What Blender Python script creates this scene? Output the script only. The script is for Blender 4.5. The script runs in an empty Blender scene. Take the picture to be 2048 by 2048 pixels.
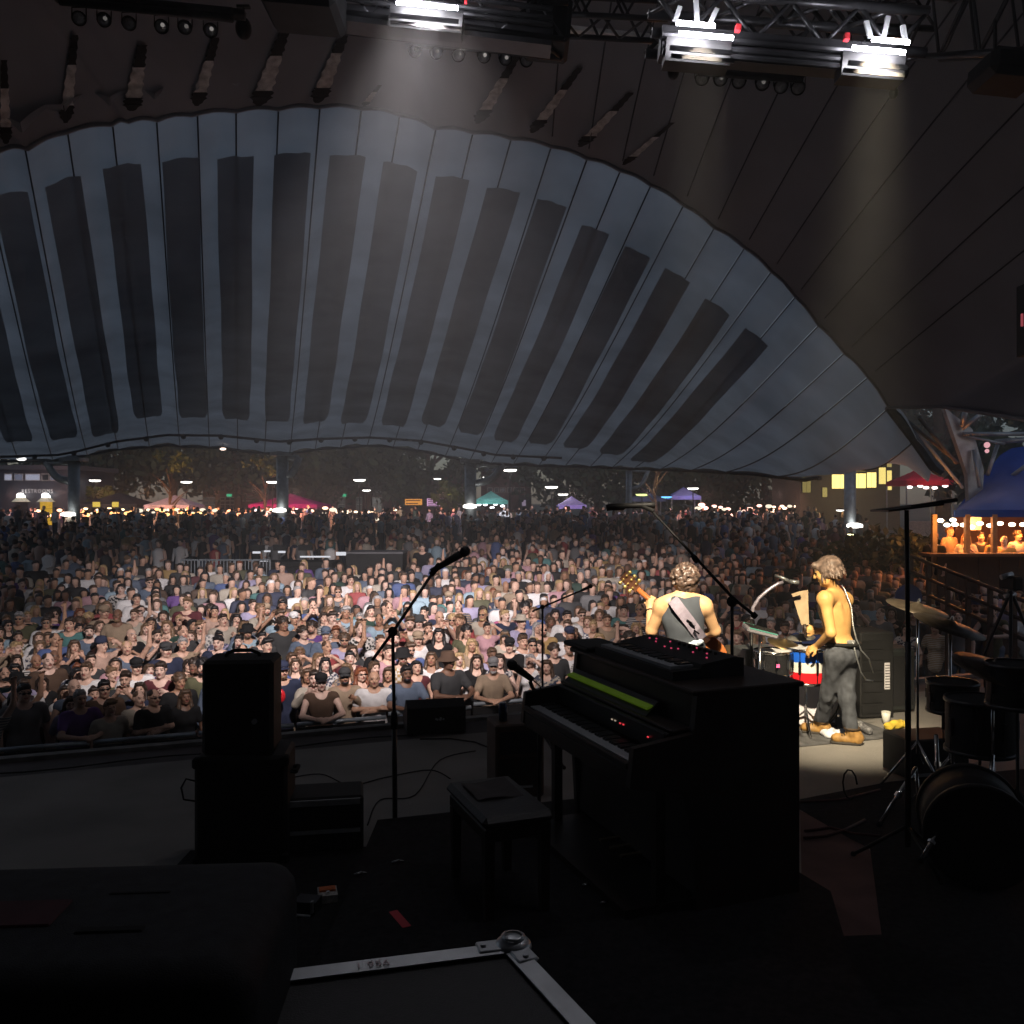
import bpy, bmesh, math, random
import numpy as np
from mathutils import Vector, Matrix, Euler

# ---------------------------------------------------------------- camera, sky, sun, exposure
F_PX, CAM_H, HORIZON = 1774.0, 2.1, 1010.0          # focal length and horizon in pixels of the 2048 px photograph
SC = bpy.context.scene
C = SC.collection
cam_d = bpy.data.cameras.new('camera')
cam = bpy.data.objects.new('camera', cam_d); C.objects.link(cam)
cam.location = (0, 0, CAM_H); cam.rotation_euler = (math.radians(90), 0, 0)
cam_d.sensor_width = 36; cam_d.lens = 36 * F_PX / 2048
cam_d.shift_y = (HORIZON - 1024) / 2048
cam_d.clip_start = 0.05; cam_d.clip_end = 2000
SC.camera = cam

W = bpy.data.worlds.new('World'); SC.world = W; W.use_nodes = True
wn = W.node_tree.nodes; wl = W.node_tree.links
sky = wn.new('ShaderNodeTexSky'); sky.sky_type = 'NISHITA'; sky.sun_disc = False
SUN_EL, SUN_ROT = math.radians(2.0), math.radians(150)
sky.sun_elevation = SUN_EL; sky.sun_rotation = SUN_ROT
sky.air_density = 1.0; sky.dust_density = 0.3; sky.ozone_density = 4.0
bg = wn['Background']; bg.inputs['Strength'].default_value = 0.24
hs_ = wn.new('ShaderNodeHueSaturation'); hs_.inputs['Saturation'].default_value = 0.38          # hazy dusk: paler than a clear sky
wl.new(sky.outputs[0], hs_.inputs['Color']); wl.new(hs_.outputs[0], bg.inputs['Color'])

sun_d = bpy.data.lights.new('sun', 'SUN'); sun_d.energy = 0.004; sun_d.angle = math.radians(12); sun_d.color = (1, .9, .8)
sun = bpy.data.objects.new('sun', sun_d); C.objects.link(sun)
sun.rotation_euler = (math.radians(88), 0, math.pi - SUN_ROT)

vs = SC.view_settings
vs.view_transform = 'Standard'; vs.look = 'None'; vs.gamma = 1.0; vs.exposure = 0.0; vs.use_curve_mapping = False
SC.render.engine = 'CYCLES'
cy = SC.cycles
cy.max_bounces = 6; cy.diffuse_bounces = 3; cy.glossy_bounces = 2; cy.transmission_bounces = 3; cy.volume_bounces = 0
cy.transparent_max_bounces = 6; cy.sample_clamp_indirect = 2.0; cy.caustics_reflective = False; cy.caustics_refractive = False
cy.use_adaptive_sampling = True; cy.adaptive_threshold = 0.015

random.seed(7); rng = np.random.default_rng(11)
R = math.radians

# ---------------------------------------------------------------- measuring
def P(px, py, Y):
    return Vector(((px - 1024) / F_PX * Y, Y, CAM_H - (py - HORIZON) / F_PX * Y))
def PZ(px, py, z):
    return P(px, py, F_PX * (CAM_H - z) / (py - HORIZON))
YAW = R(20.2)
SE = Vector((math.cos(YAW), math.sin(YAW), 0)); SN = Vector((-math.sin(YAW), math.cos(YAW), 0))   # along / out of the stage edge
def ST(s, d, z=0.0):                                  # stage coordinates: along the edge, towards the audience
    v = SE * s + SN * d; return Vector((v.x, v.y, z))
STAGE_D = 8.35
def smooth01(t):
    t = min(1, max(0, t)); return t * t * (3 - 2 * t)
BARRIER_D = 12.15
def ground_z(x, y):
    if y < 12: return -1.95
    if y < 22: return -1.95 + .092 * (y - 12)
    if y < 47: return -1.03 + 1.26 * (y - 22) / 25
    return .23 + .003 * (y - 47)

# ---------------------------------------------------------------- materials
MATS = {}
def mat(name, col, rough=.6, metal=0.0, var=.25, scale=9.0, bump=0.0, bscale=None, spec=.4, trans=0.0, emit=None, estr=0.0):
    if name in MATS: return MATS[name]
    m = bpy.data.materials.new(name); m.use_nodes = True
    n = m.node_tree.nodes; l = m.node_tree.links
    b = n['Principled BSDF']
    b.inputs['Roughness'].default_value = rough; b.inputs['Metallic'].default_value = metal
    b.inputs['Specular IOR Level'].default_value = spec
    tc = n.new('ShaderNodeTexCoord')
    if var > 0:
        nz = n.new('ShaderNodeTexNoise'); nz.inputs['Scale'].default_value = scale; nz.inputs['Detail'].default_value = 4
        l.new(tc.outputs['Object'], nz.inputs['Vector'])
        mp = n.new('ShaderNodeMapRange'); mp.inputs['From Min'].default_value = .3; mp.inputs['From Max'].default_value = .7
        mp.inputs['To Min'].default_value = 1 - var; mp.inputs['To Max'].default_value = 1 + var
        l.new(nz.outputs['Fac'], mp.inputs['Value'])
        mx = n.new('ShaderNodeMix'); mx.data_type = 'RGBA'; mx.blend_type = 'MULTIPLY'; mx.inputs['Factor'].default_value = 1
        mx.inputs[6].default_value = (*col, 1); l.new(mp.outputs[0], mx.inputs[7]); l.new(mx.outputs[2], b.inputs['Base Color'])
    else:
        b.inputs['Base Color'].default_value = (*col, 1)
    if bump > 0:
        nb = n.new('ShaderNodeTexNoise'); nb.inputs['Scale'].default_value = bscale or scale * 6; nb.inputs['Detail'].default_value = 3
        l.new(tc.outputs['Object'], nb.inputs['Vector'])
        bp = n.new('ShaderNodeBump'); bp.inputs['Strength'].default_value = bump; bp.inputs['Distance'].default_value = .01
        l.new(nb.outputs['Fac'], bp.inputs['Height']); l.new(bp.outputs[0], b.inputs['Normal'])
    if emit:
        b.inputs['Emission Color'].default_value = (*emit, 1); b.inputs['Emission Strength'].default_value = estr
    MATS[name] = m
    return m
def glow(name, col, s):
    return mat(name, (.02, .02, .02), var=0, emit=col, estr=s)
def fabric_mat(name, col, trans, rough=.8, var=.12, scale=3.0):
    m = bpy.data.materials.new(name); m.use_nodes = True
    n = m.node_tree.nodes; l = m.node_tree.links
    n.remove(n['Principled BSDF'])
    out = n['Material Output']
    tc = n.new('ShaderNodeTexCoord'); nz = n.new('ShaderNodeTexNoise'); nz.inputs['Scale'].default_value = scale; nz.inputs['Detail'].default_value = 5
    l.new(tc.outputs['Object'], nz.inputs['Vector'])
    mp = n.new('ShaderNodeMapRange'); mp.inputs['From Min'].default_value = .3; mp.inputs['From Max'].default_value = .7
    mp.inputs['To Min'].default_value = 1 - var; mp.inputs['To Max'].default_value = 1 + var
    l.new(nz.outputs['Fac'], mp.inputs['Value'])
    def tint(c):
        mx = n.new('ShaderNodeMix'); mx.data_type = 'RGBA'; mx.blend_type = 'MULTIPLY'; mx.inputs['Factor'].default_value = 1
        mx.inputs[6].default_value = (*c, 1); l.new(mp.outputs[0], mx.inputs[7]); return mx.outputs[2]
    d = n.new('ShaderNodeBsdfDiffuse'); l.new(tint(col), d.inputs['Color'])
    t = n.new('ShaderNodeBsdfTranslucent'); l.new(tint(trans), t.inputs['Color'])
    a = n.new('ShaderNodeAddShader'); l.new(d.outputs[0], a.inputs[0]); l.new(t.outputs[0], a.inputs[1])
    l.new(a.outputs[0], out.inputs['Surface'])
    MATS[name] = m
    return m

# ---------------------------------------------------------------- mesh building
class MB:
    def __init__(s): s.v = []; s.f = []; s.m = []; s.mi = 0; s.flat = set()
    def add(s, vs_, fs):
        o = len(s.v); s.v += [tuple(v) for v in vs_]; s.f += [tuple(i + o for i in f) for f in fs]; s.m += [s.mi] * len(fs)
        return s
    def box(s, c, size, rot=None, taper=(1, 1)):
        hx, hy, hz = size[0] / 2, size[1] / 2, size[2] / 2
        c = Vector(c); vv = []
        for z in (-1, 1):
            k = taper if z > 0 else (1, 1)
            for x, y in ((-1, -1), (1, -1), (1, 1), (-1, 1)):
                q = Vector((x * hx * k[0], y * hy * k[1], z * hz))
                if rot is not None: q = rot @ q
                vv.append(c + q)
        return s.add(vv, [(3, 2, 1, 0), (4, 5, 6, 7), (0, 1, 5, 4), (1, 2, 6, 5), (2, 3, 7, 6), (3, 0, 4, 7)])
    def rbox(s, c, size, r=.01, rot=None):            # box with chamfered vertical and horizontal edges
        hx, hy, hz = size[0] / 2, size[1] / 2, size[2] / 2
        c = Vector(c); r = min(r, hx * .9, hy * .9, hz * .9)
        rings = [(-hz, r), (-hz + r, 0), (hz - r, 0), (hz, r)]; vv = []
        for z, i in rings:
            for x, y in ((-hx + r + i * .0, -hy + i), (hx - r, -hy + i), (hx - i, -hy + r), (hx - i, hy - r), (hx - r, hy - i), (-hx + r, hy - i), (-hx + i, hy - r), (-hx + i, -hy + r)):
                q = Vector((x, y, z)); q = rot @ q if rot is not None else q; vv.append(c + q)
        fs = [tuple(range(7, -1, -1)), tuple(range(24, 32))]
        for k in range(3):
            for i in range(8): fs.append((k * 8 + i, k * 8 + (i + 1) % 8, k * 8 + 8 + (i + 1) % 8, k * 8 + 8 + i))
        return s.add(vv, fs)
    def tube(s, pts, r, n=8, closed=False, caps=True):
        pts = [Vector(p) for p in pts]; rs = r if isinstance(r, (list, tuple)) else [r] * len(pts)
        vv = []; fs = []; k = len(pts); prev = None
        for i, p in enumerate(pts):
            if closed: t = pts[(i + 1) % k] - pts[i - 1]
            else: t = pts[min(i + 1, k - 1)] - pts[max(i - 1, 0)]
            t.normalize()
            u = prev - t * prev.dot(t) if prev is not None else t.orthogonal()
            if u.length < 1e-6: u = t.orthogonal()
            u.normalize(); prev = u; w = t.cross(u)
            for j in range(n):
                a = 2 * math.pi * j / n; vv.append(p + (u * math.cos(a) + w * math.sin(a)) * rs[i])
        for i in range(k if closed else k - 1):
            for j in range(n): fs.append((i * n + j, i * n + (j + 1) % n, ((i + 1) % k) * n + (j + 1) % n, ((i + 1) % k) * n + j))
        if caps and not closed: fs += [tuple(range(n - 1, -1, -1)), tuple(range((k - 1) * n, k * n))]
        return s.add(vv, fs)
    def lathe(s, prof, c=(0, 0, 0), rot=None, n=24, cap=True):     # prof: (radius, height)
        c = Vector(c); vv = []; fs = []
        for r, z in prof:
            for j in range(n):
                a = 2 * math.pi * j / n; q = Vector((r * math.cos(a), r * math.sin(a), z)); q = rot @ q if rot is not None else q; vv.append(c + q)
        for i in range(len(prof) - 1):
            for j in range(n): fs.append((i * n + j, i * n + (j + 1) % n, (i + 1) * n + (j + 1) % n, (i + 1) * n + j))
        if cap: fs += [tuple(range(n - 1, -1, -1)), tuple(range((len(prof) - 1) * n, len(prof) * n))]
        return s.add(vv, fs)
    def ball(s, c, r, n=12, k=8, rot=None):
        rr = r if isinstance(r, (tuple, list)) else (r, r, r); c = Vector(c); vv = []; fs = []
        for i in range(k + 1):
            th = math.pi * i / k
            for j in range(n):
                a = 2 * math.pi * j / n; q = Vector((rr[0] * math.sin(th) * math.cos(a), rr[1] * math.sin(th) * math.sin(a), -rr[2] * math.cos(th)))
                vv.append(c + (rot @ q if rot is not None else q))
        for i in range(k):
            for j in range(n): fs.append((i * n + j, i * n + (j + 1) % n, (i + 1) * n + (j + 1) % n, (i + 1) * n + j))
        return s.add(vv, fs)
    def prism(s, poly, vec):
        vec = Vector(vec); n = len(poly); a = [Vector(p) for p in poly]
        return s.add(a + [p + vec for p in a], [tuple(range(n - 1, -1, -1)), tuple(range(n, 2 * n))] + [(i, (i + 1) % n, n + (i + 1) % n, n + i) for i in range(n)])
    def grid(s, fn, nu, nv):
        vv = [fn(i / nu, j / nv) for j in range(nv + 1) for i in range(nu + 1)]
        return s.add(vv, [(j * (nu + 1) + i, j * (nu + 1) + i + 1, (j + 1) * (nu + 1) + i + 1, (j + 1) * (nu + 1) + i) for j in range(nv) for i in range(nu)])
    def mesh(s, name, mats, off=(0, 0, 0), smooth=False):
        me = bpy.data.meshes.new(name); o = Vector(off)
        me.from_pydata([tuple(Vector(v) - o) for v in s.v], [], s.f)
        for m in (mats if isinstance(mats, (list, tuple)) else [mats]): me.materials.append(m)
        me.polygons.foreach_set('material_index', s.m)
        if smooth: me.polygons.foreach_set('use_smooth', [len(f) < 5 for f in s.f])
        me.update(); return me

def link(name, data, parent=None, loc=None):
    o = bpy.data.objects.new(name, data); C.objects.link(o)
    if parent is not None: o.parent = parent
    if loc is not None: o.location = loc
    return o
def tag(o, label=None, cat=None, group=None, kind=None):
    if label: o['label'] = label
    if cat: o['category'] = cat
    if group: o['group'] = group
    if kind: o['kind'] = kind
    return o
class T:                                              # a thing: an Empty at its base; parts are given in world coordinates (rot=0) or local ones
    def __init__(s, name, label, cat, loc=(0, 0, 0), rz=0.0, group=None, local=False):
        s.o = bpy.data.objects.new(name, None); C.objects.link(s.o); s.o.empty_display_size = .1
        s.o.location = loc; s.o.rotation_euler = (0, 0, rz); s.off = (0, 0, 0) if local else loc
        tag(s.o, label, cat, group)
    def part(s, name, mb, m, smooth=False, parent=None, kind=None, label=None):
        o = link(name, mb.mesh(name, m, s.off, smooth), parent or s.o)
        if kind: o['kind'] = kind
        if label: o['label'] = label
        return o
def single(name, mb, m, label, cat, loc=(0, 0, 0), group=None, smooth=False, kind=None):
    o = link(name, mb.mesh(name, m, loc, smooth), None, loc); return tag(o, label, cat, group, kind)
def structure(name, mb, m, smooth=False, loc=(0, 0, 0)):
    o = link(name, mb.mesh(name, m, loc, smooth), None, loc); o['kind'] = 'structure'; return o
def aim(o, target):
    d = Vector(target) - Vector(o.location); o.rotation_euler = d.to_track_quat('-Z', 'Y').to_euler()
def spot(name, parent_t, loc, target, power, col, size_deg, blend=.5, rad=.12, wide=1.0):
    d = bpy.data.lights.new(name, 'SPOT'); d.energy = power; d.color = col; d.spot_size = R(size_deg); d.spot_blend = blend; d.shadow_soft_size = rad
    o = bpy.data.objects.new(name, d); C.objects.link(o); o.location = loc; aim(o, target); o.scale = (wide, 1, 1); return o
def point(name, loc, power, col, rad=.1):
    d = bpy.data.lights.new(name, 'POINT'); d.energy = power; d.color = col; d.shadow_soft_size = rad
    o = bpy.data.objects.new(name, d); C.objects.link(o); o.location = loc; return o

# ---------------------------------------------------------------- implicit surfaces for bodies, clothes and hair
class SDF:
    def __init__(s, lo, hi, h):
        s.lo = np.array(lo, float); s.h = h
        s.n = np.maximum(4, np.ceil((np.array(hi, float) - s.lo) / h).astype(int) + 1)
        s.v = np.full(tuple(s.n), .15, np.float32)
    def block(s, a, b):
        i0 = np.clip(np.floor((np.array(a) - s.lo) / s.h).astype(int), 0, s.n - 1); i1 = np.clip(np.ceil((np.array(b) - s.lo) / s.h).astype(int) + 1, 1, s.n)
        if np.any(i1 <= i0): return None, None
        ax = [s.lo[k] + s.h * np.arange(i0[k], i1[k]) for k in range(3)]
        g = np.stack(np.meshgrid(*ax, indexing='ij'), -1).astype(np.float32)
        return (slice(i0[0], i1[0]), slice(i0[1], i1[1]), slice(i0[2], i1[2])), g
    def prim(s, p, grow=0.0):
        kind = p[0]; k = p[-1]; m = .05 + abs(grow)
        if kind in ('c', 'cs'):
            a, b, ra, rb = np.array(p[1], float), np.array(p[2], float), p[3] + grow, p[4] + grow; rm = max(ra, rb) + m
            sl, g = s.block(np.minimum(a, b) - rm, np.maximum(a, b) + rm)
            if sl is None: return
            ba = b - a; t = np.clip(((g - a) @ ba) / max(ba @ ba, 1e-9), 0, 1)
            d = np.linalg.norm(g - a - t[..., None] * ba, axis=-1) - (ra + (rb - ra) * t)
        else:
            c, r, M = np.array(p[1], float), np.array(p[2], float) + grow, p[3]; rm = r.max() + m
            sl, g = s.block(c - rm, c + rm)
            if sl is None: return
            q = g - c
            if M is not None: q = q @ np.array(M)           # world -> local (rows of M^T)
            k0 = np.linalg.norm(q / r, axis=-1); k1 = np.linalg.norm(q / (r * r), axis=-1)
            d = k0 * (k0 - 1) / np.maximum(k1, 1e-6)
        v = s.v[sl]
        if kind.endswith('s'):
            k = max(k, 1e-4); hh = np.clip(.5 - .5 * (v + d) / k, 0, 1); s.v[sl] = v * (1 - hh) + (-d) * hh + k * hh * (1 - hh)
        else:
            k = max(k, 1e-4); hh = np.clip(.5 + .5 * (v - d) / k, 0, 1); s.v[sl] = v * (1 - hh) + d * hh - k * hh * (1 - hh)
    def prims(s, ps, grow=0.0):
        for p in ps: s.prim(p, grow)
        return s
    def cut(s, fn):                                   # keep where fn(grid) < 0
        ax = [s.lo[k] + s.h * np.arange(s.n[k]) for k in range(3)]
        g = np.stack(np.meshgrid(*ax, indexing='ij'), -1); s.v = np.maximum(s.v, fn(g).astype(np.float32)); return s
    def ripple(s, amp, freq, seed=0):
        ax = [s.lo[k] + s.h * np.arange(s.n[k]) for k in range(3)]
        x, y, z = np.meshgrid(*ax, indexing='ij'); rr = np.random.default_rng(seed); d = 0
        for i in range(6):
            w = rr.normal(size=3) * freq; d = d + np.sin(x * w[0] + y * w[1] + z * w[2] + rr.uniform(0, 6.3))
        s.v = s.v + (amp * d / 3).astype(np.float32); return s
    def nets(s):
        v = s.v.copy(); v[0] = v[-1] = .1; v[:, 0] = v[:, -1] = .1; v[:, :, 0] = v[:, :, -1] = .1
        nx, ny, nz = v.shape; ins = v < 0
        cnt = np.zeros((nx - 1, ny - 1, nz - 1), np.int8); off = [(i, j, k) for i in (0, 1) for j in (0, 1) for k in (0, 1)]
        sub = lambda a, o: a[o[0]:nx - 1 + o[0], o[1]:ny - 1 + o[1], o[2]:nz - 1 + o[2]]
        for o in off: cnt += sub(ins, o)
        cell = np.argwhere((cnt > 0) & (cnt < 8))
        if len(cell) == 0: return np.zeros((0, 3)), np.zeros((0, 4), int)
        idx = np.full(cnt.shape, -1, np.int64); idx[tuple(cell.T)] = np.arange(len(cell))
        acc = np.zeros((len(cell), 3)); num = np.zeros(len(cell))
        for a in off:
            for d in range(3):
                if a[d]: continue
                b = list(a); b[d] = 1
                va = v[tuple((cell + a).T)]; vb = v[tuple((cell + b).T)]; m = (va < 0) != (vb < 0)
                t = np.where(m, va / np.where(m, va - vb, 1), 0)
                p = np.array(a, float) + 0 * acc; p[:, d] += t; acc[m] += p[m]; num += m
        vert = s.lo + s.h * (cell + acc / num[:, None])
        faces = []
        for d in range(3):
            e1, e2 = (d + 1) % 3, (d + 2) % 3; hi = [nx, ny, nz]; sa = [slice(1, -1)] * 3; sb = [slice(1, -1)] * 3
            sa[d] = slice(0, hi[d] - 1); sb[d] = slice(1, hi[d])
            A, B = ins[tuple(sa)], ins[tuple(sb)]; pos = np.argwhere(A != B)
            if len(pos) == 0: continue
            flip = A[tuple(pos.T)]
            base = pos.copy(); base[:, e1] += 1; base[:, e2] += 1
            q = []
            for u, w in ((0, 0), (1, 0), (1, 1), (0, 1)):
                cc = base.copy(); cc[:, e1] -= 1 - u; cc[:, e2] -= 1 - w; q.append(idx[tuple(cc.T)])
            q = np.stack(q, 1); q[~flip] = q[~flip][:, ::-1]; faces.append(q)
        return vert, np.concatenate(faces)
def np_mesh(name, v, f, mats=(), mi=None, smooth=True):
    me = bpy.data.meshes.new(name); n = len(f); w = f.shape[1]
    me.vertices.add(len(v)); me.vertices.foreach_set('co', np.asarray(v, np.float32).ravel())
    me.loops.add(n * w); me.loops.foreach_set('vertex_index', np.asarray(f, np.int32).ravel())
    me.polygons.add(n); me.polygons.foreach_set('loop_start', np.arange(0, n * w, w, dtype=np.int32))
    for m in mats: me.materials.append(m)
    if mi is not None: me.polygons.foreach_set('material_index', np.asarray(mi, np.int32))
    if smooth: me.polygons.foreach_set('use_smooth', np.ones(n, bool))
    me.update(calc_edges=True); me.validate(); return me
def bounds(ps, pad=.06):
    lo, hi = [], []
    for p in ps:
        if p[0].endswith('s'): continue
        if p[0] == 'c':
            r = max(p[3], p[4]); a, b = np.array(p[1], float), np.array(p[2], float); lo.append(np.minimum(a, b) - r); hi.append(np.maximum(a, b) + r)
        else:
            r = max(p[2]); lo.append(np.array(p[1], float) - r); hi.append(np.array(p[1], float) + r)
    return np.min(lo, 0) - pad, np.max(hi, 0) + pad
def xf(ps, M, t, sc=1.0):                             # rotate, scale and move primitives
    M = np.array(M); t = np.array(t, float); out = []
    for p in ps:
        if p[0] in ('c', 'cs'): out.append((p[0], M @ (np.array(p[1], float) * sc) + t, M @ (np.array(p[2], float) * sc) + t, p[3] * sc, p[4] * sc, p[5] * sc))
        else:
            m0 = np.eye(3) if p[3] is None else np.array(p[3]); out.append((p[0], M @ (np.array(p[1], float) * sc) + t, tuple(np.array(p[2]) * sc), M @ m0, p[4] * sc))
    return out
def blob(name, ps, h, mats=(), grow=0.0, ripple=None, cutfn=None, pad=.06):
    lo, hi = bounds(ps, pad + abs(grow)); s = SDF(lo, hi, h).prims(ps, grow)
    if ripple: s.ripple(*ripple)
    if cutfn is not None: s.cut(cutfn)
    v, f = s.nets(); return v, f
# ================================================================ the setting: ground, stage, roofs
from mathutils.bvhtree import BVHTree
m_lawn = mat('trodden_lawn', (.045, .05, .035), .95, scale=.6, var=.5, bump=.4, bscale=12)
m_pave = mat('paving', (.12, .11, .1), .9, scale=1.2, var=.35)
m_stage = mat('stage_concrete', (.2, .19, .18), .72, scale=1.3, var=.22, bump=.25, bscale=70, spec=.3)
m_lip = mat('stage_lip_paint', (.06, .05, .05), .7, scale=3, var=.4)
m_black = mat('black_paint', (.012, .012, .013), .6, var=.4, scale=6, spec=.25)
m_blackmetal = mat('black_metal', (.015, .015, .016), .42, metal=.3, var=.3)
m_carpet = mat('black_carpet', (.018, .017, .019), .95, scale=30, var=.4, bump=.5, bscale=160, spec=.1)
m_steel = mat('galvanised_steel', (.32, .36, .4), .5, metal=.6, scale=5, var=.2)
m_chrome = mat('chrome', (.75, .75, .76), .12, metal=1, var=.05)
m_alu = mat('aluminium', (.5, .52, .54), .38, metal=.75, scale=12, var=.12, bump=.05)
m_roofcloth = mat('stage_roof_cloth', (.33, .35, .40), .9, scale=.5, var=.15, bump=.15, bscale=20, spec=.1)
m_lacing = mat('pale_lacing_webbing', (.8, .8, .8), .85, scale=8, var=.35)
m_strip = fabric_mat('pale_membrane', (.20, .22, .25), (.265, .292, .310), scale=.45, var=.22)
m_dark_panel = fabric_mat('grey_panel_cloth', (.13, .14, .155), (.172, .184, .194), scale=.5, var=.2)  # grey for the sheets hung close under the pale membrane
m_seam = mat('seam_cord', (.07, .08, .095), .8, var=.2)

g = MB()
ys = [-30, -8, 4, 7] + [7 + i * 1.5 for i in range(1, 34)] + [60, 66, 75, 90, 120, 200, 400, 900]
xs = [-900, -300, -120, -80] + [-60 + 4 * i for i in range(31)] + [80, 120, 300, 900]
g.v = [(x, y, ground_z(x, y)) for y in ys for x in xs]; nxs = len(xs)
g.f = [(j * nxs + i, j * nxs + i + 1, (j + 1) * nxs + i + 1, (j + 1) * nxs + i) for j in range(len(ys) - 1) for i in range(nxs - 1)]; g.m = [0] * len(g.f)
structure('ground', g, m_lawn, smooth=True)
ORD = 'first second third fourth fifth sixth seventh eighth ninth tenth eleventh twelfth thirteenth fourteenth fifteenth sixteenth'.split()
for k in range(16):                                   # steel barricade in front of the audience, with a pit before it
    q = ST(-10.4 + 1.24 * k, BARRIER_D); z_ = ground_z(q.x, q.y); t_ = T('crowd_barricade', '%s steel barricade panel from the left along the front of the audience' % ORD[k], 'barricade', (q.x, q.y, z_), YAW, 'barricade panels before the stage', local=True)
    mb = MB(); mb.box((0, .02, .55), (1.2, .03, 1.0)); t_.part('panel', mb, m_blackmetal); mb = MB(); mb.tube([(-.6, 0, 1.1), (.6, 0, 1.1)], .03, 8); t_.part('top_rail', mb, m_steel, smooth=True); mb = MB(); mb.box((0, -.45, .02), (1.2, .9, .03)); t_.part('foot_plate', mb, m_blackmetal)
pv = MB(); pv.grid(lambda u, v: (-60 + 120 * u, 56 + 14 * v, ground_z(0, 56 + 14 * v) + .006), 20, 8)
structure('paved_path', pv, m_pave)

def stage_slab(name, s0, s1, d0, d1, z0, z1, m):
    b = MB(); b.prism([ST(s0, d0, z0), ST(s1, d0, z0), ST(s1, d1, z0), ST(s0, d1, z0)], (0, 0, z1 - z0)); return structure(name, b, m)
stage_slab('stage_floor', -14, 17, -6, 7.78, -2.0, 0, m_stage)
stage_slab('stage_apron', -14, 17, 7.78, STAGE_D - .1, -2.0, -.012, m_lip)
stage_slab('stage_edge_trim', -14, 17, STAGE_D - .1, STAGE_D, -2.0, .022, mat('edge_trim_grey', (.16, .155, .15), .6, scale=6, var=.4))
for k in range(9):                                    # bolted skirt boards on the front of the stage
    b = MB(); b.box((0, 0, -.98), (2.94, .05, 1.85)); o = structure('stage_skirt_board', b, m_black, loc=(0, 0, 0)); o.location = ST(-11 + 3 * k, STAGE_D + .03, 0); o.rotation_euler.z = YAW
# unseen walls added behind the camera and at the sides to block light
b = MB(); b.box((0, -5.2, 4.5), (40, .3, 12)); structure('added_back_wall', b, m_black)
b = MB(); b.box((-13.5, 0, 4.5), (.3, 11, 12)); structure('added_wing_wall', b, m_black)
b = MB(); b.box((13.5, -1.5, 3.5), (.3, 7, 10)); structure('added_wing_wall', b, m_black)

# ---- dark roof over the stage
EDGE = [(-600, 560), (-350, 425), (-150, 345), (0, 297), (53, 295), (130, 262), (223, 246), (254, 241), (313, 238), (382, 228), (472, 220), (557, 216), (636, 212), (723, 215), (800, 228),
        (869, 254), (946, 263), (1023, 275), (1103, 291), (1175, 315), (1241, 339), (1302, 368), (1368, 408), (1429, 453), (1490, 493), (1544, 541), (1592, 591), (1638, 648), (1690, 704), (1737, 752), (1779, 814)]
def edge_pt(px, py, d=13.2):
    tx = (px - 1024) / F_PX; return P(px, py, d / (math.cos(YAW) - math.sin(YAW) * tx))
fr = [edge_pt(*e) for e in EDGE] + [P(1885, 812, 15.2), P(2048, 836, 12), P(2260, 870, 9)]
rear = [Vector((p.x * 1.25, -5.0, p.z + 2.6)) for p in fr[:-3]] + [Vector((p.x * 1.25 + 1, -5.0, p.z + 1.4)) for p in fr[-3:]]
fine_f, fine_r = [], []
for i in range(len(fr) - 1):
    for t in (0, .25, .5, .75):
        sc = (0, .03, .045, .03)[int(t * 4)] * (1 if 3 <= i < 30 else 0)
        fine_f.append(fr[i].lerp(fr[i + 1], t) + Vector((0, 0, sc))); fine_r.append(rear[i].lerp(rear[i + 1], t))
fine_f.append(fr[-1]); fine_r.append(rear[-1])
def roof_pt(u, v):
    x = u * (len(fine_f) - 1); i = min(int(x), len(fine_f) - 2); t = x - i
    a = fine_f[i].lerp(fine_f[i + 1], t); c = fine_r[i].lerp(fine_r[i + 1], t)
    q = a.lerp(c, v); q.z += .9 * math.sin(math.pi * v); return q
rb = MB(); rb.grid(roof_pt, len(fine_f) - 1, 26)
rb_v, rb_f = list(rb.v), list(rb.f)
roof_bvh = BVHTree.FromPolygons([Vector(v) for v in rb_v], rb_f)
nn = len(rb.v)
rb.add([(v[0], v[1], v[2] + .06) for v in rb_v], [tuple(reversed(f)) for f in rb_f])
roof_o = structure('stage_roof', rb, m_roofcloth, smooth=True)
hem = MB(); hem.tube([p + Vector((0, .02, -.01)) for p in fine_f[8:]], .035, 6); o = link('roof_hem', hem.mesh('roof_hem', m_roofcloth, smooth=True), roof_o)
EYE = Vector((0, 0, CAM_H))
def on_roof(px, py, drop=.05):
    d = (P(px, py, 1) - EYE).normalized(); h = roof_bvh.ray_cast(EYE, d)
    return None if h[0] is None else h[0] - d * drop
for i_ in range(72, len(fine_f) - 16, 4):              # sewn seams of the roof cloth
    u_ = i_ / (len(fine_f) - 1); mb = MB(); mb.tube([roof_pt(u_, .012 + .05 * j_) + Vector((0, 0, -.012)) for j_ in range(13)], .011, 5); link('roof_seam', mb.mesh('roof_seam', m_seam, smooth=True), roof_o)
LACES = [((8, 120), (12, 288), 9), ((150, 70), (131, 246), 10), ((285, 90), (263, 222), 14), ((432, 75), (393, 212), 11), ((570, 60), (517, 212), 15), ((694, 55), (634, 206), 13),
         ((760, 170), (728, 212), 6), ((1035, 110), (955, 247), 11), ((1160, 135), (1064, 266), 10), ((1262, 185), (1160, 294), 10), ((1345, 245), (1247, 330), 7)]
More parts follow.
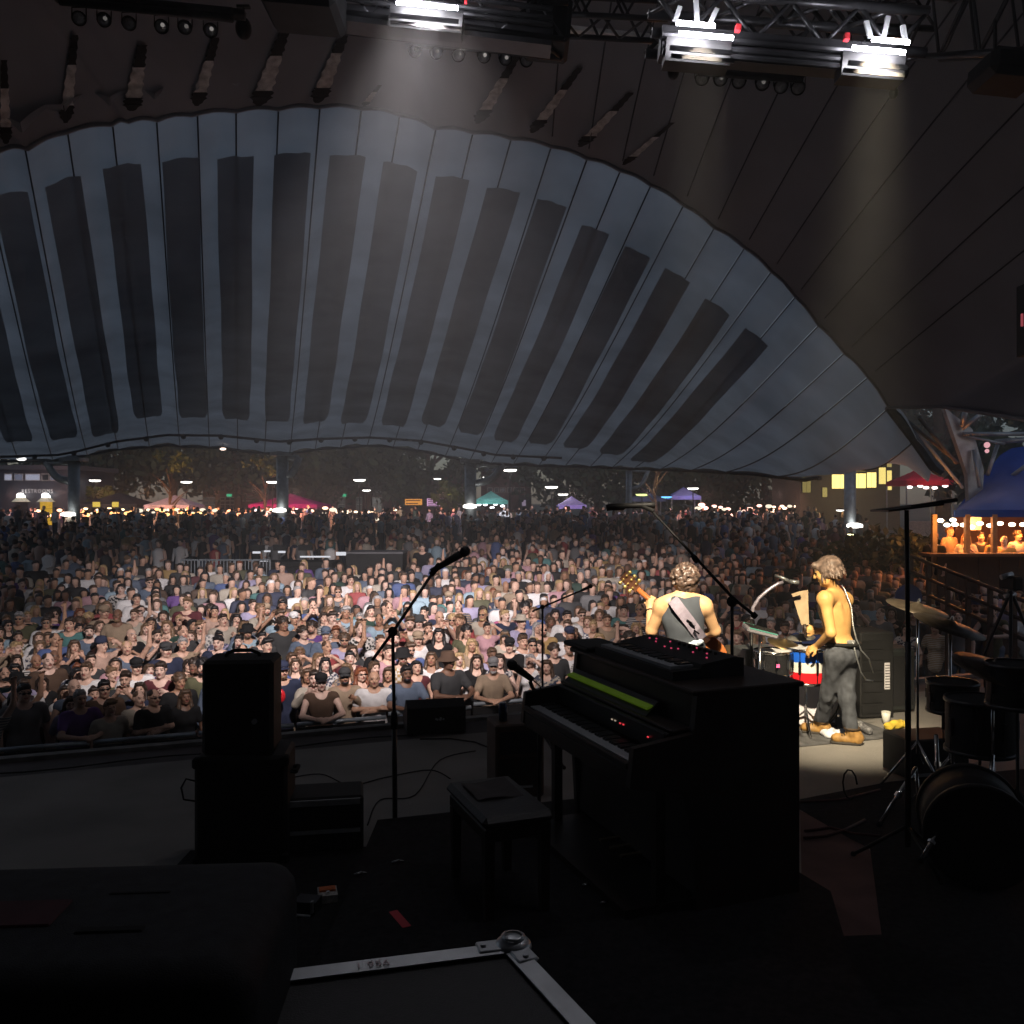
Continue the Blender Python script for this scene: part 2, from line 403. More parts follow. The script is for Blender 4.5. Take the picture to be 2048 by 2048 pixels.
for (x0, y0), (x1, y1), hw in LACES:                  # webbing laced along the roof seams: a pale run and a dark shackle plate at its end
    def ln(t, off):
        px = x0 + (x1 - x0) * t + off; py = y0 + (y1 - y0) * t; return on_roof(px, py)
    N = 9; pts = []
    for t0, t1, kind in ((0, .34, 'd'), (.34, .8, 'p'), (.8, 1.0, 'd2')):
        mb = MB(); rows = []
        for j in range(N + 1):
            t = t0 + (t1 - t0) * j / N; w = 1.2 * hw * (.55 + .5 * t) * (1 if kind != 'd2' else 1.15 * (1 - .75 * max(0, (t - .9) / .1)))
            w *= 1 + .18 * math.sin(j * 2.3 + x0)
            a, c = ln(t, -w), ln(t, w)
            if a is None or c is None: continue
            rows.append((a, c))
        for a, c in rows: mb.v += [tuple(a), tuple(c)]
        for j in range(len(rows) - 1): mb.f.append((2 * j, 2 * j + 1, 2 * j + 3, 2 * j + 2)); mb.m.append(0)
        if mb.f:
            link('lacing_strip' if kind == 'p' else 'shackle_plate' if kind == 'd2' else 'seam_flap', mb.mesh('lacing', m_lacing if kind == 'p' else m_black), roof_o)

# ---- audience canopy: pale membrane in gores, grey cloth panels hung under it, posts along the rear edge
KT = [-2, -1, 0, 1, 2, 3, 4, 5, 6, 7, 8, 9, 10, 11, 12, 13, 14, 15, 16, 17, 18, 19, 20, 21, 22, 23, 24, 25]
XT = [(-420, 500), (-300, 450), (-190, 425), (-85, 400), (21, 376), (126, 352), (245, 323), (360, 310), (471, 305), (585, 299), (694, 304), (803, 324), (905, 347), (1004, 372), (1103, 398), (1188, 452), (1271, 497), (1351, 544), (1430, 606), (1505, 666),
      (1570, 735), (1625, 790), (1675, 832), (1720, 866), (1765, 888), (1800, 900), (1832, 910), (1862, 930)]
XB = [(-210, 890), (-125, 888), (-45, 885), (40, 880), (132, 868), (213, 860), (300, 832), (387, 832), (474, 835), (554, 840), (626, 843), (704, 843), (784, 848), (858, 848), (935, 865), (1000, 880), (1070, 885), (1139, 894), (1212, 906), (1272, 921),
      (1345, 930), (1420, 934), (1500, 942), (1580, 952), (1650, 955), (1720, 903), (1790, 906), (1850, 934)]
KT = list(range(len(XT)))                             # panel k=4 is the first one in the frame
FC = EDGE + [(1830, 880), (1876, 946), (1890, 966)]
REAR = [(-400, 935), (-200, 925), (0, 921), (110, 919), (148, 914), (230, 898), (330, 889), (430, 893), (520, 904), (565, 907), (640, 896), (745, 889), (840, 899), (905, 914), (940, 920), (1000, 927), (1100, 930), (1250, 935), (1400, 941), (1500, 946), (1590, 956), (1640, 962),
        (1662, 940), (1682, 915), (1720, 903), (1780, 905), (1830, 922), (1880, 952), (1895, 966)]
def interp(tab, x):
    for (a, b), (c, d) in zip(tab, tab[1:]):
        if a <= x <= c: return b + (d - b) * (x - a) / (c - a)
    return tab[0][1] if x < tab[0][0] else tab[-1][1]
def tabk(tab, k):
    i = max(0, min(len(tab) - 2, int(math.floor(k)))); t = k - i
    return tuple(tab[i][j] + (tab[i + 1][j] - tab[i][j]) * t for j in (0, 1))
def ruling(k):
    (xt, yt), (xb, yb) = tabk(XT, k), tabk(XB, k); s = 0.0
    while s > -.8 and yt + (yb - yt) * s > interp(FC, xt + (xb - xt) * s): s -= .004
    s0 = s; s = 1.0 if yb < interp(REAR, xb) or k > 23.5 else .9
    while k <= 23.5 and s < 1.6 and yt + (yb - yt) * s < interp(REAR, xt + (xb - xt) * s): s += .004
    q = lambda s_: (xt + (xb - xt) * s_, yt + (yb - yt) * s_)
    return q(s0), q(s)
rul_cache = {}
def rul3(k):
    k = round(k, 4)
    if k not in rul_cache:
        a, b = ruling(k); A = edge_pt(a[0], a[1], 13.45); yb = 45.0 if k <= 18 else 45 - 24 * smooth01((k - 18) / 9)
        rul_cache[k] = (A, P(b[0], b[1], yb))
    return rul_cache[k]
def can(k, v):
    A, B = rul3(k); q = A.lerp(B, v)
    return q + Vector((0, 0, -.35 * math.sin(math.pi * min(1, max(0, v))) ))
def can_v(k, py):                                     # how far along the ruling a point at that height lies
    lo_, hi_ = 0.0, 1.0
    for _ in range(24):
        m_ = (lo_ + hi_) / 2; q = can(k, m_); y = HORIZON - (q.z - CAM_H) / q.y * F_PX
        if y < py: lo_ = m_
        else: hi_ = m_
    return (lo_ + hi_) / 2
canopy = T('pavilion_canopy', 'pale fan-shaped tensile roof with grey cloth panels over the audience', 'canopy', (0, 30, 0))
SEAMX = [-330, -220, -120, -40, 50, 135, 225, 313, 395, 472, 557, 640, 723, 800, 872, 946, 1023, 1103, 1175, 1241, 1302, 1368, 1429, 1490, 1544, 1592, 1638, 1690, 1737, 1779, 1830, 1872]
def k_of_edge(px):
    lo_, hi_ = 0.0, len(XT) - 1.001
    for _ in range(22):
        m_ = (lo_ + hi_) / 2
        if ruling(m_)[0][0] < px: lo_ = m_
        else: hi_ = m_
    return (lo_ + hi_) / 2
SK = [k_of_edge(x) for x in SEAMX]
for a, c in zip(SK, SK[1:]):
    mb = MB(); mb.grid(lambda u, v: can(a + (c - a) * (u * .985 + .0075), -.02 + 1.02 * v) + Vector((0, 0, .10 * math.sin(math.pi * u) + .02 * math.sin(v * 23 + a * 5) * math.sin(math.pi * u))), 5, 40)
    canopy.part('membrane_gore', mb, m_strip, smooth=True)
for a in SK[:-1]:
    mb = MB(); mb.tube([can(a, v / 20) + Vector((0, 0, -.02)) for v in range(21)], [.013 + .010 * v / 20 for v in range(21)], 6); canopy.part('seam_cord', mb, m_seam, smooth=True)
for k in range(2, 20):                                # grey cloth panels
    w0 = (.325 if k < 14 else .30); w1 = .32 if k < 14 else .34
    vt = can_v(k, tabk(XT, k)[1]); vb = can_v(k, tabk(XB, k)[1] + (6 if k in (4, 5) else 0))
    wob = [random.uniform(-.02, .02) for _ in range(8)]
    def pan(u, v):
        vv = vt + (vb - vt) * v; w = w0 + (w1 - w0) * v; w *= (1 - .0 * v)
        if v > .93: w *= 1 - .35 * ((v - .93) / .07) ** 2 * (1 if k > 12 else .5)
        kk = k + (u * 2 - 1) * w + .012 * math.sin(v * 7 + k * 2.1) + .008 * math.sin(v * 19 + k)
        q = can(kk, vv + .0006 * math.sin(u * 9 + k)); q.z -= .07 - .02 * math.sin(math.pi * u); return q
    mb = MB(); mb.grid(pan, 6, 22); canopy.part('cloth_panel', mb, m_dark_panel, smooth=True)
mb = MB(); mb.tube([can(k / 6, 1.0) + Vector((0, -.1, -.03)) for k in range(0, 24 * 6)], .07, 6); canopy.part('rear_edge_cable', mb, m_seam, smooth=True)
mb = MB()
cab = []
for k in range(8, 17 * 8):
    kk = k / 8; px = tabk(XB, kk)[0]; cab.append(can(kk, can_v(kk, interp([(-200, 915), (110, 905), (148, 898), (230, 878), (330, 865), (440, 866), (560, 878), (640, 873), (745, 870), (850, 877), (940, 893), (1000, 905), (1150, 912), (1300, 925)], px))) + Vector((0, 0, -.12)))
mb.tube(cab, .06, 5)
for i in range(4, len(cab), 7): mb.ball(cab[i] + Vector((0, 0, -.05)), .13, 6, 4)
canopy.part('lighting_catenary', mb, m_seam)
mb = MB(); mb.tube([can(k_of_edge(1779) + .1 * i, 0.0) for i in range(0, 50)], .1, 6); canopy.part('side_edge_cable', mb, m_seam)
# posts along the rear edge
def post(px, ytop, w, label, arm=0, Y=45.0, lamp=True):
    top = P(px, ytop, Y); z0 = ground_z(top.x, Y); t = T('canopy_post', label, 'post', (top.x, Y, z0), group='steel posts along the rear edge of the canopy')
    mb = MB(); mb.tube([(top.x, Y, z0), (top.x, Y, top.z)], w, 10); t.part('shaft', mb, m_steel, smooth=True)
    mb = MB(); mb.box((top.x, Y, top.z + .08), (w * 3.4, w * 3.4, .16)); mb.box((top.x, Y - .02, top.z + .3), (w * 1.6, w * 1.6, .4)); t.part('head_plate', mb, m_steel)
    if arm:
        mb = MB(); mb.tube([(top.x, Y, top.z - 1.1), (top.x + arm * .55, Y, top.z - .95)] + [(top.x + arm * (.55 + .85 * i / 5), Y, top.z - .95 + .9 * (i / 5) ** 2) for i in range(1, 6)], w * .62, 8); t.part('curved_bracket', mb, m_steel, smooth=True)
        mb = MB(); mb.tube([(top.x, Y, top.z - .1), (top.x + arm * 1.4, Y, top.z - .1)], w * .5, 6); t.part('top_bracket', mb, m_steel, smooth=True)
    if lamp:
        zl = z0 + lamp
        mb = MB(); mb.tube([(top.x, Y - w, zl), (top.x, Y - w - .25, zl)], .05, 6); br = t.part('lamp_bracket', mb, m_steel)
        mb = MB(); mb.lathe([(.12, -.1), (.34, -.06), (.34, .06), (.15, .12)], (top.x, Y - w - .3, zl), n=12); t.part('post_lamp', mb, glow('post_lamp_glow', (1, .95, .85), 5), smooth=True, parent=br)
    return t
post(148, 922, .30, 'grey steel canopy post beside the restroom building', -1.0, lamp=1.5)
post(565, 912, .30, 'grey steel canopy post in front of the magenta tent', .6, lamp=1.7)
post(941, 926, .30, 'grey steel canopy post with curved bracket beside the teal tent', 1.2, lamp=1.9)
post(1258, 938, .17, 'thin dark canopy post by the tree with a lit crown', .7, lamp=0)
post(1700, 925, .26, 'pale canopy post standing before the yellow lit windows', 0, Y=40.0, lamp=1.3)
# ================================================================ overhead rig
m_lens = mat('lamp_lens_glass', (.5, .5, .52), .25, metal=.1, var=.3, scale=40)
m_white_led = glow('white_led_face', (.95, .93, 1.0), 105.0)
m_red_plug = mat('red_connector', (.5, .03, .04), .5, var=.1)
m_dullalu = mat('dull_black_truss', (.05, .05, .055), .35, metal=.7, var=.25)
def truss(A, B, size, n, label, mat_=None):
    A, B = Vector(A), Vector(B); ax = (B - A); L = ax.length; ax.normalize()
    t = T('lighting_truss', label, 'truss', tuple(A)); m_ = mat_ or m_dullalu
    side = ax.cross(Vector((0, 0, 1))).normalized(); up = side.cross(ax)
    cor = [side * (size / 2 * a) + up * (size / 2 * b) for a, b in ((-1, -1), (1, -1), (1, 1), (-1, 1))]
    for c in cor:
        mb = MB(); mb.tube([A + c, B + c], .025, 8); t.part('chord', mb, m_, smooth=True)
    for i in range(n):
        p, q = A + ax * (L * i / n), A + ax * (L * (i + 1) / n)
        for a, b in ((0, 1), (1, 2), (2, 3), (3, 0)):
            mb = MB(); mb.tube([p + cor[a if i % 2 else b], q + cor[b if i % 2 else a]], .012, 6); t.part('brace', mb, m_, smooth=True)
    return t
def roof_y(px, py):
    h = on_roof(px, py); return 99 if h is None else h.y
def par_row(spots, Y, rpx, label, bar=None, grp='par can lamps hung in rows under the roof'):
    for i, (px, py, lit) in enumerate(spots):
        Yh = min(Y, roof_y(px, py) - .45); p = P(px, py, Yh); r = rpx / F_PX * Yh
        t = T('par_can', label[i], 'stage lamp', tuple(p), group=grp)
        rot = (Vector((0, 0, CAM_H)) - p).to_track_quat('Z', 'Y').to_matrix()
        rot = Euler((R(random.uniform(-10, 10)), R(random.uniform(-10, 10)), 0)).to_matrix() @ rot
        mb = MB(); mb.lathe([(r * .55, -r * 2.6), (r * .8, -r * 1.9), (r, -r * .3), (r * 1.08, r * .25), (r * .95, r * .25)], p, rot, 18, cap=False); mb.lathe([(0.001, -r * 2.6), (r * .55, -r * 2.6)], p, rot, 18, cap=False)
        can_o = t.part('can', mb, m_blackmetal, smooth=True)
        mb = MB(); mb.ball(p + rot @ Vector((0, 0, -r * .15)), (r * .9, r * .9, r * .35), 16, 8, rot); t.part('lens', mb, m_lens, smooth=True, parent=can_o)
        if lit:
            mb = MB(); mb.ball(p + rot @ Vector((r * .15, r * .2, r * .12)), (r * .34, r * .34, r * .14), 10, 6, rot); t.part('bulb', mb, glow('lens_glint_%d' % lit, (1, .93, .88), .10 * lit), smooth=True, parent=can_o)  # glowing blob paints the reflection in an unlit lens
        mb = MB(); mb.tube([p + Vector((-r * 1.1, 0, 0)), p + Vector((-r * 1.1, 0, r * 1.7)), p + Vector((r * 1.1, 0, r * 1.7)), p + Vector((r * 1.1, 0, 0))], r * .1, 5); t.part('yoke', mb, m_blackmetal)
ords = ['first', 'second', 'third', 'fourth', 'fifth', 'sixth']
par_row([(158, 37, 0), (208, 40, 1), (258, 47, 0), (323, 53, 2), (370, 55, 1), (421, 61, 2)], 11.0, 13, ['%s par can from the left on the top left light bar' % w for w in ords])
par_row([(830, 102, 1), (873, 105, 2), (917, 110, 1), (968, 113, 3), (1011, 118, 2), (1053, 121, 3)], 10.0, 12, ['%s par can in the glinting row beside the hazy beam' % w for w in ords])
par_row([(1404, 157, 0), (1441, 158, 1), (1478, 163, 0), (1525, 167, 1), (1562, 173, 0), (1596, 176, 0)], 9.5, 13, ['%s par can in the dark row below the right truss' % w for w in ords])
YB1 = min(roof_y(150, 30), roof_y(420, 45)) - .4
b = MB(); b.tube([P(120, 2, YB1), P(465, 37, YB1)], .05, 8); b.tube([P(120, -10, YB1), P(465, 24, YB1)], .05, 8); b.box((P(120, 2, YB1) + P(465, 37, YB1)) / 2 + Vector((0, .1, .1)), (2.2, .1, .09), Matrix.Rotation(R(5.5), 3, 'Y'))
single('light_bar', b, m_dullalu, 'dark light bar holding six par cans at top left', 'light bar', tuple(P(290, 15, 11)), smooth=True)
for px, py, Y, rr, lab in ((487, 57, 10.5, 16, 'dark oval lamp hanging alone beside the top left light bar'), (1347, 143, 9, 12, 'dark lamp hanging below the left end of the bright right truss'), (1787, 186, 9, 9, 'small dark lamp hanging alone at the right of the bright truss')):
    Y = min(Y, roof_y(px, py) - .4); p = P(px, py, Y); r = rr / F_PX * Y; t = T('hanging_lamp', lab, 'stage lamp', tuple(p))
    mb = MB(); mb.ball(p, (r, r * 1.2, r * 1.35), 14, 10); t.part('body', mb, m_blackmetal, smooth=True)
    mb = MB(); mb.tube([p + Vector((0, 0, r * 1.2)), p + Vector((0, 0, r * 2.6))], r * .16, 6); mb.box(p + Vector((0, 0, r * 2.7)), (r * 1.6, r * .6, r * .3)); t.part('hook_clamp', mb, m_blackmetal)
Yb = min(9.4, roof_y(1500, 150) - .4); b = MB(); b.tube([P(1395, 143, Yb), P(1605, 158, Yb)], .045, 8); single('light_bar', b, m_dullalu, 'dark light bar above the dark par row', 'light bar', tuple(P(1500, 150, 9.4)))
Yb = min(10, roof_y(940, 100) - .4); b = MB(); b.tube([P(815, 86, Yb), P(1070, 106, Yb)], .045, 8); single('light_bar', b, m_dullalu, 'dark light bar above the glinting par row near the hazy beam', 'light bar', tuple(P(940, 100, 10)))

def led_batten(name_label, c, L, ang, seedv, flip=1, k=1.0):
    """wide white stage floodlight: housing, glowing slats, fins, red connector"""
    c = Vector(c); rot = Matrix.Rotation(ang, 3, 'Y'); t = T('floodlight', name_label, 'stage lamp', tuple(c))
    kk = .72 if L < .4 else 1.0
    def bx(off, size, rr=None): mb = MB(); mb.box(c + rot @ (Vector(off) * kk), (size[0], size[1] * kk, size[2] * kk), rot @ rr if rr is not None else rot); return mb
    t.part('housing', bx((0, .17, -.06), (L * 1.08, .14, .16)), m_blackmetal)
    t.part('glowing_slat', bx((-.05 * flip, -.02, .04), (L * .62, .03, .024), Matrix.Rotation(R(38), 3, 'X')), m_white_led)
    t.part('glowing_slat', bx((0.02 * flip, -.02, -.025), (L * .88, .03, .024), Matrix.Rotation(R(38), 3, 'X')), m_white_led)
    t.part('reflector_slat', bx((0, .03, -.095), (L, .03, .03), Matrix.Rotation(R(20), 3, 'X')), m_dullalu)
    t.part('reflector_slat', bx((.02 * flip, .03, -.145), (L * 1.04, .03, .025), Matrix.Rotation(R(20), 3, 'X')), m_dullalu)
    for i, (x, hh, tl) in enumerate(((-.16, .1, 14), (-.04, .15, -8), (.07, .11, 20))):
        t.part('fin', bx((x * flip, .06, .09 + hh / 2), (.022, .02, hh), Matrix.Rotation(R(tl * flip), 3, 'Y')), m_alu)
    t.part('connector', bx((L * .58 * flip / kk, .02, .06), (.022, .04, .04)), m_red_plug)
    return t
def rig_truss(x0, y0, x1, y1, Y, lab, nb=8):
    A, B = P(x0, y0, Y), P(x1, y1, Y); return truss(A, B, .28 if Y > 5 else .2, nb, lab)
# truss with the two bright floodlights at the upper right
rig_truss(1300, 46, 1835, 86, 4.35, 'black lighting truss with two bright floodlights at upper right')
A, B = P(1325, 88, 4.15), P(1795, 128, 4.15)
b = MB()
for dz in (0, -.035, .045): b.tube([A + Vector((0, 0, dz)), B + Vector((0, 0, dz))], .016, 8)
b.box((A + B) / 2 + Vector((0, .08, .04)), ((B - A).length, .09, .14), Matrix.Rotation(math.atan2((A - B).z, (B - A).x), 3, 'Y'))
single('cable_trough', b, m_dullalu, 'long dark ribbed cable trough under the bright right truss', 'trough', tuple(A), smooth=False)
led_batten('left white floodlight glaring on the right hand truss', P(1405, 66, 4.05), .28, R(5), 1, 1)
led_batten('right white floodlight glaring on the right hand truss', P(1762, 96, 4.05), .27, R(5), 2, -1)
# truss with the floodlight at top centre
rig_truss(560, -8, 1130, 62, 6.8, 'black lighting truss with one bright floodlight at top centre', 9)
led_batten('white floodlight glaring at the top centre of the picture', P(850, 6, 6.4), .50, R(5.5), 3, 1)
A, B = P(555, 5, 6.6), P(1105, 72, 6.6); ang = math.atan2((A - B).z, (B - A).x)
b = MB(); b.box((A + B) / 2 + Vector((0, .15, .02)), ((B - A).length, .2, .13), Matrix.Rotation(ang, 3, 'Y'))
for dz in (.08, .13, .2): b.tube([A + Vector((.1, 0, dz)), B + Vector((0, 0, dz))], .02, 8)
single('cable_trough', b, m_dullalu, 'long dark cable trough under the top centre floodlight', 'trough', tuple(A))
b = MB(); b.rbox(P(610, 5, 6.5), (.55, .5, .26), .04, Matrix.Rotation(R(5), 3, 'Y')); single('dimmer_box', b, m_black, 'black dimmer box on the truss left of the top floodlight', 'box', tuple(P(610, 5, 6.5)))
b = MB(); b.rbox(P(1095, 60, 6.9), (.35, .4, .34), .03, Matrix.Rotation(R(5), 3, 'Y')); single('dimmer_box', b, m_black, 'black dimmer box at the right end of the top truss', 'box', tuple(P(1095, 60, 6.9)))
Yb = min(8.5, roof_y(1225, 70) - .2); b = MB(); b.box(P(1225, 70, Yb), (1.0 * Yb / 8.5, .12, .04), Matrix.Rotation(R(6), 3, 'Y')); single('support_batten', b, m_lacing, 'pale grey batten crossing the roof between the two trusses', 'batten', tuple(P(1225, 70, 8.5)))
# rig at the far right corner: diagonal truss, hanging loudspeaker
truss(P(1840, 60, 7.2), P(2150, 20, 5.2), .42, 7, 'dark lighting truss crossing the top right corner', m_dullalu)
truss(P(1120, 10, 7.4), P(1330, 20, 7.4), .34, 5, 'dark lighting truss joining the two bright trusses at the top')
truss(P(1480, 20, 7.0), P(1850, 34, 7.0), .40, 5, 'dark lighting truss above the two bright floodlights')
t = T('hanging_speaker', 'black loudspeaker hanging in the top right corner', 'loudspeaker', tuple(P(2010, 145, 5.5)))
mb = MB(); mb.rbox(P(2015, 145, 5.5), (.36, .35, .17), .04, Matrix.Rotation(R(6), 3, 'Y')); t.part('cabinet', mb, m_black)
mb = MB(); mb.tube([P(1990, 118, 5.5), P(1990, 40, 5.5)], .012, 6); t.part('cable', mb, m_blackmetal)
mb = MB(); mb.box(P(2056, 640, 5.0), (.06, .12, .4)); mb2 = mb
t = T('hanging_speaker', 'narrow dark loudspeaker with a red light at the right edge', 'loudspeaker', tuple(P(2046, 640, 5.5)))
t.part('cabinet', mb2, m_black); mb = MB(); mb.box(P(2044, 640, 4.92), (.01, .01, .07)); t.part('indicator', mb, glow('dim_red', (1, .2, .25), .25))
for k, (px, py, q, r_) in enumerate(((1610, 35, 1660, 95), (1660, 30, 1700, 98), (1690, 28, 1745, 100))):
    b = MB(); pts = [P(px, 5, 6.6)] + [P(px + (q - px) * i / 6 + 14 * math.sin(i / 6 * math.pi), 5 + (r_ - 5) * i / 6, 6.5) for i in range(1, 7)]
    b.tube(pts, .016, 6); single('hanging_cable', b, m_black, '%s slack black cable looping on the truss between the bright floodlights' % ['first', 'second', 'third'][k], 'cable', tuple(pts[0]), smooth=True)

# the light those lamps give
SPOTS = [
    ('crowd_flood', P(850, 30, 6.2), Vector((-2.6, 22.0, .1)), 13500, (1.0, .89, .88), 23, 1.0, 2.9),
    ('crowd_flood_b', P(800, 30, 6.2), Vector((-3.4, 15.2, -.3)), 7000, (1.0, .88, .85), 30, .9, 2.2),
    ('crowd_flood_c', P(900, 30, 6.2), Vector((1.5, 13.2, -.5)), 2500, (1.0, .86, .82), 44, 1.0, 1.5),
    ('performer_flood', P(1762, 100, 3.95), Vector((2.78, 7.85, .72)), 6000, (1.0, .83, .56), 26, .9, 1.0),
    ('guitar_flood', P(1405, 74, 3.95), Vector((1.30, 6.9, 1.36)), 4700, (1.0, .85, .64), 14, .9, 1.5),
]
for nm, a, b_, pw, col, sz, bl, wd in SPOTS: spot(nm, None, a, b_, pw, col, sz, bl, .12, wd)
# ================================================================ gear on the stage
m_tolex = mat('black_tolex', (.014, .014, .015), .62, scale=60, var=.35, bump=.4, bscale=220, spec=.25)
m_cloth_grill = mat('grille_cloth', (.02, .02, .022), .9, scale=120, var=.5, spec=.1)
m_wood_dark = mat('dark_stained_wood', (.022, .013, .010), .42, scale=4, var=.5, spec=.35)
m_brown = mat('brown_cabinet_wood', (.06, .032, .02), .55, scale=5, var=.4)
m_ivory = mat('white_key_plastic', (.34, .35, .37), .35, var=.06)
m_ebony = mat('black_key_plastic', (.01, .01, .01), .35, var=0)
m_rug = mat('grey_drum_mat', (.07, .07, .075), .95, scale=9, var=.5, bump=.4, bscale=90)
m_redtape = mat('red_gaffer_tape', (.42, .015, .03), .5, var=.15)
m_rubber = mat('black_rubber', (.012, .012, .012), .8, var=.2, spec=.2)
m_brass = mat('cymbal_bronze', (.34, .24, .12), .32, metal=.9, scale=14, var=.3)

def poly_sheet(name, pts, z, m, label=None, cat=None, th=.0):
    b = MB()
    if th: b.prism([(x, y, z - th) for x, y in pts], (0, 0, th))
    else: b.add([(x, y, z) for x, y in pts], [tuple(range(len(pts)))])
    if label: return single(name, b, m, label, cat, (pts[0][0], pts[0][1], z))
    return structure(name, b, m)
poly_sheet('stage_riser', [(-.82, 5.41), (-.82, .6), (1.36, .6), (1.42, 3.7), (1.585, 4.41), (1.01, 5.99)], .18, m_carpet, th=.178)
poly_sheet('stage_carpet', [(-1.95, 5.38), (-1.95, .8), (-.83, .8), (-.83, 5.44)], .006, m_carpet)
poly_sheet('drum_carpet', [(2.05, 6.31), (1.97, 6.12), (2.12, 5.56), (2.18, 5.4), (1.80, 4.32), (1.53, 4.30), (1.40, 3.4), (5, 3), (6.2, 6), (4.3, 7.1), (2.86, 6.71)], .008, m_carpet)
poly_sheet('red_light_patch', [tuple(PZ(x_, y_, .004)[:2]) for x_, y_ in ((1600, 1622), (1704, 1664), (1742, 1704), (1770, 1872), (1606, 1890))], .0045, mat('painted_red_light', (.12, .065, .062), .9, scale=3, var=.3), 'reddish painted light patch on the floor right of the piano', 'floor patch')  # reddish light on the floor put in as a coloured sheet
poly_sheet('drum_mat', [(2.28, 7.62), (3.55, 8.02), (3.36, 8.75), (2.05, 8.45)], .006, m_rug, 'grey drum mat under the bare-backed drummer', 'mat')

# ---- amplifier stack
def amp(name, label, c, w, d, h, z0, rz, parts):
    t = T(name, label, 'amplifier', (c[0], c[1], z0), rz, local=True)
    mb = MB(); mb.rbox((0, 0, h / 2), (w, d, h), .02); t.part('cabinet', mb, m_tolex)
    return t
a = PZ(470, 1728, 0)
t = amp('speaker_cabinet', 'large black speaker cabinet at the bottom of the amplifier stack', (a.x + .02, 5.35), .53, .36, .63, 0, R(6), 0)
mb = MB(); mb.box((0, -.181, .32), (.44, .01, .5)); t.part('rear_panel', mb, m_cloth_grill)
for sx in (-1, 1):
    for sz in (.03, .60):
        mb = MB(); mb.rbox((sx * .25, -.165, sz), (.05, .06, .06), .01); t.part('corner_cap', mb, m_rubber)
mb = MB(); mb.tube([(.27, -.05, .5), (.30, -.06, .5), (.30, .06, .5), (.27, .05, .5)], .012, 6); t.part('side_handle', mb, m_rubber)
t = amp('amplifier_case', 'tall black amplifier with carrying handle on top of the speaker cabinet', (a.x - .0, 5.34), .41, .30, .555, .634, R(5), 0)
mb = MB(); mb.tube([(-.10, 0, .555), (-.09, 0, .575), (-.05, 0, .592), (.05, 0, .592), (.09, 0, .575), (.10, 0, .555)], .011, 8); t.part('handle', mb, m_rubber, smooth=True)
mb = MB(); mb.box((0, -.152, .30), (.37, .008, .34)); t.part('rear_panel', mb, m_black)
mb = MB(); mb.box((0, -.157, .11), (.36, .006, .10)); t.part('vent_panel', mb, m_cloth_grill)
mb = MB(); mb.box((.11, -.153, .44), (.07, .006, .016)); t.part('badge', mb, m_alu)
mb = MB(); mb.lathe([(.016, 0), (.016, .02)], (.10, -.152, .20), Matrix.Rotation(R(90), 3, 'X'), 12); t.part('jack_socket', mb, m_alu)
for k in range(3):
    mb = MB(); mb.lathe([(.013, 0), (.011, .02)], (-.12 + .07 * k, -.152, .42), Matrix.Rotation(R(90), 3, 'X'), 12); t.part('knob', mb, m_rubber)
b = MB(); pts = [(a.x - .27 - .07 * math.sin(i / 14 * math.pi * 1.2), 5.25, .5 - .1 * i / 14 + .06 * math.cos(i)) for i in range(10)]
b.tube([(a.x - .27, 5.3, .45), (a.x - .32, 5.28, .47), (a.x - .345, 5.27, .42), (a.x - .33, 5.27, .35), (a.x - .27, 5.3, .33)], .006, 6)
single('speaker_cable', b, m_rubber, 'thin black cable looped at the left side of the amplifier stack', 'cable', (a.x - .27, 5.3, .45), smooth=True)

# ---- small combo amp with pale rails
a = P(650, 1640, 5.5)
t = T('combo_amplifier', 'low black amplifier with two pale metal rails beside the speaker cabinet', 'amplifier', (a.x, 5.5, 0), R(10), local=True)
mb = MB(); mb.rbox((0, 0, .17), (.47, .30, .33), .015); t.part('cabinet', mb, m_tolex)
mb = MB(); mb.box((0, -.154, .305), (.43, .012, .035)); t.part('rail', mb, mat('pale_rail_sheen', (.42, .44, .46), .6, var=.2))  # metal rails: their sheen put into a flat pale colour
mb = MB(); mb.box((0, -.154, .13), (.43, .012, .022)); t.part('rail', mb, mat('pale_rail_sheen', (.42, .44, .46), .6, var=.2))
mb = MB(); mb.box((0, -.154, .215), (.42, .008, .12)); t.part('grille', mb, m_cloth_grill)
for sx in (-.2, .2):
    mb = MB(); mb.lathe([(.018, 0), (.016, .012)], (sx, -.09, 0), n=8); t.part('rubber_foot', mb, m_rubber)

# ---- microphones and stands
def mic(t, head, tail, r, parent=None, grille=None):
    head, tail = Vector(head), Vector(tail); ax = (tail - head).normalized(); L = (tail - head).length
    mb = MB(); mb.tube([head + ax * r * 1.2, head + ax * L * .35, tail], [r * .78, r * .72, r * .5], 12); h = t.part('microphone_body', mb, m_black, smooth=True, parent=parent)
    mb = MB(); q = ax.to_track_quat('Z', 'Y').to_matrix(); mb.ball(head + ax * r * .3, (r, r, r * 1.15), 14, 10, q); t.part('grille_ball', mb, grille or m_blackmetal, smooth=True, parent=h)
    return h
def round_base(t, x, y, z, r=.13):
    mb = MB(); mb.lathe([(r, 0), (r, .015), (r * .8, .03), (.03, .04)], (x, y, z), n=24); t.part('base', mb, m_blackmetal, smooth=True)
def tripod(t, x, y, z, r=.30, h=.22, rz=0):
    for k in range(3):
        an = rz + k * 2.094; mb = MB(); mb.tube([(x, y, z + h), (x + r * math.cos(an), y + r * math.sin(an), z + .012)], .011, 8); l = t.part('leg', mb, m_blackmetal, smooth=True)
        mb = MB(); mb.ball((x + r * math.cos(an), y + r * math.sin(an), z + .014), .016, 8, 6); t.part('rubber_foot', mb, m_rubber, parent=l)
Y = 5.6; px = P(787, 1400, Y).x
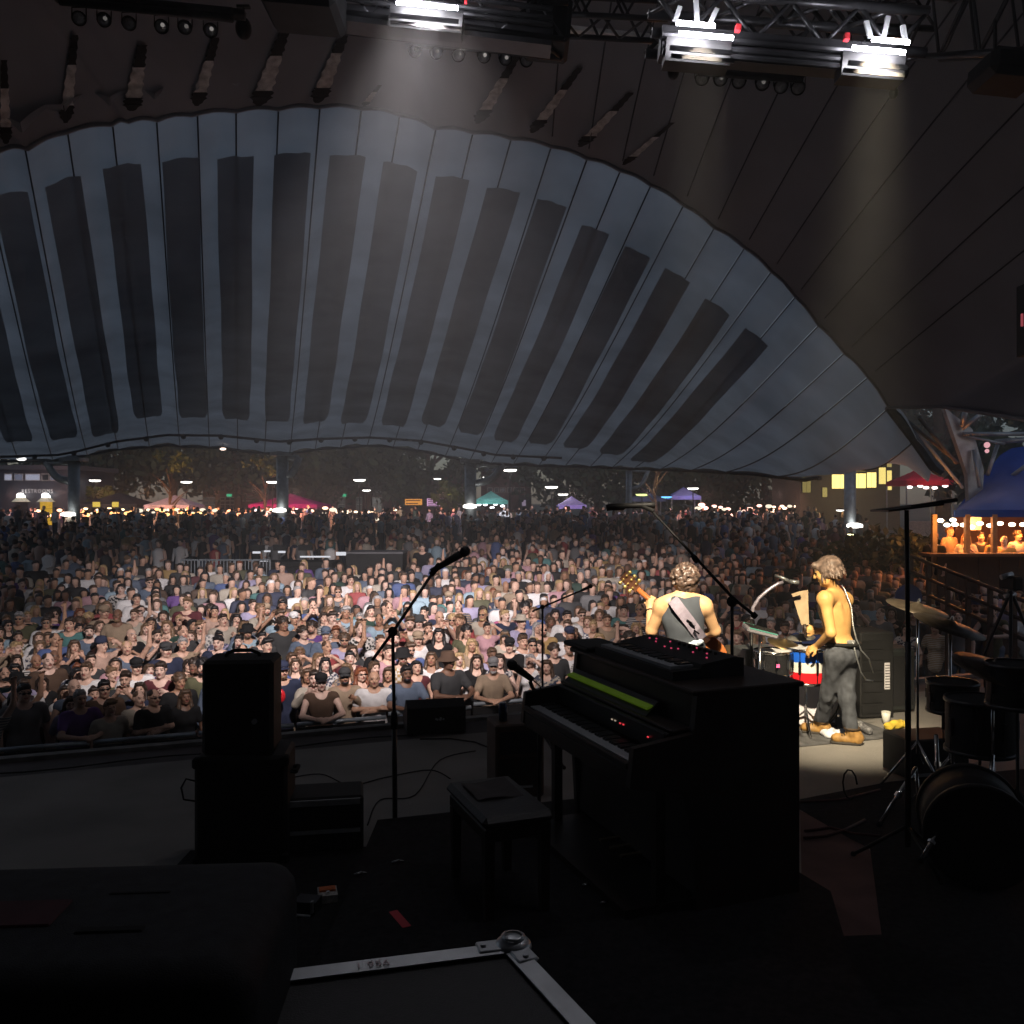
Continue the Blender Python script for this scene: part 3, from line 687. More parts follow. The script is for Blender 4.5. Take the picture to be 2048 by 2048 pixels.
t = T('microphone_stand', 'black boom microphone stand in the middle, microphone raised over the crowd', 'microphone stand', (px, Y, 0))
round_base(t, px, Y, 0)
mb = MB(); mb.tube([(px + .01, Y, .1), (px + .005, Y, .75)], .016, 10); mb.tube([(px + .005, Y, .72), (px - .005, Y, 1.29)], .011, 10); t.part('pole', mb, m_blackmetal, smooth=True)
mb = MB(); mb.lathe([(.022, -.05), (.024, 0), (.018, .05)], (px + .004, Y, .74), n=12); t.part('clutch', mb, m_rubber, smooth=True)
mb = MB(); mb.ball((px - .005, Y, 1.30), .032, 12, 8); t.part('swivel', mb, m_rubber, smooth=True)
mb = MB(); mb.tube([P(745, 1320, Y - .03), P(783, 1268, Y - .03), P(868, 1142, Y + .1)], .010, 10); t.part('boom', mb, m_blackmetal, smooth=True)
mb = MB(); mb.tube([P(862, 1150, Y + .1), P(880, 1128, Y + .1)], .019, 8); t.part('clip', mb, m_rubber)
mic(t, P(932, 1102, Y + .14), P(862, 1143, Y + .1), .034)

Y = 7.3; px = P(1085, 1300, Y).x
t = T('microphone_stand', 'thin black microphone stand near the stage edge before the crowd', 'microphone stand', (px, Y, 0))
tripod(t, px, Y, 0, rz=1.1)
mb = MB(); mb.tube([(px, Y, .1), (px, Y, 1.28)], .0085, 8); t.part('pole', mb, m_blackmetal, smooth=True)
mb = MB(); mb.tube([P(1064, 1223, Y), P(1172, 1177, Y)], .0075, 8); t.part('boom', mb, m_blackmetal, smooth=True)
mb = MB(); mb.ball(P(1085, 1214, Y), .02, 8, 6); t.part('swivel', mb, m_rubber)
mic(t, P(1182, 1172, Y), P(1163, 1181, Y), .018)

Y = 5.35; px = P(1078, 1400, Y).x
t = T('microphone_stand', 'short black microphone stand at the far end of the piano keys', 'microphone stand', (px, Y, .18))
round_base(t, px, Y, .18)
mb = MB(); mb.tube([(px, Y, .2), (px, Y, .98)], .011, 8); t.part('pole', mb, m_blackmetal, smooth=True)
mb = MB(); mb.tube([(px, Y, .97), P(1066, 1378, Y), P(1060, 1362, Y)], .012, 8); t.part('clip', mb, m_rubber, smooth=True)
h = mic(t, P(1022, 1328, Y), P(1066, 1360, Y), .032)
mb = MB(); mb.tube([P(1066, 1360, Y), P(1080, 1372, Y), P(1086, 1400, Y), P(1084, 1470, Y - .05), P(1076, 1560, Y - .1)], .005, 6); t.part('cable', mb, m_rubber, smooth=True, parent=h)

Y = 5.75; px = P(1464, 1300, Y).x
t = T('microphone_stand', 'tall black boom stand rising behind the piano over the guitarist', 'microphone stand', (px, Y, 0))
tripod(t, px, Y, 0, rz=.2)
mb = MB(); mb.tube([(px, Y, .1), (px, Y, .85)], .016, 10); mb.tube([(px, Y, .8), (px, Y, P(1464, 1205, Y).z)], .011, 10); t.part('pole', mb, m_blackmetal, smooth=True)
mb = MB(); mb.ball(P(1464, 1203, Y), .036, 12, 8); t.part('swivel', mb, m_rubber, smooth=True)
mb = MB(); mb.tube([P(1508, 1230, Y - .03), P(1464, 1194, Y - .03), P(1386, 1110, Y + .05), P(1296, 1014, Y + .1)], [.012, .011, .009, .008], 10); t.part('boom', mb, m_blackmetal, smooth=True)
mb = MB(); mb.lathe([(.018, -.03), (.02, 0), (.014, .03)], P(1390, 1117, Y + .03), Matrix.Rotation(R(-40), 3, 'Y'), 10); t.part('clutch', mb, m_rubber)
mb = MB(); mb.tube([P(1505, 1228, Y - .03), P(1512, 1234, Y - .03)], .02, 10); t.part('counterweight', mb, m_rubber)
mb = MB(); mb.tube([P(1213, 1016, Y + .1), P(1222, 1014, Y + .1), P(1246, 1014, Y + .1), P(1250, 1012, Y + .1), P(1300, 1010, Y + .1), P(1310, 1010, Y + .1)], [.022, .024, .024, .018, .018, .022], 12); hh = t.part('shotgun_microphone', mb, m_black, smooth=True)
mb = MB(); mb.tube([P(1282, 1011, Y + .09), P(1306, 1022, Y + .09)], .014, 8); t.part('clip', mb, m_rubber, parent=hh)

Y = 5.2
t = T('music_stand', 'black stand with a flat tray silhouetted before the dark bushes', 'music stand', (P(1814, 1300, Y).x, Y, 0))
px = P(1816, 1200, Y).x; tripod(t, px, Y, 0, rz=.7)
mb = MB(); mb.tube([(px, Y, .1), (px, Y, 1.3)], .017, 10); mb.tube([(px, Y, 1.25), (px - .008, Y, 2.07)], .013, 10); t.part('pole', mb, m_blackmetal, smooth=True)
mb = MB(); mb.box((px - .01, Y, 2.085), (.32, .26, .012), Matrix.Rotation(R(-7), 3, 'Y')); tr = t.part('tray', mb, m_blackmetal)
mb = MB(); mb.tube([(px - .02, Y - .1, 2.09), (px + .26, Y - .05, 2.13)], .012, 8); t.part('arm', mb, m_blackmetal)

# ---- stage monitor with small emblem, brown cabinet and can
c = PZ(866, 1462, 0) ; c = Vector((c.x, c.y + .1, 0))
t = T('stage_monitor', 'black wedge monitor with a small pale emblem at the stage edge', 'loudspeaker', tuple(c), YAW * .6, local=True)
mb = MB(); mb.prism([(-.27, -.2, 0), (-.27, .2, 0), (-.27, .2, .1), (-.27, -.06, .29), (-.27, -.2, .24)], (.54, 0, 0)); t.part('cabinet', mb, m_tolex)
mb = MB(); mb.box((0, -.204, .12), (.46, .008, .18)); t.part('rear_panel', mb, m_cloth_grill)
for x_, w_, hh_ in ((.0, .03, .018), (.035, .02, .03), (.062, .016, .016)):
    mb = MB(); mb.box((x_, -.211, .13 + hh_ * .2), (w_, .006, hh_), Matrix.Rotation(R(20), 3, 'Y')); t.part('emblem', mb, m_alu)
b = MB()
pts = [ST(-4 + i * .35, 7.9 + .05 * math.sin(i * 1.3), .008 - .004) for i in range(18)]
b.tube(pts, .006, 5); single('floor_cable', b, m_rubber, 'thin black cable lying along the stage apron', 'cable', tuple(pts[0]), smooth=True)
b = MB(); pts = [PZ(840, 1478, .008), PZ(900, 1477, .008), PZ(950, 1484, .008), PZ(985, 1498, .008), PZ(1000, 1530, .008)]; b.tube(pts, .006, 5); single('floor_cable', b, m_rubber, 'thin black cable curving from the wedge monitor to the brown cabinet', 'cable', tuple(pts[0]), smooth=True)
Y = 6.5; a = P(1030, 1440, Y)
t = T('wooden_cabinet', 'small brown wooden speaker cabinet behind the piano bench with a can on it', 'cabinet', (a.x, Y, 0), R(14), local=True)
mb = MB(); mb.rbox((0, 0, .265), (.36, .30, .53), .012); t.part('cabinet', mb, m_brown)
mb = MB(); mb.box((0, -.154, .40), (.30, .008, .16)); t.part('grille', mb, m_cloth_grill)
mb = MB(); mb.box((0, -.154, .18), (.30, .008, .22)); t.part('lower_panel', mb, m_wood_dark)
mb = MB(); mb.box((.04, -.165, .085), (.1, .014, .014)); t.part('handle', mb, m_alu)
a = P(1006, 1430, 6.45)
t = T('drink_can', 'dark aluminium drink can standing on the brown cabinet', 'can', (a.x, 6.45, .531))
mb = MB(); mb.lathe([(.026, 0), (.032, .012), (.032, .118), (.026, .132)], (a.x, 6.45, .531), n=20); t.part('body', mb, mat('can_blue', (.03, .05, .10), .3, metal=.7, scale=30, var=.6), smooth=True)
mb = MB(); mb.lathe([(.0265, .131), (.0265, .135), (.022, .136)], (a.x, 6.45, .531), n=20); t.part('lid', mb, m_alu, smooth=True)

# ---- upright piano with a synthesiser on top
PO = (.54, 4.06, .18); PR = R(21.1)
t = T('upright_piano', 'dark upright piano with pale keys and a green glowing strip', 'piano', PO, PR, local=True)
Lp, Dp, Hp = 1.36, .95, 1.02
def pbox(name, x0, x1, y0, y1, z0, z1, m=m_wood_dark, parent=None, rot=None, r=.006):
    mb = MB(); mb.rbox(((x0 + x1) / 2, (y0 + y1) / 2, (z0 + z1) / 2), (x1 - x0, y1 - y0, z1 - z0), r, rot); return t.part(name, mb, m, parent=parent)
for y0, y1 in ((0, .04), (Lp - .04, Lp)):
    mb = MB(); mb.prism([(.36, y0, 0), (Dp, y0, 0), (Dp, y0, Hp), (.36, y0, Hp), (.34, y0, .84), (.02, y0, .80), (.0, y0, .62), (.30, y0, .56), (.34, y0, .4)], (0, y1 - y0, 0)); t.part('side_panel', mb, m_wood_dark)
pbox('upper_panel', .37, .40, .042, Lp - .042, .80, Hp - .005)
pbox('lower_panel', .37, .40, .042, Lp - .042, .06, .60)
pbox('back_panel', Dp - .03, Dp - .004, .042, Lp - .042, .02, Hp - .01)
pbox('key_bed', .01, .38, .042, Lp - .042, .60, .69)
pbox('key_slip', .005, .03, .042, Lp - .042, .691, .725)
pbox('fallboard', .215, .245, .06, Lp - .06, .735, .84, m_ebony)
pbox('music_shelf', .245, .372, .044, Lp - .044, .84, .856)
lid = pbox('top_lid', .33, Dp + .02, -.015, Lp + .015, Hp + .001, Hp + .026)
n_white = 52; kw = (Lp - .16) / n_white
mb = MB()
for i in range(n_white): mb.box((.105, .08 + kw * (i + .5), .716), (.145, kw * .93, .022))
t.part('white_keys', mb, m_ivory, kind='stuff')
mb = MB()
for i in range(n_white - 1):
    if i % 7 in (0, 1, 3, 4, 5): mb.box((.135, .08 + kw * (i + 1), .733), (.088, kw * .55, .014))
t.part('black_keys', mb, m_ebony, kind='stuff')
mb = MB(); mb.box((.30, .82, .895), (.040, .96, .010), Matrix.Rotation(R(-18), 3, 'Y')); t.part('green_light_strip', mb, mat('green_strip', (.12, .2, .02), .5, emit=(.34, .60, .03), estr=.06), label='glowing green strip along the music shelf')
mb = MB(); mb.prism([(.268, .33, .857), (.268, 1.31, .857), (.345, 1.31, .925), (.345, .33, .925)], (.006, 0, -.004)); t.part('music_desk', mb, m_ebony)
for y_, x_, c_ in ((.46, .225, 'r'), (.49, .222, 'r'), (.55, .225, 'w'), (.58, .222, 'w'), (.20, .22, 'r')):
    mb = MB(); mb.box((x_ - .012, y_, .79), (.005, .012, .006)); t.part('indicator_light', mb, glow('led_red', (1, .06, .08), .8) if c_ == 'r' else glow('led_warm', (1, .8, .6), .35))
for y_ in (.09, Lp - .09):
    mb = MB(); mb.box((.2, y_, .31), (.05, .05, .58)); t.part('front_leg', mb, m_wood_dark)
mb = MB(); mb.box((.2, Lp / 2, .02), (.4, Lp - .1, .04)); t.part('plinth', mb, m_wood_dark)
for k in range(3):
    mb = MB(); mb.box((.31, Lp / 2 - .12 + .12 * k, .07), (.12, .025, .012)); t.part('pedal', mb, m_brass)
# synthesiser
KO = Vector((math.cos(PR), math.sin(PR), 0)); KL = Vector((-math.sin(PR), math.cos(PR), 0))
so = Vector(PO) + KO * .36 + KL * .22 + Vector((0, 0, Hp + .027))
t = T('synthesizer', 'black synthesiser keyboard with red lights lying on the piano', 'keyboard', tuple(so), PR, local=True)
mb = MB(); mb.prism([(0, 0, .0), (.42, 0, 0), (.42, 0, .09), (.36, 0, .098), (.17, 0, .072), (.16, 0, .05), (0, 0, .045)], (0, .86, 0)); t.part('case', mb, m_black)
mb = MB()
for i in range(32): mb.box((.085, .05 + .024 * (i + .5), .055), (.135, .022, .016))
t.part('white_keys', mb, m_ivory, kind='stuff')
mb = MB()
for i in range(31):
    if i % 7 in (0, 1, 3, 4, 5): mb.box((.11, .05 + .024 * (i + 1), .067), (.08, .012, .012))
t.part('black_keys', mb, m_ebony, kind='stuff')
for i in range(11):
    mb = MB(); yy = .1 + .066 * i + random.uniform(-.015, .015); xx = .22 + .12 * random.random(); mb.box((xx, yy, .074 + (xx - .17) * .137 + .002), (.007, .008, .006)); t.part('indicator_light', mb, glow('led_pink', (1, .10, .22), .5))
for i in range(8):
    mb = MB(); mb.lathe([(.010, 0), (.008, .014)], (.33, .12 + .05 * i, .092), n=10); t.part('knob', mb, m_rubber)
so2 = Vector(PO) + KO * .34 + KL * .98 + Vector((0, 0, Hp + .027))
b = MB(); b.rbox((.12, .2, .015), (.26, .34, .03), .01); o = single('effects_box', b, m_black, 'black box at the far end of the piano top beside the synthesiser', 'box'); o.location = so2 + KL * .12; o.rotation_euler.z = PR

# ---- piano bench
bc = PZ(996, 1592, .66)
t = T('piano_bench', 'dark padded piano bench in front of the piano', 'bench', (bc.x, bc.y, .18), PR, local=True)
mb = MB(); mb.rbox((0, 0, .455), (.36, .60, .055), .022); t.part('seat', mb, mat('bench_leather', (.02, .018, .018), .4, scale=8, var=.3, bump=.2))
mb = MB(); mb.rbox((0, 0, .395), (.33, .56, .06), .006); t.part('apron', mb, m_wood_dark)
for sx in (-.14, .14):
    for sy in (-.25, .25):
        mb = MB(); mb.box((sx, sy, .183), (.04, .04, .366), taper=(1.2, 1.2)); t.part('leg', mb, m_wood_dark)
mb = MB(); mb.grid(lambda u, v: (-.12 + .24 * u, -.05 + .28 * v, .489 + .006 * math.sin(u * 5 + v * 3)), 8, 8); o = single('folded_cloth', mb, mat('worn_grey_cloth', (.05, .043, .043), .9, var=.3), 'thin grey cloth lying on the piano bench', 'cloth'); o.location = (bc.x, bc.y, .18); o.rotation_euler.z = PR

# ---- flight cases in the foreground
def ang(v): return math.atan2(v.y, v.x)
zc = 1.0; K = PZ(1032, 1888, zc); A1 = PZ(615, 1940, zc); B1 = PZ(1184, 2048, zc)
ua = (A1 - K).normalized(); ub = (B1 - K).normalized(); La, Lb = 1.05, .75
t = T('flight_case', 'black flight case with aluminium edges and a ball corner in the foreground', 'flight case', (K.x, K.y, .18))
C4 = [K, K + ua * La, K + ua * La + ub * Lb, K + ub * Lb]; inn = (ua + ub) * .012
mb = MB(); base = [c_ * 1.0 for c_ in C4]; cen = sum(C4, Vector()) / 4
body = [c_ + (cen - c_).normalized() * .012 for c_ in C4]
mb.prism([Vector((p.x, p.y, .18)) for p in body], (0, 0, zc - .18 - .006)); t.part('case_body', mb, mat('case_laminate', (.012, .011, .013), .5, scale=40, var=.3, bump=.2))
def extr(p, q, nm):
    d = (q - p).normalized(); side = Vector((0, 0, 1)).cross(d); side = side if side.dot(cen - p) > 0 else -side
    w = .045; mb = MB(); a_ = p + d * .04; b_ = q - d * .04
    mb.prism([a_ - side * .003, a_ + side * w, a_ + side * w + Vector((0, 0, .004)), a_ - side * .003 + Vector((0, 0, .006))], b_ - a_); mb.prism([a_ - side * .004, a_ - side * .001, a_ - side * .001 - Vector((0, 0, .04)), a_ - side * .004 - Vector((0, 0, .04))], b_ - a_)
    return t.part(nm, mb, m_alu)
ex1 = extr(C4[0], C4[1], 'edge_extrusion'); extr(C4[3], C4[0], 'edge_extrusion'); extr(C4[1], C4[2], 'edge_extrusion'); extr(C4[2], C4[3], 'edge_extrusion')
mb = MB(); mb.ball(K + (cen - K).normalized() * .012 + Vector((0, 0, .0)), (.047, .047, .026), 18, 12)
for d_ in (ua, ub):
    mb.rbox(K + d_ * .055 + (cen - K).normalized() * .012 + Vector((0, 0, .004)), (.075, .055, .010), .004, Matrix.Rotation(ang(d_), 3, 'Z'))
    mb.lathe([(.008, 0), (.006, .005)], K + d_ * .075 + (cen - K).normalized() * .014 + Vector((0, 0, .010)), n=8)
mb.lathe([(.026, .022), (.030, .026), (.022, .028)], K + (cen - K).normalized() * .012, n=16, cap=False)
t.part('ball_corner', mb, m_alu, smooth=True)
# stencilled figures on the edge extrusion
def stencil(txt, origin, ux, uy, size, par):
    cu = bpy.data.curves.new('stencil', 'FONT'); cu.body = txt; cu.size = size; cu.extrude = .0006
    tmp = bpy.data.objects.new('tmp', cu); C.objects.link(tmp); bpy.context.view_layer.update()
    me = bpy.data.meshes.new_from_object(tmp.evaluated_get(bpy.context.evaluated_depsgraph_get())); bpy.data.objects.remove(tmp)
    uz = ux.cross(uy)
    for v in me.vertices: v.co = Vector(origin) + ux * v.co.x + uy * v.co.y + uz * v.co.z
    return me
me = stencil('1 956', K + ua * .40 + (cen - K).normalized() * .0 + Vector((0, 0, .0075)), -ua, ub * -1 if False else (Vector((0, 0, 1)).cross(-ua)), .036, None)
side = Vector((0, 0, 1)).cross(-ua); sgn = 1 if side.dot(cen - K) > 0 else -1
for v in me.vertices: v.co += side * (.008 if sgn > 0 else -.036) - Vector(t.off)
me.materials.append(mat('pale_pink_stencil', (.75, .6, .62), .6, var=.2)); link('stencil_number', me, ex1)

t = T('padded_case', 'large dark rounded case filling the lower left foreground', 'case', (-1.25, 1.75, .0))
zt = 1.42; ang_l = R(4)
rotc = Matrix.Rotation(ang_l, 3, 'Z')
def cb(x0, x1, y0, y1, z0, z1, r): mb = MB(); c_ = Vector(((x0 + x1) / 2, (y0 + y1) / 2, (z0 + z1) / 2)); mb.rbox(rotc @ (c_ - Vector((-.5, 1.9, 0))) + Vector((-.5, 1.9, 0)), (x1 - x0, y1 - y0, z1 - z0), r, rotc); return mb
ps = [('e', (0, 0, 0), (1, 1, 1), None, .01)]
class RB: pass
def round_box_mesh(c_, half, r, h, rot=None):
    lo_ = -np.array(half) - .05; s_ = SDF(lo_, -lo_, h); ax_ = [s_.lo[k] + s_.h * np.arange(s_.n[k]) for k in range(3)]
    g_ = np.abs(np.stack(np.meshgrid(*ax_, indexing='ij'), -1)) - (np.array(half) - r)
    s_.v = (np.linalg.norm(np.maximum(g_, 0), axis=-1) + np.minimum(g_.max(-1), 0) - r).astype(np.float32); v_, f_ = s_.nets()
    if rot is not None: v_ = v_ @ np.array(rot).T
    return v_ + np.array(c_), f_
cl = P(300, 1760, 1.9)
v_, f_ = round_box_mesh((-1.22 - -1.25, 1.86 - 1.75, .615), (.72, .29, .625), .07, .02, rotc)
link('shell', np_mesh('shell', v_, f_, [mat('case_nylon', (.022, .022, .026), .75, scale=25, var=.3, bump=.4, bscale=300, spec=.2)]), t.o)
for x_ in (-.82, -1.5):
    mb = cb(x_ - .07, x_ + .07, 1.80, 1.83, 1.226, 1.244, .006); t.part('grip_recess', mb, m_rubber)
    mb = cb(x_ - .07, x_ + .07, 1.98, 2.0, 1.226, 1.242, .006); t.part('grip_recess', mb, m_rubber)
mb = cb(-1.9, -.95, 1.84, 1.96, 1.232, 1.2445, .003); t.part('lid_panel', mb, mat('dark_red_nylon', (.05, .008, .014), .8, var=.3), label='dark red panel on the case lid')

# ---- small things on the riser
b = MB(); q = PZ(795, 1838, .181); q2 = PZ(815, 1872, .181); dd = (PZ(812, 1852, .181) - PZ(784, 1824, .181)); sd = Vector((-dd.y, dd.x, 0)).normalized() * .021
p0, p1 = PZ(786, 1822, .182), PZ(814, 1854, .182)
b.add([p0 - sd, p0 + sd, p1 + sd, p1 - sd] + [v + Vector((0, 0, .001)) for v in (p0 - sd, p0 + sd, p1 + sd, p1 - sd)], [(4, 5, 6, 7), (3, 2, 1, 0), (0, 1, 5, 4), (1, 2, 6, 5), (2, 3, 7, 6), (3, 0, 4, 7)])
single('tape_mark', b, m_redtape, 'short red tape mark on the dark riser', 'tape mark', tuple(p0))
a = PZ(655, 1792, .02)
t = T('effects_pedal', 'small orange and white effects pedal on the black carpet', 'pedal', (a.x, a.y, .007), R(15), local=True)
mb = MB(); mb.prism([(-.05, -.06, 0), (.05, -.06, 0), (.05, .06, 0), (-.05, .06, 0)], (0, 0, .04)); t.part('case', mb, mat('pedal_white', (.4, .38, .36), .5, var=.4, scale=60))
mb = MB(); mb.box((0, .015, .045), (.085, .05, .010)); t.part('label_plate', mb, mat('pedal_orange', (.5, .12, .03), .5, var=.3, scale=60))
mb = MB(); mb.lathe([(.010, 0), (.010, .014)], (0, -.035, .04), n=10); t.part('footswitch', mb, m_chrome)
a = PZ(615, 1815, .02)
t = T('pedal_power_unit', 'small dark metal power unit beside the orange pedal', 'power unit', (a.x, a.y, .007), R(-10), local=True)
mb = MB(); mb.box((0, 0, .03), (.12, .10, .06)); t.part('case', mb, m_dullalu)
mb = MB(); mb.box((.05, -.06, .045), (.012, .02, .06)); t.part('switch', mb, m_alu)
mb = MB(); mb.box((-.0, -.075, .005), (.09, .02, .008)); t.part('bracket', mb, m_alu)
for k, (x_, y_) in enumerate(((708, 1750), (783, 1726), (1200, 1808), (1165, 1772))):
    a = PZ(x_, y_, .19); b = MB(); b.tube([a, a + Vector((.04, .015, .006))], .009, 8); b.tube([a + Vector((.04, .015, .006)), a + Vector((.062, .022, .0))], .006, 8)
    single('jack_plug', b, m_chrome, ['bright jack plug lying right of the orange pedal', 'bright jack plug lying below the middle microphone stand', 'bright jack plug lying near the piano pedals', 'dull jack plug lying below the piano keys'][k], 'plug', tuple(a), smooth=True)
for k, pts in enumerate(([PZ(1610, 1662, .012), PZ(1660, 1655, .012), PZ(1710, 1668, .012), PZ(1760, 1672, .012)], [PZ(1608, 1676, .012), PZ(1650, 1672, .012), PZ(1690, 1660, .012), PZ(1730, 1640, .012)], [PZ(1600, 1604, .014), PZ(1680, 1600, .014), PZ(1760, 1580, .014)])):
    b = MB(); b.tube(pts, .010, 6); single('floor_cable', b, mat('dark_red_cable', (.06, .012, .012), .6, var=.2), ['dark cable snaking right of the piano on the reddish floor', 'second dark cable crossing the first beside the piano', 'dark cable along the edge of the drum carpet'][k], 'cable', tuple(pts[0]), smooth=True)
for k, pts in enumerate(([(560, 1560), (640, 1548), (700, 1570), (770, 1555), (860, 1540), (905, 1560)], [(735, 1650), (760, 1600), (830, 1590), (880, 1520), (960, 1500)])):
    P3 = [PZ(x_, y_, .008) for x_, y_ in pts]; fine = []
    for i in range(len(P3) - 1):
        for j in range(6):
            u_ = j / 6; a_, b_, c_, d_ = P3[max(i - 1, 0)], P3[i], P3[i + 1], P3[min(i + 2, len(P3) - 1)]
            fine.append(.5 * ((2 * b_) + (c_ - a_) * u_ + (2 * a_ - 5 * b_ + 4 * c_ - d_) * u_ ** 2 + (3 * b_ - a_ - 3 * c_ + d_) * u_ ** 3))
    b = MB(); b.tube(fine, .0045, 6); single('floor_cable', b, m_rubber, ['black cable snaking over the floor right of the amplifier stack', 'black cable running from the riser towards the brown cabinet'][k], 'cable', tuple(fine[0]), smooth=True)
# ================================================================ people: shared anatomy
HEAD = [('e', (0, .015, .03), (.076, .096, .094), None, .03), ('e', (0, -.022, -.03), (.060, .072, .088), None, .03), ('c', (-.03, -.035, -.078), (.03, -.035, -.078), .03, .03, .02), ('e', (0, -.072, -.098), (.022, .02, .018), None, .02),
        ('c', (0, -.090, .012), (0, -.112, -.020), .010, .015, .010), ('c', (-.036, -.083, .034), (.036, -.083, .034), .014, .014, .016), ('e', (.038, -.068, -.025), (.024, .022, .024), None, .02), ('e', (-.038, -.068, -.025), (.024, .022, .024), None, .02),
        ('es', (.031, -.104, .012), (.018, .016, .012), None, .010), ('es', (-.031, -.104, .012), (.018, .016, .012), None, .010), ('e', (.031, -.081, .012), (.013, .013, .012), None, .004), ('e', (-.031, -.081, .012), (.013, .013, .012), None, .004),
        ('c', (-.018, -.088, -.056), (.018, -.088, -.056), .010, .010, .008), ('e', (.079, .012, 0), (.010, .024, .032), None, .010), ('e', (-.079, .012, 0), (.010, .024, .032), None, .010)]
def face_index(c):                                    # c: face centres in head space; 0 skin, 1 lips, 2 eyes, 3 brows
    x, y, z = np.abs(c[:, 0]), c[:, 1], c[:, 2]; mi = np.zeros(len(c), int)
    mi[(np.abs(z + .056) < .0085) & (x < .024) & (y < -.078)] = 1
    mi[((x - .031) ** 2 / .014 ** 2 + (z - .012) ** 2 / .0085 ** 2 < 1) & (y < -.07)] = 2
    mi[(np.abs(z - .036) < .0065) & (x > .012) & (x < .052) & (y < -.06)] = 3
    return mi
def centres(v, f): return v[f].mean(1)
def hand(w, d, nrm, curl=.5, thumb=1, sc=1.0):
    """palm, four unequal bent fingers and a thumb; w wrist, d direction of the fingers, nrm out of the palm's back"""
    w, d, nrm = np.array(w, float), np.array(d, float), np.array(nrm, float); d /= np.linalg.norm(d); nrm -= d * (nrm @ d); nrm /= np.linalg.norm(nrm); s = np.cross(d, nrm)
    ps = [('c', w, w + d * .05 * sc, .026 * sc, .024 * sc, .02)]
    for i, (o_, L_) in enumerate(((-.030, .068), (-.010, .080), (.010, .076), (.030, .060))):
        a = w + d * (.078 - .004 * abs(i - 1)) * sc + s * o_ * sc; ps.append(('c', w + d * .03 * sc + s * o_ * .7 * sc, a, .014 * sc, .0115 * sc, .010))
        dd = d * math.cos(curl) - nrm * math.sin(curl); b_ = a + dd * L_ * .55 * sc; d2 = d * math.cos(curl * 2.1) - nrm * math.sin(curl * 2.1)
        ps.append(('c', a, b_, .0105 * sc, .0095 * sc, .006)); ps.append(('c', b_, b_ + d2 * L_ * .5 * sc, .0095 * sc, .008 * sc, .006))
    tb = w + d * .02 * sc - s * .024 * sc * thumb; t1 = tb + (d * .6 - s * .7 * thumb - nrm * .3) * .045 * sc; t2 = t1 + (d * .9 - s * .1 * thumb - nrm * .4) * .034 * sc
    ps += [('c', tb, t1, .016 * sc, .0115 * sc, .010), ('c', t1, t2, .0115 * sc, .009 * sc, .006)]
    return ps
def skin_mat(name, col): return mat(name, col, .5, scale=14, var=.10, spec=.35, bump=.05, bscale=90)
m_skin_warm = skin_mat('skin_stage', (.54, .32, .16))
m_lip = mat('lips', (.34, .12, .10), .45, var=.1); m_eye = mat('eyes', (.05, .035, .03), .25, var=0, spec=.6)
def frame3(fwd, up=(0, 0, 1)):                        # rotation taking local facing -Y to fwd
    y = -np.array(fwd, float); y /= np.linalg.norm(y); x = np.cross(y, np.array(up, float)); x /= np.linalg.norm(x); z = np.cross(x, y); return np.stack([x, y, z], 1)
def V(p): return np.array(tuple(p))
def body_obj(name, ps, h, loc, mats_, headpos=None, headM=None, ripple=None):
    v, f = blob(name, ps, h, ripple=ripple); mi = None
    if headpos is not None: mi = face_index((centres(v, f) - headpos) @ headM)
    return np_mesh(name, v - np.array(loc), f, mats_, mi)

# ---- the guitarist (seen from behind)
Y0 = 6.85
gp = lambda px, py, dy=0.0: V(P(px, py, Y0 + dy))
hpos = gp(1368, 1164, .05); hM = frame3((-.15, 1, -.12))
shL, shR = gp(1324, 1214, .03), gp(1408, 1213, 0); elL, elR = gp(1303, 1262, .10), gp(1430, 1262, .08); wrL, wrR = gp(1300, 1217, .24), gp(1402, 1270, .20)
chest, belly, pelv = gp(1366, 1236), gp(1370, 1272), gp(1372, 1312)
torso = [('e', chest, (.152, .10, .17), None, .04), ('e', belly, (.130, .095, .17), None, .05), ('e', pelv, (.155, .115, .14), None, .05), ('c', gp(1338, 1205), gp(1396, 1205), .055, .055, .04), ('c', gp(1368, 1200), gp(1368, 1176, .03), .058, .052, .03)]
traps = [('c', gp(1368, 1190), gp(1332, 1206), .045, .05, .04), ('c', gp(1368, 1190), gp(1402, 1206), .045, .05, .04)]
armL = [('c', shL, elL, .060, .043, .03), ('e', shL, (.066, .066, .07), None, .03), ('c', elL, wrL, .045, .029, .02)]; armR = [('c', shR, elR, .060, .043, .03), ('e', shR, (.066, .066, .07), None, .03), ('c', elR, wrR, .045, .029, .02)]
hipL, hipR = gp(1352, 1330, .02), gp(1392, 1330, 0); knL, knR = np.array([hipL[0] - .02, Y0 + .02, .47]), np.array([hipR[0] + .03, Y0 - .02, .47]); anL, anR = np.array([hipL[0] - .03, Y0 + .05, .08]), np.array([hipR[0] + .06, Y0 - .05, .08])
legs = [('c', hipL, knL, .085, .058, .04), ('c', knL, anL, .056, .04, .03), ('c', hipR, knR, .085, .058, .04), ('c', knR, anR, .056, .04, .03)]
hn = hand(wrL, (.02, .1, 1.0), (-.6, -.7, 0), 1.0, 1, .95) + hand(wrR, (-1, .3, -.25), (.2, -.8, .5), .8, -1, .95)
allp = torso + traps + armL + armR + legs + hn + xf(HEAD, hM, hpos, 1.0)
GL = (float(pelv[0]), Y0, 0.0)
gtr = link('person', body_obj('person', allp, .0085, GL, [m_skin_warm, m_lip, m_eye, mat('brown_hair', (.07, .045, .03), .6)], hpos, hM), None, GL)
tag(gtr, 'person in dark sleeveless top playing guitar with back to us behind the piano', 'person')
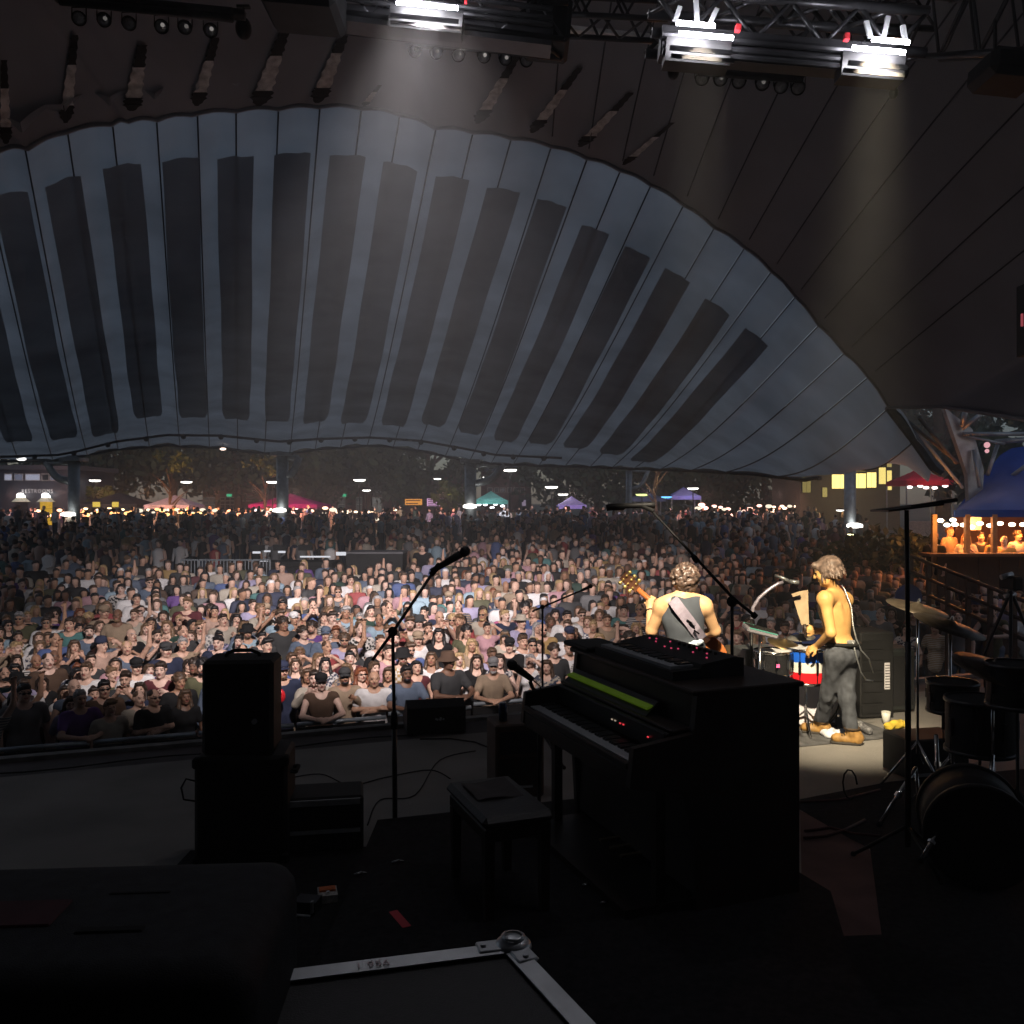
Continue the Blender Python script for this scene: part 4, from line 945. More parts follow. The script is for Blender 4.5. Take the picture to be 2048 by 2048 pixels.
def garment(name, parent, ps, h, m, loc, grow=.01, ripple=(.003, 30, 1), cutfn=None):
    v, f = blob(name, ps, h, grow=grow, ripple=ripple, cutfn=cutfn); return link(name, np_mesh(name, v - np.array(loc), f, [m]), parent)
tank = [('e', chest, (.152, .10, .17), None, .04), ('e', belly, (.130, .095, .17), None, .05), ('e', pelv + np.array([0, 0, .02]), (.15, .112, .13), None, .05), ('c', gp(1345, 1203), gp(1392, 1203), .05, .05, .04), ('c', gp(1346, 1215), gp(1350, 1196), .05, .032, .03), ('c', gp(1390, 1215), gp(1386, 1196), .05, .032, .03)]
zneck = gp(1368, 1194)[2]
garment('tank_top', gtr, tank, .010, mat('charcoal_cotton', (.045, .052, .062), .85, scale=12, var=.15), GL, .012, (.004, 22, 3), lambda g_: np.maximum(g_[..., 2] - zneck - .012, -(np.linalg.norm((g_ - np.array([hpos[0], Y0 + .02, zneck + .035])) / np.array([1, 1, .7]), axis=-1) - .075)))
garment('trousers', gtr, legs + [('e', pelv - np.array([0, 0, .04]), (.16, .12, .12), None, .05)], .014, mat('black_denim', (.03, .032, .038), .85, var=.25), GL, .012, (.004, 26, 5))
for a_ in (anL, anR): garment('shoe', gtr, [('c', a_ + np.array([0, -.03, -.035]), a_ + np.array([0, .16, -.045]), .045, .038, .03), ('c', a_, a_ + np.array([0, 0, .04]), .045, .045, .03)], .012, m_rubber, GL, 0, None)
# curly hair
hr = [('e', (0, .03, .05), (.098, .108, .092), None, .02), ('e', (0, .07, -.02), (.085, .055, .075), None, .03)]
rr = random.Random(3)
for i in range(150):
    th, ph = rr.uniform(0, 6.28), math.acos(rr.uniform(-.55, 1)); d_ = np.array([math.sin(ph) * math.cos(th), math.sin(ph) * math.sin(th), math.cos(ph)])
    c_ = np.array([0, .03, .035]) + d_ * np.array([.100, .112, .105])
    if c_[1] < -.055 and c_[2] < .07: continue
    hr.append(('e', c_, (rr.uniform(.013, .024),) * 3, None, .005))
v, f = blob('hair', xf(hr, hM, hpos, .97), .0075, ripple=(.004, 130, 8))
link('hair', np_mesh('hair', v - np.array(GL), f, [mat('curly_light_brown_hair', (.085, .055, .042), .42, scale=34, var=.9, spec=.6)]), gtr)
mb = MB(); cpt = wrL * .88 + elL * .12; ax_ = Vector(tuple(wrL - elL)).normalized(); mb.tube([Vector(tuple(cpt)) + (ax_.orthogonal().normalized() * math.cos(a_) + ax_.cross(ax_.orthogonal().normalized()) * math.sin(a_)) * .034 for a_ in [i * math.pi / 8 for i in range(16)]], .006, 6, closed=True)
link('wristband', mb.mesh('wristband', m_rubber, GL, True), gtr)
# cloth tucked at the waist
v, f = blob('cloth', [('c', gp(1384, 1292, -.12), gp(1402, 1284, -.10), .026, .02, .02), ('c', gp(1388, 1290, -.12), gp(1398, 1318, -.12), .024, .012, .02), ('c', gp(1378, 1290, -.12), gp(1382, 1312, -.12), .018, .01, .02)], .008, ripple=(.006, 70, 2))
link('waist_cloth', np_mesh('waist_cloth', v - np.array(GL), f, [mat('pale_blue_cloth', (.5, .58, .64), .9, var=.2)]), gtr)
# guitar strap over the back
m_strap = mat('grey_leather_strap', (.22, .19, .23), .38, scale=20, var=.2); mb = MB()
path = [(1338, 1199, .03), (1345, 1199, -.07), (1352, 1208, -.12), (1364, 1224, -.135), (1378, 1242, -.135), (1392, 1262, -.125), (1404, 1278, -.08), (1412, 1286, .02), (1405, 1288, .12)]
pp = [Vector(tuple(gp(*q))) for q in path]
sw = Vector((.034, 0, .026))
for p_ in pp: mb.v += [tuple(p_ - sw), tuple(p_ + sw), tuple(p_ + sw + Vector((0, -.006, 0))), tuple(p_ - sw + Vector((0, -.006, 0)))]
for i in range(len(pp) - 1):
    for j in range(4): mb.f.append((4 * i + j, 4 * i + (j + 1) % 4, 4 * i + 4 + (j + 1) % 4, 4 * i + 4 + j)); mb.m.append(0)
# the guitar
G0, G1, G2 = Vector(tuple(gp(1262, 1166, .28))), Vector(tuple(gp(1318, 1220, .25))), Vector(tuple(gp(1384, 1276, .22)))
t = T('electric_guitar', 'orange-brown electric guitar with brass tuners held by the guitarist', 'guitar', tuple(G2))
gd = (G2 - G0).normalized(); gn = Vector((0, 1, 0)); gs = gd.cross(gn).normalized()
m_gw = mat('amber_guitar_wood', (.36, .11, .03), .3, scale=7, var=.3, spec=.6)
mb = MB(); mb.tube([G0 + gd * .07, G2 - gd * .12], [.021, .026], 10); nk = t.part('neck', mb, m_gw, smooth=True)
mb = MB(); mb.prism([G0 + gs * a_ + gd * b_ for a_, b_ in ((-.03, .08), (-.042, .0), (-.036, -.09), (.036, -.09), (.042, .0), (.03, .08))], gn * .018); hs = t.part('headstock', mb, mat('dark_headstock', (.10, .04, .02), .3), parent=None)
for i in range(3):
    for sd_ in (-1, 1):
        c_ = G0 + gd * (-.065 + .05 * i) + gs * sd_ * .058 - gn * .006
        mb = MB(); mb.tube([G0 + gd * (-.065 + .05 * i) + gs * sd_ * .03 - gn * .004, c_], .006, 6); mb.ball(c_, (.017, .012, .017), 8, 6); mb.ball(G0 + gd * (-.065 + .05 * i) + gs * sd_ * .02 - gn * .008, .011, 8, 5); t.part('tuning_peg', mb, mat('brass_tuner', (.75, .55, .2), .28, metal=.8, var=.15), smooth=True, parent=hs)
oc = G2 + gd * .10; mb = MB(); out = []
for i in range(28):
    a_ = 2 * math.pi * i / 28; r_ = .19 + .035 * math.cos(2 * a_) - .03 * math.exp(-((a_ - 2.6) / .35) ** 2) - .03 * math.exp(-((a_ - 3.7) / .35) ** 2) + .02 * math.cos(a_); out.append(oc + gd * r_ * math.cos(a_) + gs * r_ * .8 * math.sin(a_))
mb.prism(out, gn * .045); t.part('body', mb, m_gw)
st_ = t.part('strap', mb if False else mb.__class__(), m_strap) if False else None
mb2 = MB(); mb2.v, mb2.f, mb2.m = [], [], []
for p_ in pp: mb2.v += [tuple(p_ - sw), tuple(p_ + sw), tuple(p_ + sw + Vector((0, -.006, 0))), tuple(p_ - sw + Vector((0, -.006, 0)))]
for i in range(len(pp) - 1):
    for j in range(4): mb2.f.append((4 * i + j, 4 * i + (j + 1) % 4, 4 * i + 4 + (j + 1) % 4, 4 * i + 4 + j)); mb2.m.append(0)
stp = t.part('strap', mb2, m_strap, label='wide grey leather strap across the player\'s back')
for q in ((1379, 1243), (1384, 1249), (1393, 1264)):
    c_ = Vector(tuple(gp(q[0], q[1], -.15))); mb = MB(); mb.box(c_, (.05, .008, .012), Matrix.Rotation(R(35), 3, 'Y')); t.part('buckle', mb, m_chrome, parent=stp)
for i in range(6):
    mb = MB(); o_ = gs * (-.018 + .0072 * i) + gn * .03; mb.tube([G0 + o_, oc + o_ + gd * .05], .0011, 4); t.part('string', mb, m_chrome)

# ---- the bare-backed drummer
Y0 = 7.8
dp = lambda px, py, dy=0.0: V(P(px, py, Y0 + dy))
hpos = dp(1654, 1143, -.05); hM = frame3((-.85, .38, -.30))
shL, shR = dp(1650, 1198, -.14), dp(1690, 1200, .16); chest, belly, pelv = dp(1670, 1222, .03), dp(1674, 1260, .02), dp(1684, 1296, 0)
TM = frame3((-.55, .8, -.25))
torso = [('e', chest, (.178, .11, .18), TM, .05), ('e', belly, (.138, .10, .15), frame3((-.55, .8, 0)), .05), ('e', pelv, (.145, .11, .11), frame3((-.55, .8, 0)), .05), ('c', shL, shR, .062, .062, .04),
         ('c', dp(1674, 1192, .03), dp(1660, 1166, -.03), .062, .052, .04), ('c', dp(1670, 1190, .02), shL, .05, .05, .04), ('c', dp(1672, 1190, .04), shR, .05, .05, .04),
         ('c', dp(1676, 1212, -.07), dp(1682, 1240, -.065), .03, .02, .03), ('c', dp(1690, 1212, .02), dp(1692, 1240, .02), .03, .02, .03), ('cs', dp(1682, 1200, -.135), dp(1682, 1278, -.125), .008, .008, .02)]
elL, wrL = dp(1662, 1266, -.20), dp(1634, 1292, .05); elR, wrR = dp(1668, 1264, .34), dp(1632, 1262, .30)
arms = [('e', shL, (.062, .062, .07), None, .03), ('c', shL, elL, .054, .041, .03), ('c', elL, wrL, .043, .028, .02), ('e', shR, (.062, .062, .07), None, .03), ('c', shR, elR, .054, .041, .03), ('c', elR, wrR, .043, .028, .02)]
hn = hand(wrL, (-.8, .3, -.5), (-.3, -.5, .8), .6, 1, 1.0) + hand(wrR, (-1, .05, .25), (-.1, -1, .1), 1.0, 1, 1.0)
hipL, hipR = dp(1672, 1312, -.06), dp(1692, 1312, .06); knL, knR = dp(1656, 1392, .12), dp(1694, 1396, .0); anL, anR = dp(1640, 1448, .34), dp(1704, 1470, -.02)
legs = [('c', hipL, knL, .073, .053, .04), ('c', knL, anL, .050, .046, .03), ('c', hipR, knR, .073, .053, .04), ('c', knR, anR, .050, .046, .03)]
DL = (float(pelv[0]), Y0, 0.0)
allp = torso + arms + hn + legs + [('c', anL, anL - np.array([0, 0, .05]), .04, .04, .02), ('c', anR, anR - np.array([0, 0, .05]), .04, .04, .02)] + xf(HEAD, hM, hpos, 1.02)
drm = link('person', body_obj('person', allp, .0085, DL, [skin_mat('skin_drummer', (.55, .31, .11)), m_lip, m_eye, mat('brown_hair', (.07, .045, .03), .6)], hpos, hM), None, DL)
tag(drm, 'bare-backed person in grey jeans and tan boots drumming under the floodlight', 'person')
garment('jeans', drm, legs + [('e', pelv - np.array([0, 0, .05]), (.152, .118, .115), frame3((-.55, .8, 0)), .05)], .010, mat('grey_denim', (.05, .055, .068), .88, scale=22, var=.3, bump=.2), DL, .016, (.006, 60, 5), lambda g_: np.maximum(g_[..., 2] - float(dp(1680, 1284)[2]), .125 - g_[..., 2]))
zb = float(dp(1680, 1286)[2])
mb = MB(); mb.tube([Vector((pelv[0] + .152 * math.cos(a_) * 1.0, Y0 + .135 * math.sin(a_), zb)) for a_ in [i * math.pi / 12 for i in range(24)]], .016, 8, closed=True); link('belt', mb.mesh('belt', m_rubber, DL, True), drm)
mb = MB(); mb.rbox(Vector(tuple(dp(1702, 1286, -.10))), (.07, .03, .05), .008); link('belt_pack', mb.mesh('belt_pack', m_alu, DL), drm)
m_boot = mat('tan_boot_leather', (.27, .15, .045), .6, scale=18, var=.35)
for a_, to in ((anL, np.array([-.9, .35, 0])), (anR, np.array([-.95, .25, 0]))):
    to = to / np.linalg.norm(to); z_ = np.array([0, 0, 1.]); gz = .045
    he = np.array([a_[0], a_[1], gz]) - to * .04
    b_ = garment('boot', drm, [('c', np.array([a_[0], a_[1], .13]), he + z_ * .02, .058, .058, .03), ('c', he, he + to * .17, .044, .040, .03), ('e', he + to * .16 + z_ * .008, (.045, .044, .036), None, .02)], .010, m_boot, DL, 0, (.003, 60, 3), lambda g_: np.maximum(g_[..., 2] - .155, .016 - g_[..., 2]))
    mb = MB(); mb.tube([Vector((a_[0] + .062 * math.cos(q_), a_[1] + .062 * math.sin(q_), .142)) for q_ in [i * math.pi / 8 for i in range(16)]], .012, 6, closed=True); link('collar', mb.mesh('collar', mat('dark_boot_collar', (.05, .03, .015), .7), DL, True), b_)
    for i in range(4):
        c_ = Vector(tuple(he + to * (.06 + .022 * i) + z_ * (.072 - .009 * i))); mb = MB(); mb.tube([c_ + Vector((-to[1], to[0], 0)) * .03 - Vector((0, 0, .012)), c_, c_ - Vector((-to[1], to[0], 0)) * .03 - Vector((0, 0, .012))], .006, 5); link('lace', mb.mesh('lace', MATS['dark_boot_collar'], DL, True), b_)
    so_ = [('c', he + z_ * -.028, he + to * .18 + z_ * -.028, .05, .046, .01)]
    v, f = blob('sole', so_, .010, cutfn=lambda g_: np.maximum(g_[..., 2] - .026, .002 - g_[..., 2])); link('sole', np_mesh('sole', v - np.array(DL), f, [mat('dark_boot_sole', (.03, .025, .02), .8)]), b_)
# straight mop of hair
hr = [('e', (0, .028, .045), (.092, .108, .086), None, .02), ('e', (0, .075, -.03), (.07, .045, .07), None, .03), ('e', (.055, .015, .0), (.035, .06, .06), None, .03), ('e', (-.055, .015, .0), (.035, .06, .06), None, .03), ('c', (-.04, -.075, .075), (.04, -.075, .075), .03, .03, .02)]
for i in range(90):
    th = rr.uniform(0, 6.28); z_ = rr.uniform(-.06, .06); a_ = np.array([math.cos(th) * .082, .025 + math.sin(th) * .098, z_ + .03])
    if a_[1] < -.05 and a_[2] < .05: continue
    hr.append(('c', a_, a_ + np.array([math.cos(th) * .016, math.sin(th) * .016, -.05]), .011, .006, .004))
v, f = blob('hair', xf(hr, hM, hpos, 1.04), .0075); link('hair', np_mesh('hair', v - np.array(DL), f, [mat('grey_brown_hair', (.15, .105, .085), .5, scale=30, var=.6)]), drm)
# saw-shaped wooden panel held up
hc = Vector(tuple(dp(1618, 1256, .28)))
t = T('wooden_paddle', 'tan saw-shaped wooden paddle held up in the drummer\'s hand', 'paddle', tuple(hc)); mb = MB()
mb.prism([P(x_, y_, 8.08) for x_, y_ in ((1603, 1250), (1618, 1250), (1616, 1180), (1599, 1183), (1583, 1188), (1586, 1194), (1600, 1190), (1603, 1196), (1601, 1200), (1588, 1202), (1592, 1215))], (0, .012, 0)); t.part('blade', mb, mat('tan_plywood', (.40, .30, .19), .6, scale=10, var=.2))
mb = MB(); mb.tube([P(1609, 1248, 8.085), P(1612, 1275, 8.085)], .014, 8); t.part('handle', mb, m_wood_dark, smooth=True)
b = MB(); pts = [Vector(tuple(dp(*q))) for q in ((1677, 1160, .05), (1690, 1180, -.02), (1703, 1215, -.05), (1706, 1250, -.10), (1712, 1276, -.12), (1722, 1300, -.10), (1738, 1318, 0), (1746, 1345, .2))]
pts2 = [Vector(tuple(dp(*q))) for q in ((1706, 1284, -.12), (1712, 1310, -.12), (1722, 1345, -.05), (1732, 1360, .1), (1746, 1362, .2))]
b.tube(pts, .006, 6); single('earphone_cable', b, m_alu, 'pale earphone cable running down the drummer\'s back to the rack', 'cable', tuple(pts[0]), smooth=True)
b = MB(); b.tube(pts2, .006, 6); single('earphone_cable', b, m_alu, 'pale cable looping from the drummer\'s belt to the rack', 'cable', tuple(pts2[0]), smooth=True)
t = T('drink_bottle', 'glass bottle with pale label standing behind the drummer\'s hand', 'bottle', tuple(P(1621, 1262, 8.6))); q = P(1621, 1268, 8.6)
mb = MB(); mb.lathe([(.03, 0), (.032, .02), (.032, .11), (.013, .17), (.012, .22)], q, n=14); t.part('glass', mb, mat('clear_glass_grey', (.35, .36, .33), .1, var=0, spec=.8), smooth=True)
mb = MB(); mb.lathe([(.0335, .045), (.0335, .1)], q, n=14, cap=False); t.part('label_band', mb, mat('yellow_label', (.5, .45, .2), .6))

# ---- the drummer's instruments
m_shell_b = mat('black_drum_shell', (.015, .015, .017), .18, var=.2, spec=.6); m_skin_d = mat('drum_head_white', (.6, .6, .62), .45, var=.1)
def drum(name, label, px, pz_top, pz_bot, Y, r, bands, lugs=8, tilt=0.0, head=m_skin_d, grp=None):
    m_chrome = MATS['dull_black_truss'] if head is m_cloth_grill else MATS['chrome']  # shaded kit gets near-black fittings in place of chrome
    c = P(px, pz_bot, Y); top = P(px, pz_top, Y).z; bot = c.z; h = top - bot
    t = T(name, label, 'drum', (c.x, Y, bot), 0, group=grp, local=True); rot = Matrix.Rotation(tilt, 3, 'X')
    z = h
    for nm, col, frac in bands:
        z0 = z - frac * h; mb = MB(); mb.lathe([(r, z0), (r, z)], (0, 0, 0), rot, 32, cap=False); t.part(nm, mb, col, smooth=True); z = z0
    for zz in (0, h):
        mb = MB(); mb.lathe([(r * 1.0, zz - .012), (r * 1.05, zz - .012), (r * 1.05, zz + .012), (r * 1.0, zz + .012)], (0, 0, 0), rot, 32, cap=False); t.part('hoop', mb, m_chrome, smooth=True)
    mb = MB(); mb.lathe([(.001, h + .002), (r, h + .002)], (0, 0, 0), rot, 32, cap=False); t.part('drum_head', mb, head)
    mb = MB(); mb.lathe([(r, 0), (.001, .0)], (0, 0, 0), rot, 32, cap=False); t.part('bottom_head', mb, head)
    for k in range(lugs):
        a_ = 2 * math.pi * k / lugs + .2; mb = MB(); mb.box(rot @ Vector((r * 1.04 * math.cos(a_), r * 1.04 * math.sin(a_), h / 2)), (.022, .022, h * .35), rot @ Matrix.Rotation(a_, 3, 'Z')); mb.tube([rot @ Vector((r * 1.06 * math.cos(a_), r * 1.06 * math.sin(a_), .01)), rot @ Vector((r * 1.06 * math.cos(a_), r * 1.06 * math.sin(a_), h - .01))], .004, 5); t.part('lug', mb, m_chrome)
    for k in range(3):                                # stand
        a_ = 2 * math.pi * k / 3 + .4; mb = MB(); mb.tube([(0, 0, -.02), (0, 0, -bot * .55), (.22 * math.cos(a_), .22 * math.sin(a_), -bot + .012)], .010, 6); t.part('stand_leg', mb, m_chrome, smooth=True)
    return t
m_blue, m_white_p, m_red = mat('blue_drum_wrap', (.012, .10, .55), .3, var=.15), mat('white_drum_wrap', (.6, .6, .56), .35, var=.1), mat('red_drum_wrap', (.5, .012, .02), .3, var=.15)
drum('tom_drum', 'tom drum banded blue, white and red at the drummer\'s hand', 1612, 1296, 1362, 8.15, .185, [('blue_band', m_blue, .36), ('white_band', m_white_p, .30), ('red_band', m_red, .34)])
drum('snare_drum', 'black snare drum with chrome lugs beside the banded tom', 1546, 1302, 1347, 8.05, .165, [('shell', m_shell_b, 1.0)], 10)
mb = MB(); a = P(1556, 1332, 7.87); mb.box(a, (.03, .006, .03)); single('pink_tape', mb, mat('pink_tape_piece', (.75, .12, .35), .5), 'small pink tape square on the black snare drum', 'tape', tuple(a))
def cymbal(name, label, px, py, Y, r, tilt=(0, 0), m=m_brass, stand=True, z0=0.0):
    c = P(px, py, Y); t = T(name, label, 'cymbal', (c.x, Y, z0), local=True); rot = Euler((R(tilt[0]), R(tilt[1]), 0)).to_matrix(); z = c.z - z0
    mb = MB(); mb.lathe([(.001, .028), (r * .12, .024), (r * .2, .008), (r * .6, -.004), (r, -.016), (r, -.018), (r * .6, -.006), (r * .2, .006), (.001, .026)], (0, 0, z), rot, 36, cap=False); d = t.part('disc', mb, m, smooth=True)
    mb = MB(); mb.lathe([(.012, .02), (.014, .04), (.006, .06)], (0, 0, z), rot, 8); t.part('wing_nut', mb, m_chrome, parent=d)
    if stand:
        mb = MB(); mb.tube([(0, 0, .25), (0, 0, z)], .011, 8); t.part('stand_pole', mb, m_chrome, smooth=True)
        for k in range(3):
            a_ = 2 * math.pi * k / 3 + .9; mb = MB(); mb.tube([(0, 0, .34), (.26 * math.cos(a_), .26 * math.sin(a_), .012)], .010, 6); t.part('stand_leg', mb, m_chrome, smooth=True)
    return t
cymbal('small_cymbal', 'small bronze cymbal above the black snare drum', 1568, 1284, 8.25, .15, (14, 10))
cymbal('small_cymbal', 'pale upper cymbal beside the drummer\'s raised hand', 1602, 1272, 8.45, .13, (6, -6), mat('pale_cymbal', (.55, .52, .45), .3, metal=.8))
a = P(1600, 1420, 8.55)
t = T('bass_drum', 'bass drum with white head half hidden by the piano', 'drum', (a.x - .01, 8.45, 0), R(8), local=True); rot = Matrix.Rotation(R(90), 3, 'X')
mb = MB(); mb.lathe([(.265, -.18), (.265, .20)], (0, 0, .30), rot, 36, cap=False); t.part('shell', mb, m_shell_b, smooth=True)
for zz in (-.18, .20):
    mb = MB(); mb.lathe([(.265, zz - .02), (.285, zz - .02), (.285, zz + .02), (.265, zz + .02)], (0, 0, .30), rot, 36, cap=False); t.part('hoop', mb, m_shell_b, smooth=True)
    mb = MB(); mb.lathe([(.001, zz), (.264, zz)], (0, 0, .30), rot, 36, cap=False); t.part('drum_head', mb, mat('bass_head', (.62, .60, .68), .5, var=.12, scale=4))
for k in range(8):
    a_ = k * math.pi / 4 + .2; mb = MB(); mb.box((.29 * math.cos(a_), -.2, .30 + .29 * math.sin(a_)), (.02, .06, .02)); t.part('claw', mb, m_chrome)
for sx in (-.2, .2):
    mb = MB(); mb.tube([(sx, .0, .12), (sx * 1.5, .02, .012)], .010, 6); t.part('spur', mb, m_chrome)
a = PZ(1668, 1452, .0)
t = T('drum_pedal', 'chrome drum pedal between the drummer\'s boots', 'pedal', (a.x, a.y + .1, 0), R(-20), local=True)
mb = MB(); mb.box((0, 0, .015), (.12, .30, .02)); t.part('base_plate', mb, m_black)
mb = MB(); mb.box((0, -.02, .07), (.08, .26, .012), Matrix.Rotation(R(14), 3, 'X')); t.part('foot_plate', mb, m_chrome)
for sx in (-.055, .055):
    mb = MB(); mb.tube([(sx, .12, .02), (sx, .12, .24)], .010, 6); t.part('post', mb, m_chrome, smooth=True)
mb = MB(); mb.tube([(-.06, .12, .22), (.06, .12, .22)], .009, 6); mb.tube([(0, .12, .22), (0, .04, .40)], .006, 6); mb.ball((0, .03, .41), .03, 10, 8); t.part('beater', mb, m_alu, smooth=True)
v, f = blob('towel', [('c', PZ(1648, 1466, .03), PZ(1690, 1462, .03), .035, .025, .03), ('c', PZ(1660, 1470, .03), PZ(1672, 1474, .02), .04, .03, .03)], .010, ripple=(.010, 50, 4), cutfn=lambda g_: .008 - g_[..., 2]); q = PZ(1668, 1470, 0)
tag(link('towel', np_mesh('towel', v - np.array(tuple(q)), f, [mat('white_towel', (.6, .6, .66), .95, var=.2)]), None, q), 'crumpled white towel on the mat between the boots', 'towel')
v, f = blob('shoe', [('c', PZ(1720, 1452, .04), PZ(1738, 1462, .04), .04, .035, .03), ('c', PZ(1718, 1452, .05), PZ(1718, 1446, .08), .035, .03, .03)], .009, cutfn=lambda g_: .008 - g_[..., 2]); q = PZ(1728, 1458, 0)
tag(link('shoe', np_mesh('shoe', v - np.array(tuple(q)), f, [mat('black_white_shoe', (.12, .12, .13), .6, var=.8, scale=60)]), None, q), 'dark sneaker standing empty behind the drummer\'s heel', 'shoe')
# gooseneck microphone, sample pad, grey rack
a = P(1503, 1240, 8.3)
t = T('gooseneck_microphone', 'pale gooseneck microphone arching over the drums', 'microphone', (a.x, 8.3, 0)); pts = [P(*q, 8.3) for q in ((1503, 1238), (1506, 1215), (1518, 1196), (1536, 1180), (1556, 1167), (1566, 1164))]
mb = MB(); mb.tube(pts, .016, 10); t.part('gooseneck', mb, mat('pale_gooseneck', (.5, .46, .56), .35, metal=.4, var=.15), smooth=True)
mb = MB(); mb.tube([(a.x, 8.3, .02), a], .014, 8); t.part('pole', mb, m_blackmetal, smooth=True); round_base(t, a.x, 8.3, 0)
mb = MB(); mb.tube([P(1550, 1151, 8.3), P(1566, 1156, 8.28), P(1580, 1163, 8.26)], [.012, .016, .014], 8); mb.tube([P(1580, 1163, 8.26), P(1598, 1165, 8.24)], .02, 10); t.part('microphone_head', mb, m_alu, smooth=True)
a = P(1520, 1262, 7.9)
t = T('sample_pad', 'grey sample pad with a green light line on a stand', 'sample pad', (a.x, 7.9, 0), local=True); rot = Euler((R(4), R(14), 0)).to_matrix(); zz = a.z
mb = MB(); mb.rbox((0, 0, zz), (.28, .22, .045), .012, rot); t.part('case', mb, mat('pad_grey', (.18, .17, .2), .5, var=.15))
for k in (-1, 0, 1):
    for j in (-1, 1):
        mb = MB(); mb.box(rot @ Vector((k * .085, j * .048, .026)) + Vector((0, 0, zz)), (.075, .08, .008), rot); t.part('rubber_pad', mb, m_rubber)
mb = MB(); mb.box(rot @ Vector((0, -.108, .02)) + Vector((0, 0, zz)), (.25, .010, .008), rot); t.part('green_light_line', mb, glow('green_led', (.2, 1, .55), .5))
mb = MB(); mb.box(rot @ Vector((-.08, .106, .024)) + Vector((0, 0, zz)), (.1, .010, .008), rot); t.part('green_light_line', mb, glow('green_led', (.2, 1, .55), .5))
mb = MB(); mb.tube([(0, 0, .012), (0, 0, zz)], .014, 8); t.part('stand_pole', mb, m_chrome, smooth=True); tripod(t, 0, 0, 0, .26)
a = P(1512, 1312, 8.5)
t = T('equipment_rack', 'grey equipment rack behind the sample pad', 'rack', (a.x, 8.5, 0), R(8), local=True)
mb = MB(); mb.rbox((0, 0, .37), (.34, .32, .74), .012); t.part('case', mb, mat('rack_grey', (.08, .085, .09), .45, var=.2))
for k in range(4):
    mb = MB(); mb.box((0, -.164, .15 + .15 * k), (.29, .008, .11)); t.part('rack_unit', mb, m_dullalu)
a = P(1732, 1450, 8.9)
t = T('equipment_case', 'tall black rack case with white label strip behind the drummer', 'rack', (a.x, 8.9, 0), R(10), local=True)
mb = MB(); mb.rbox((0, 0, .43), (.36, .4, .84), .015); t.part('case', mb, m_tolex)
for k in range(7):
    mb = MB(); mb.box((-.06, -.204, .1 + .105 * k), (.22, .010, .085)); t.part('rack_unit', mb, m_black)
mb = MB(); mb.box((.10, -.205, .42), (.055, .008, .26)); lb = t.part('label_strip', mb, mat('white_label_tape', (.65, .62, .66), .6, var=.0))
for k in range(9):
    mb = MB(); mb.box((.10, -.2105, .31 + .027 * k), (.048, .003, .007)); t.part('printed_line', mb, m_black, parent=lb)
a = P(1785, 1440, 9.1)
t = T('loudspeaker', 'dark grey loudspeaker standing right of the rack case', 'loudspeaker', (a.x, 9.1, 0), R(12), local=True)
mb = MB(); mb.rbox((0, 0, .33), (.32, .32, .64), .03); t.part('cabinet', mb, mat('speaker_grey', (.025, .028, .028), .5, var=.2))
mb = MB(); mb.box((0, -.164, .33), (.24, .008, .5)); t.part('grille', mb, m_cloth_grill)
a = PZ(1772, 1447, 0)
t = T('paper_cup', 'white paper cup on the floor right of the rack case', 'cup', tuple(a)); mb = MB(); mb.lathe([(.030, 0), (.042, .11)], a, n=14); t.part('cup', mb, m_white_p, smooth=True); mb = MB(); mb.lathe([(.042, .108), (.045, .112), (.042, .116)], a, n=14, cap=False); t.part('rim', mb, m_white_p)
v, f = blob('cloth', [('c', PZ(1776, 1452, .03), PZ(1812, 1448, .03), .04, .03, .03), ('c', PZ(1790, 1448, .04), PZ(1800, 1446, .05), .04, .03, .03)], .010, ripple=(.010, 50, 6), cutfn=lambda g_: .004 - g_[..., 2]); q = PZ(1795, 1452, 0)
tag(link('rag', np_mesh('rag', v - np.array(tuple(q)), f, [mat('yellow_rag', (.5, .36, .04), .9, var=.3)]), None, q), 'crumpled yellow rag on the stage floor beside the paper cup', 'rag')

# ---- second drum kit at the right, its shade put into near-black materials
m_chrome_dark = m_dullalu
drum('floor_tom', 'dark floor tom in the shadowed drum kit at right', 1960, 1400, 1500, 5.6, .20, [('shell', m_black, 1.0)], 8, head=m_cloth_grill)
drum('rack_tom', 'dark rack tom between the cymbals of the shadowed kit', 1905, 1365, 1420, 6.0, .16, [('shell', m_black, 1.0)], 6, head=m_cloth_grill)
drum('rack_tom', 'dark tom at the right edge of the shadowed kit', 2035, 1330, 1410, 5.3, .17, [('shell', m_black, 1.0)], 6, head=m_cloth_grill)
m_dark_cym = mat('shaded_bronze', (.07, .055, .04), .45, metal=.6, scale=14, var=.4)  # darker bronze with the corner's shade put into the colour
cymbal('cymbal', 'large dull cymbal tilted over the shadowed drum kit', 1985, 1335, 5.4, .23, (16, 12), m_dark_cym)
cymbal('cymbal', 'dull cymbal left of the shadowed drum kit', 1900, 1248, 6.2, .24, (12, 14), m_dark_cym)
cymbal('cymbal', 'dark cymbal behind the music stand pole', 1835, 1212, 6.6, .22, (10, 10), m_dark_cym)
a = PZ(1870, 1545, 0)
t = T('trap_case', 'low black case with pale trim in front of the shadowed kit', 'case', (a.x - .1, a.y - .05, .01), R(12), local=True)
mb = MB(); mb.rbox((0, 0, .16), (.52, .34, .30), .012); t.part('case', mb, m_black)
mb = MB(); mb.box((-.02, -.174, .045), (.46, .012, .024)); t.part('trim_strip', mb, m_alu)
a = P(1990, 1620, 4.6)
t = T('kick_drum', 'dark bass drum on the floor of the shadowed kit', 'drum', (a.x + .1, 5.0, .01), R(-20), local=True); rot = Matrix.Rotation(R(90), 3, 'X')
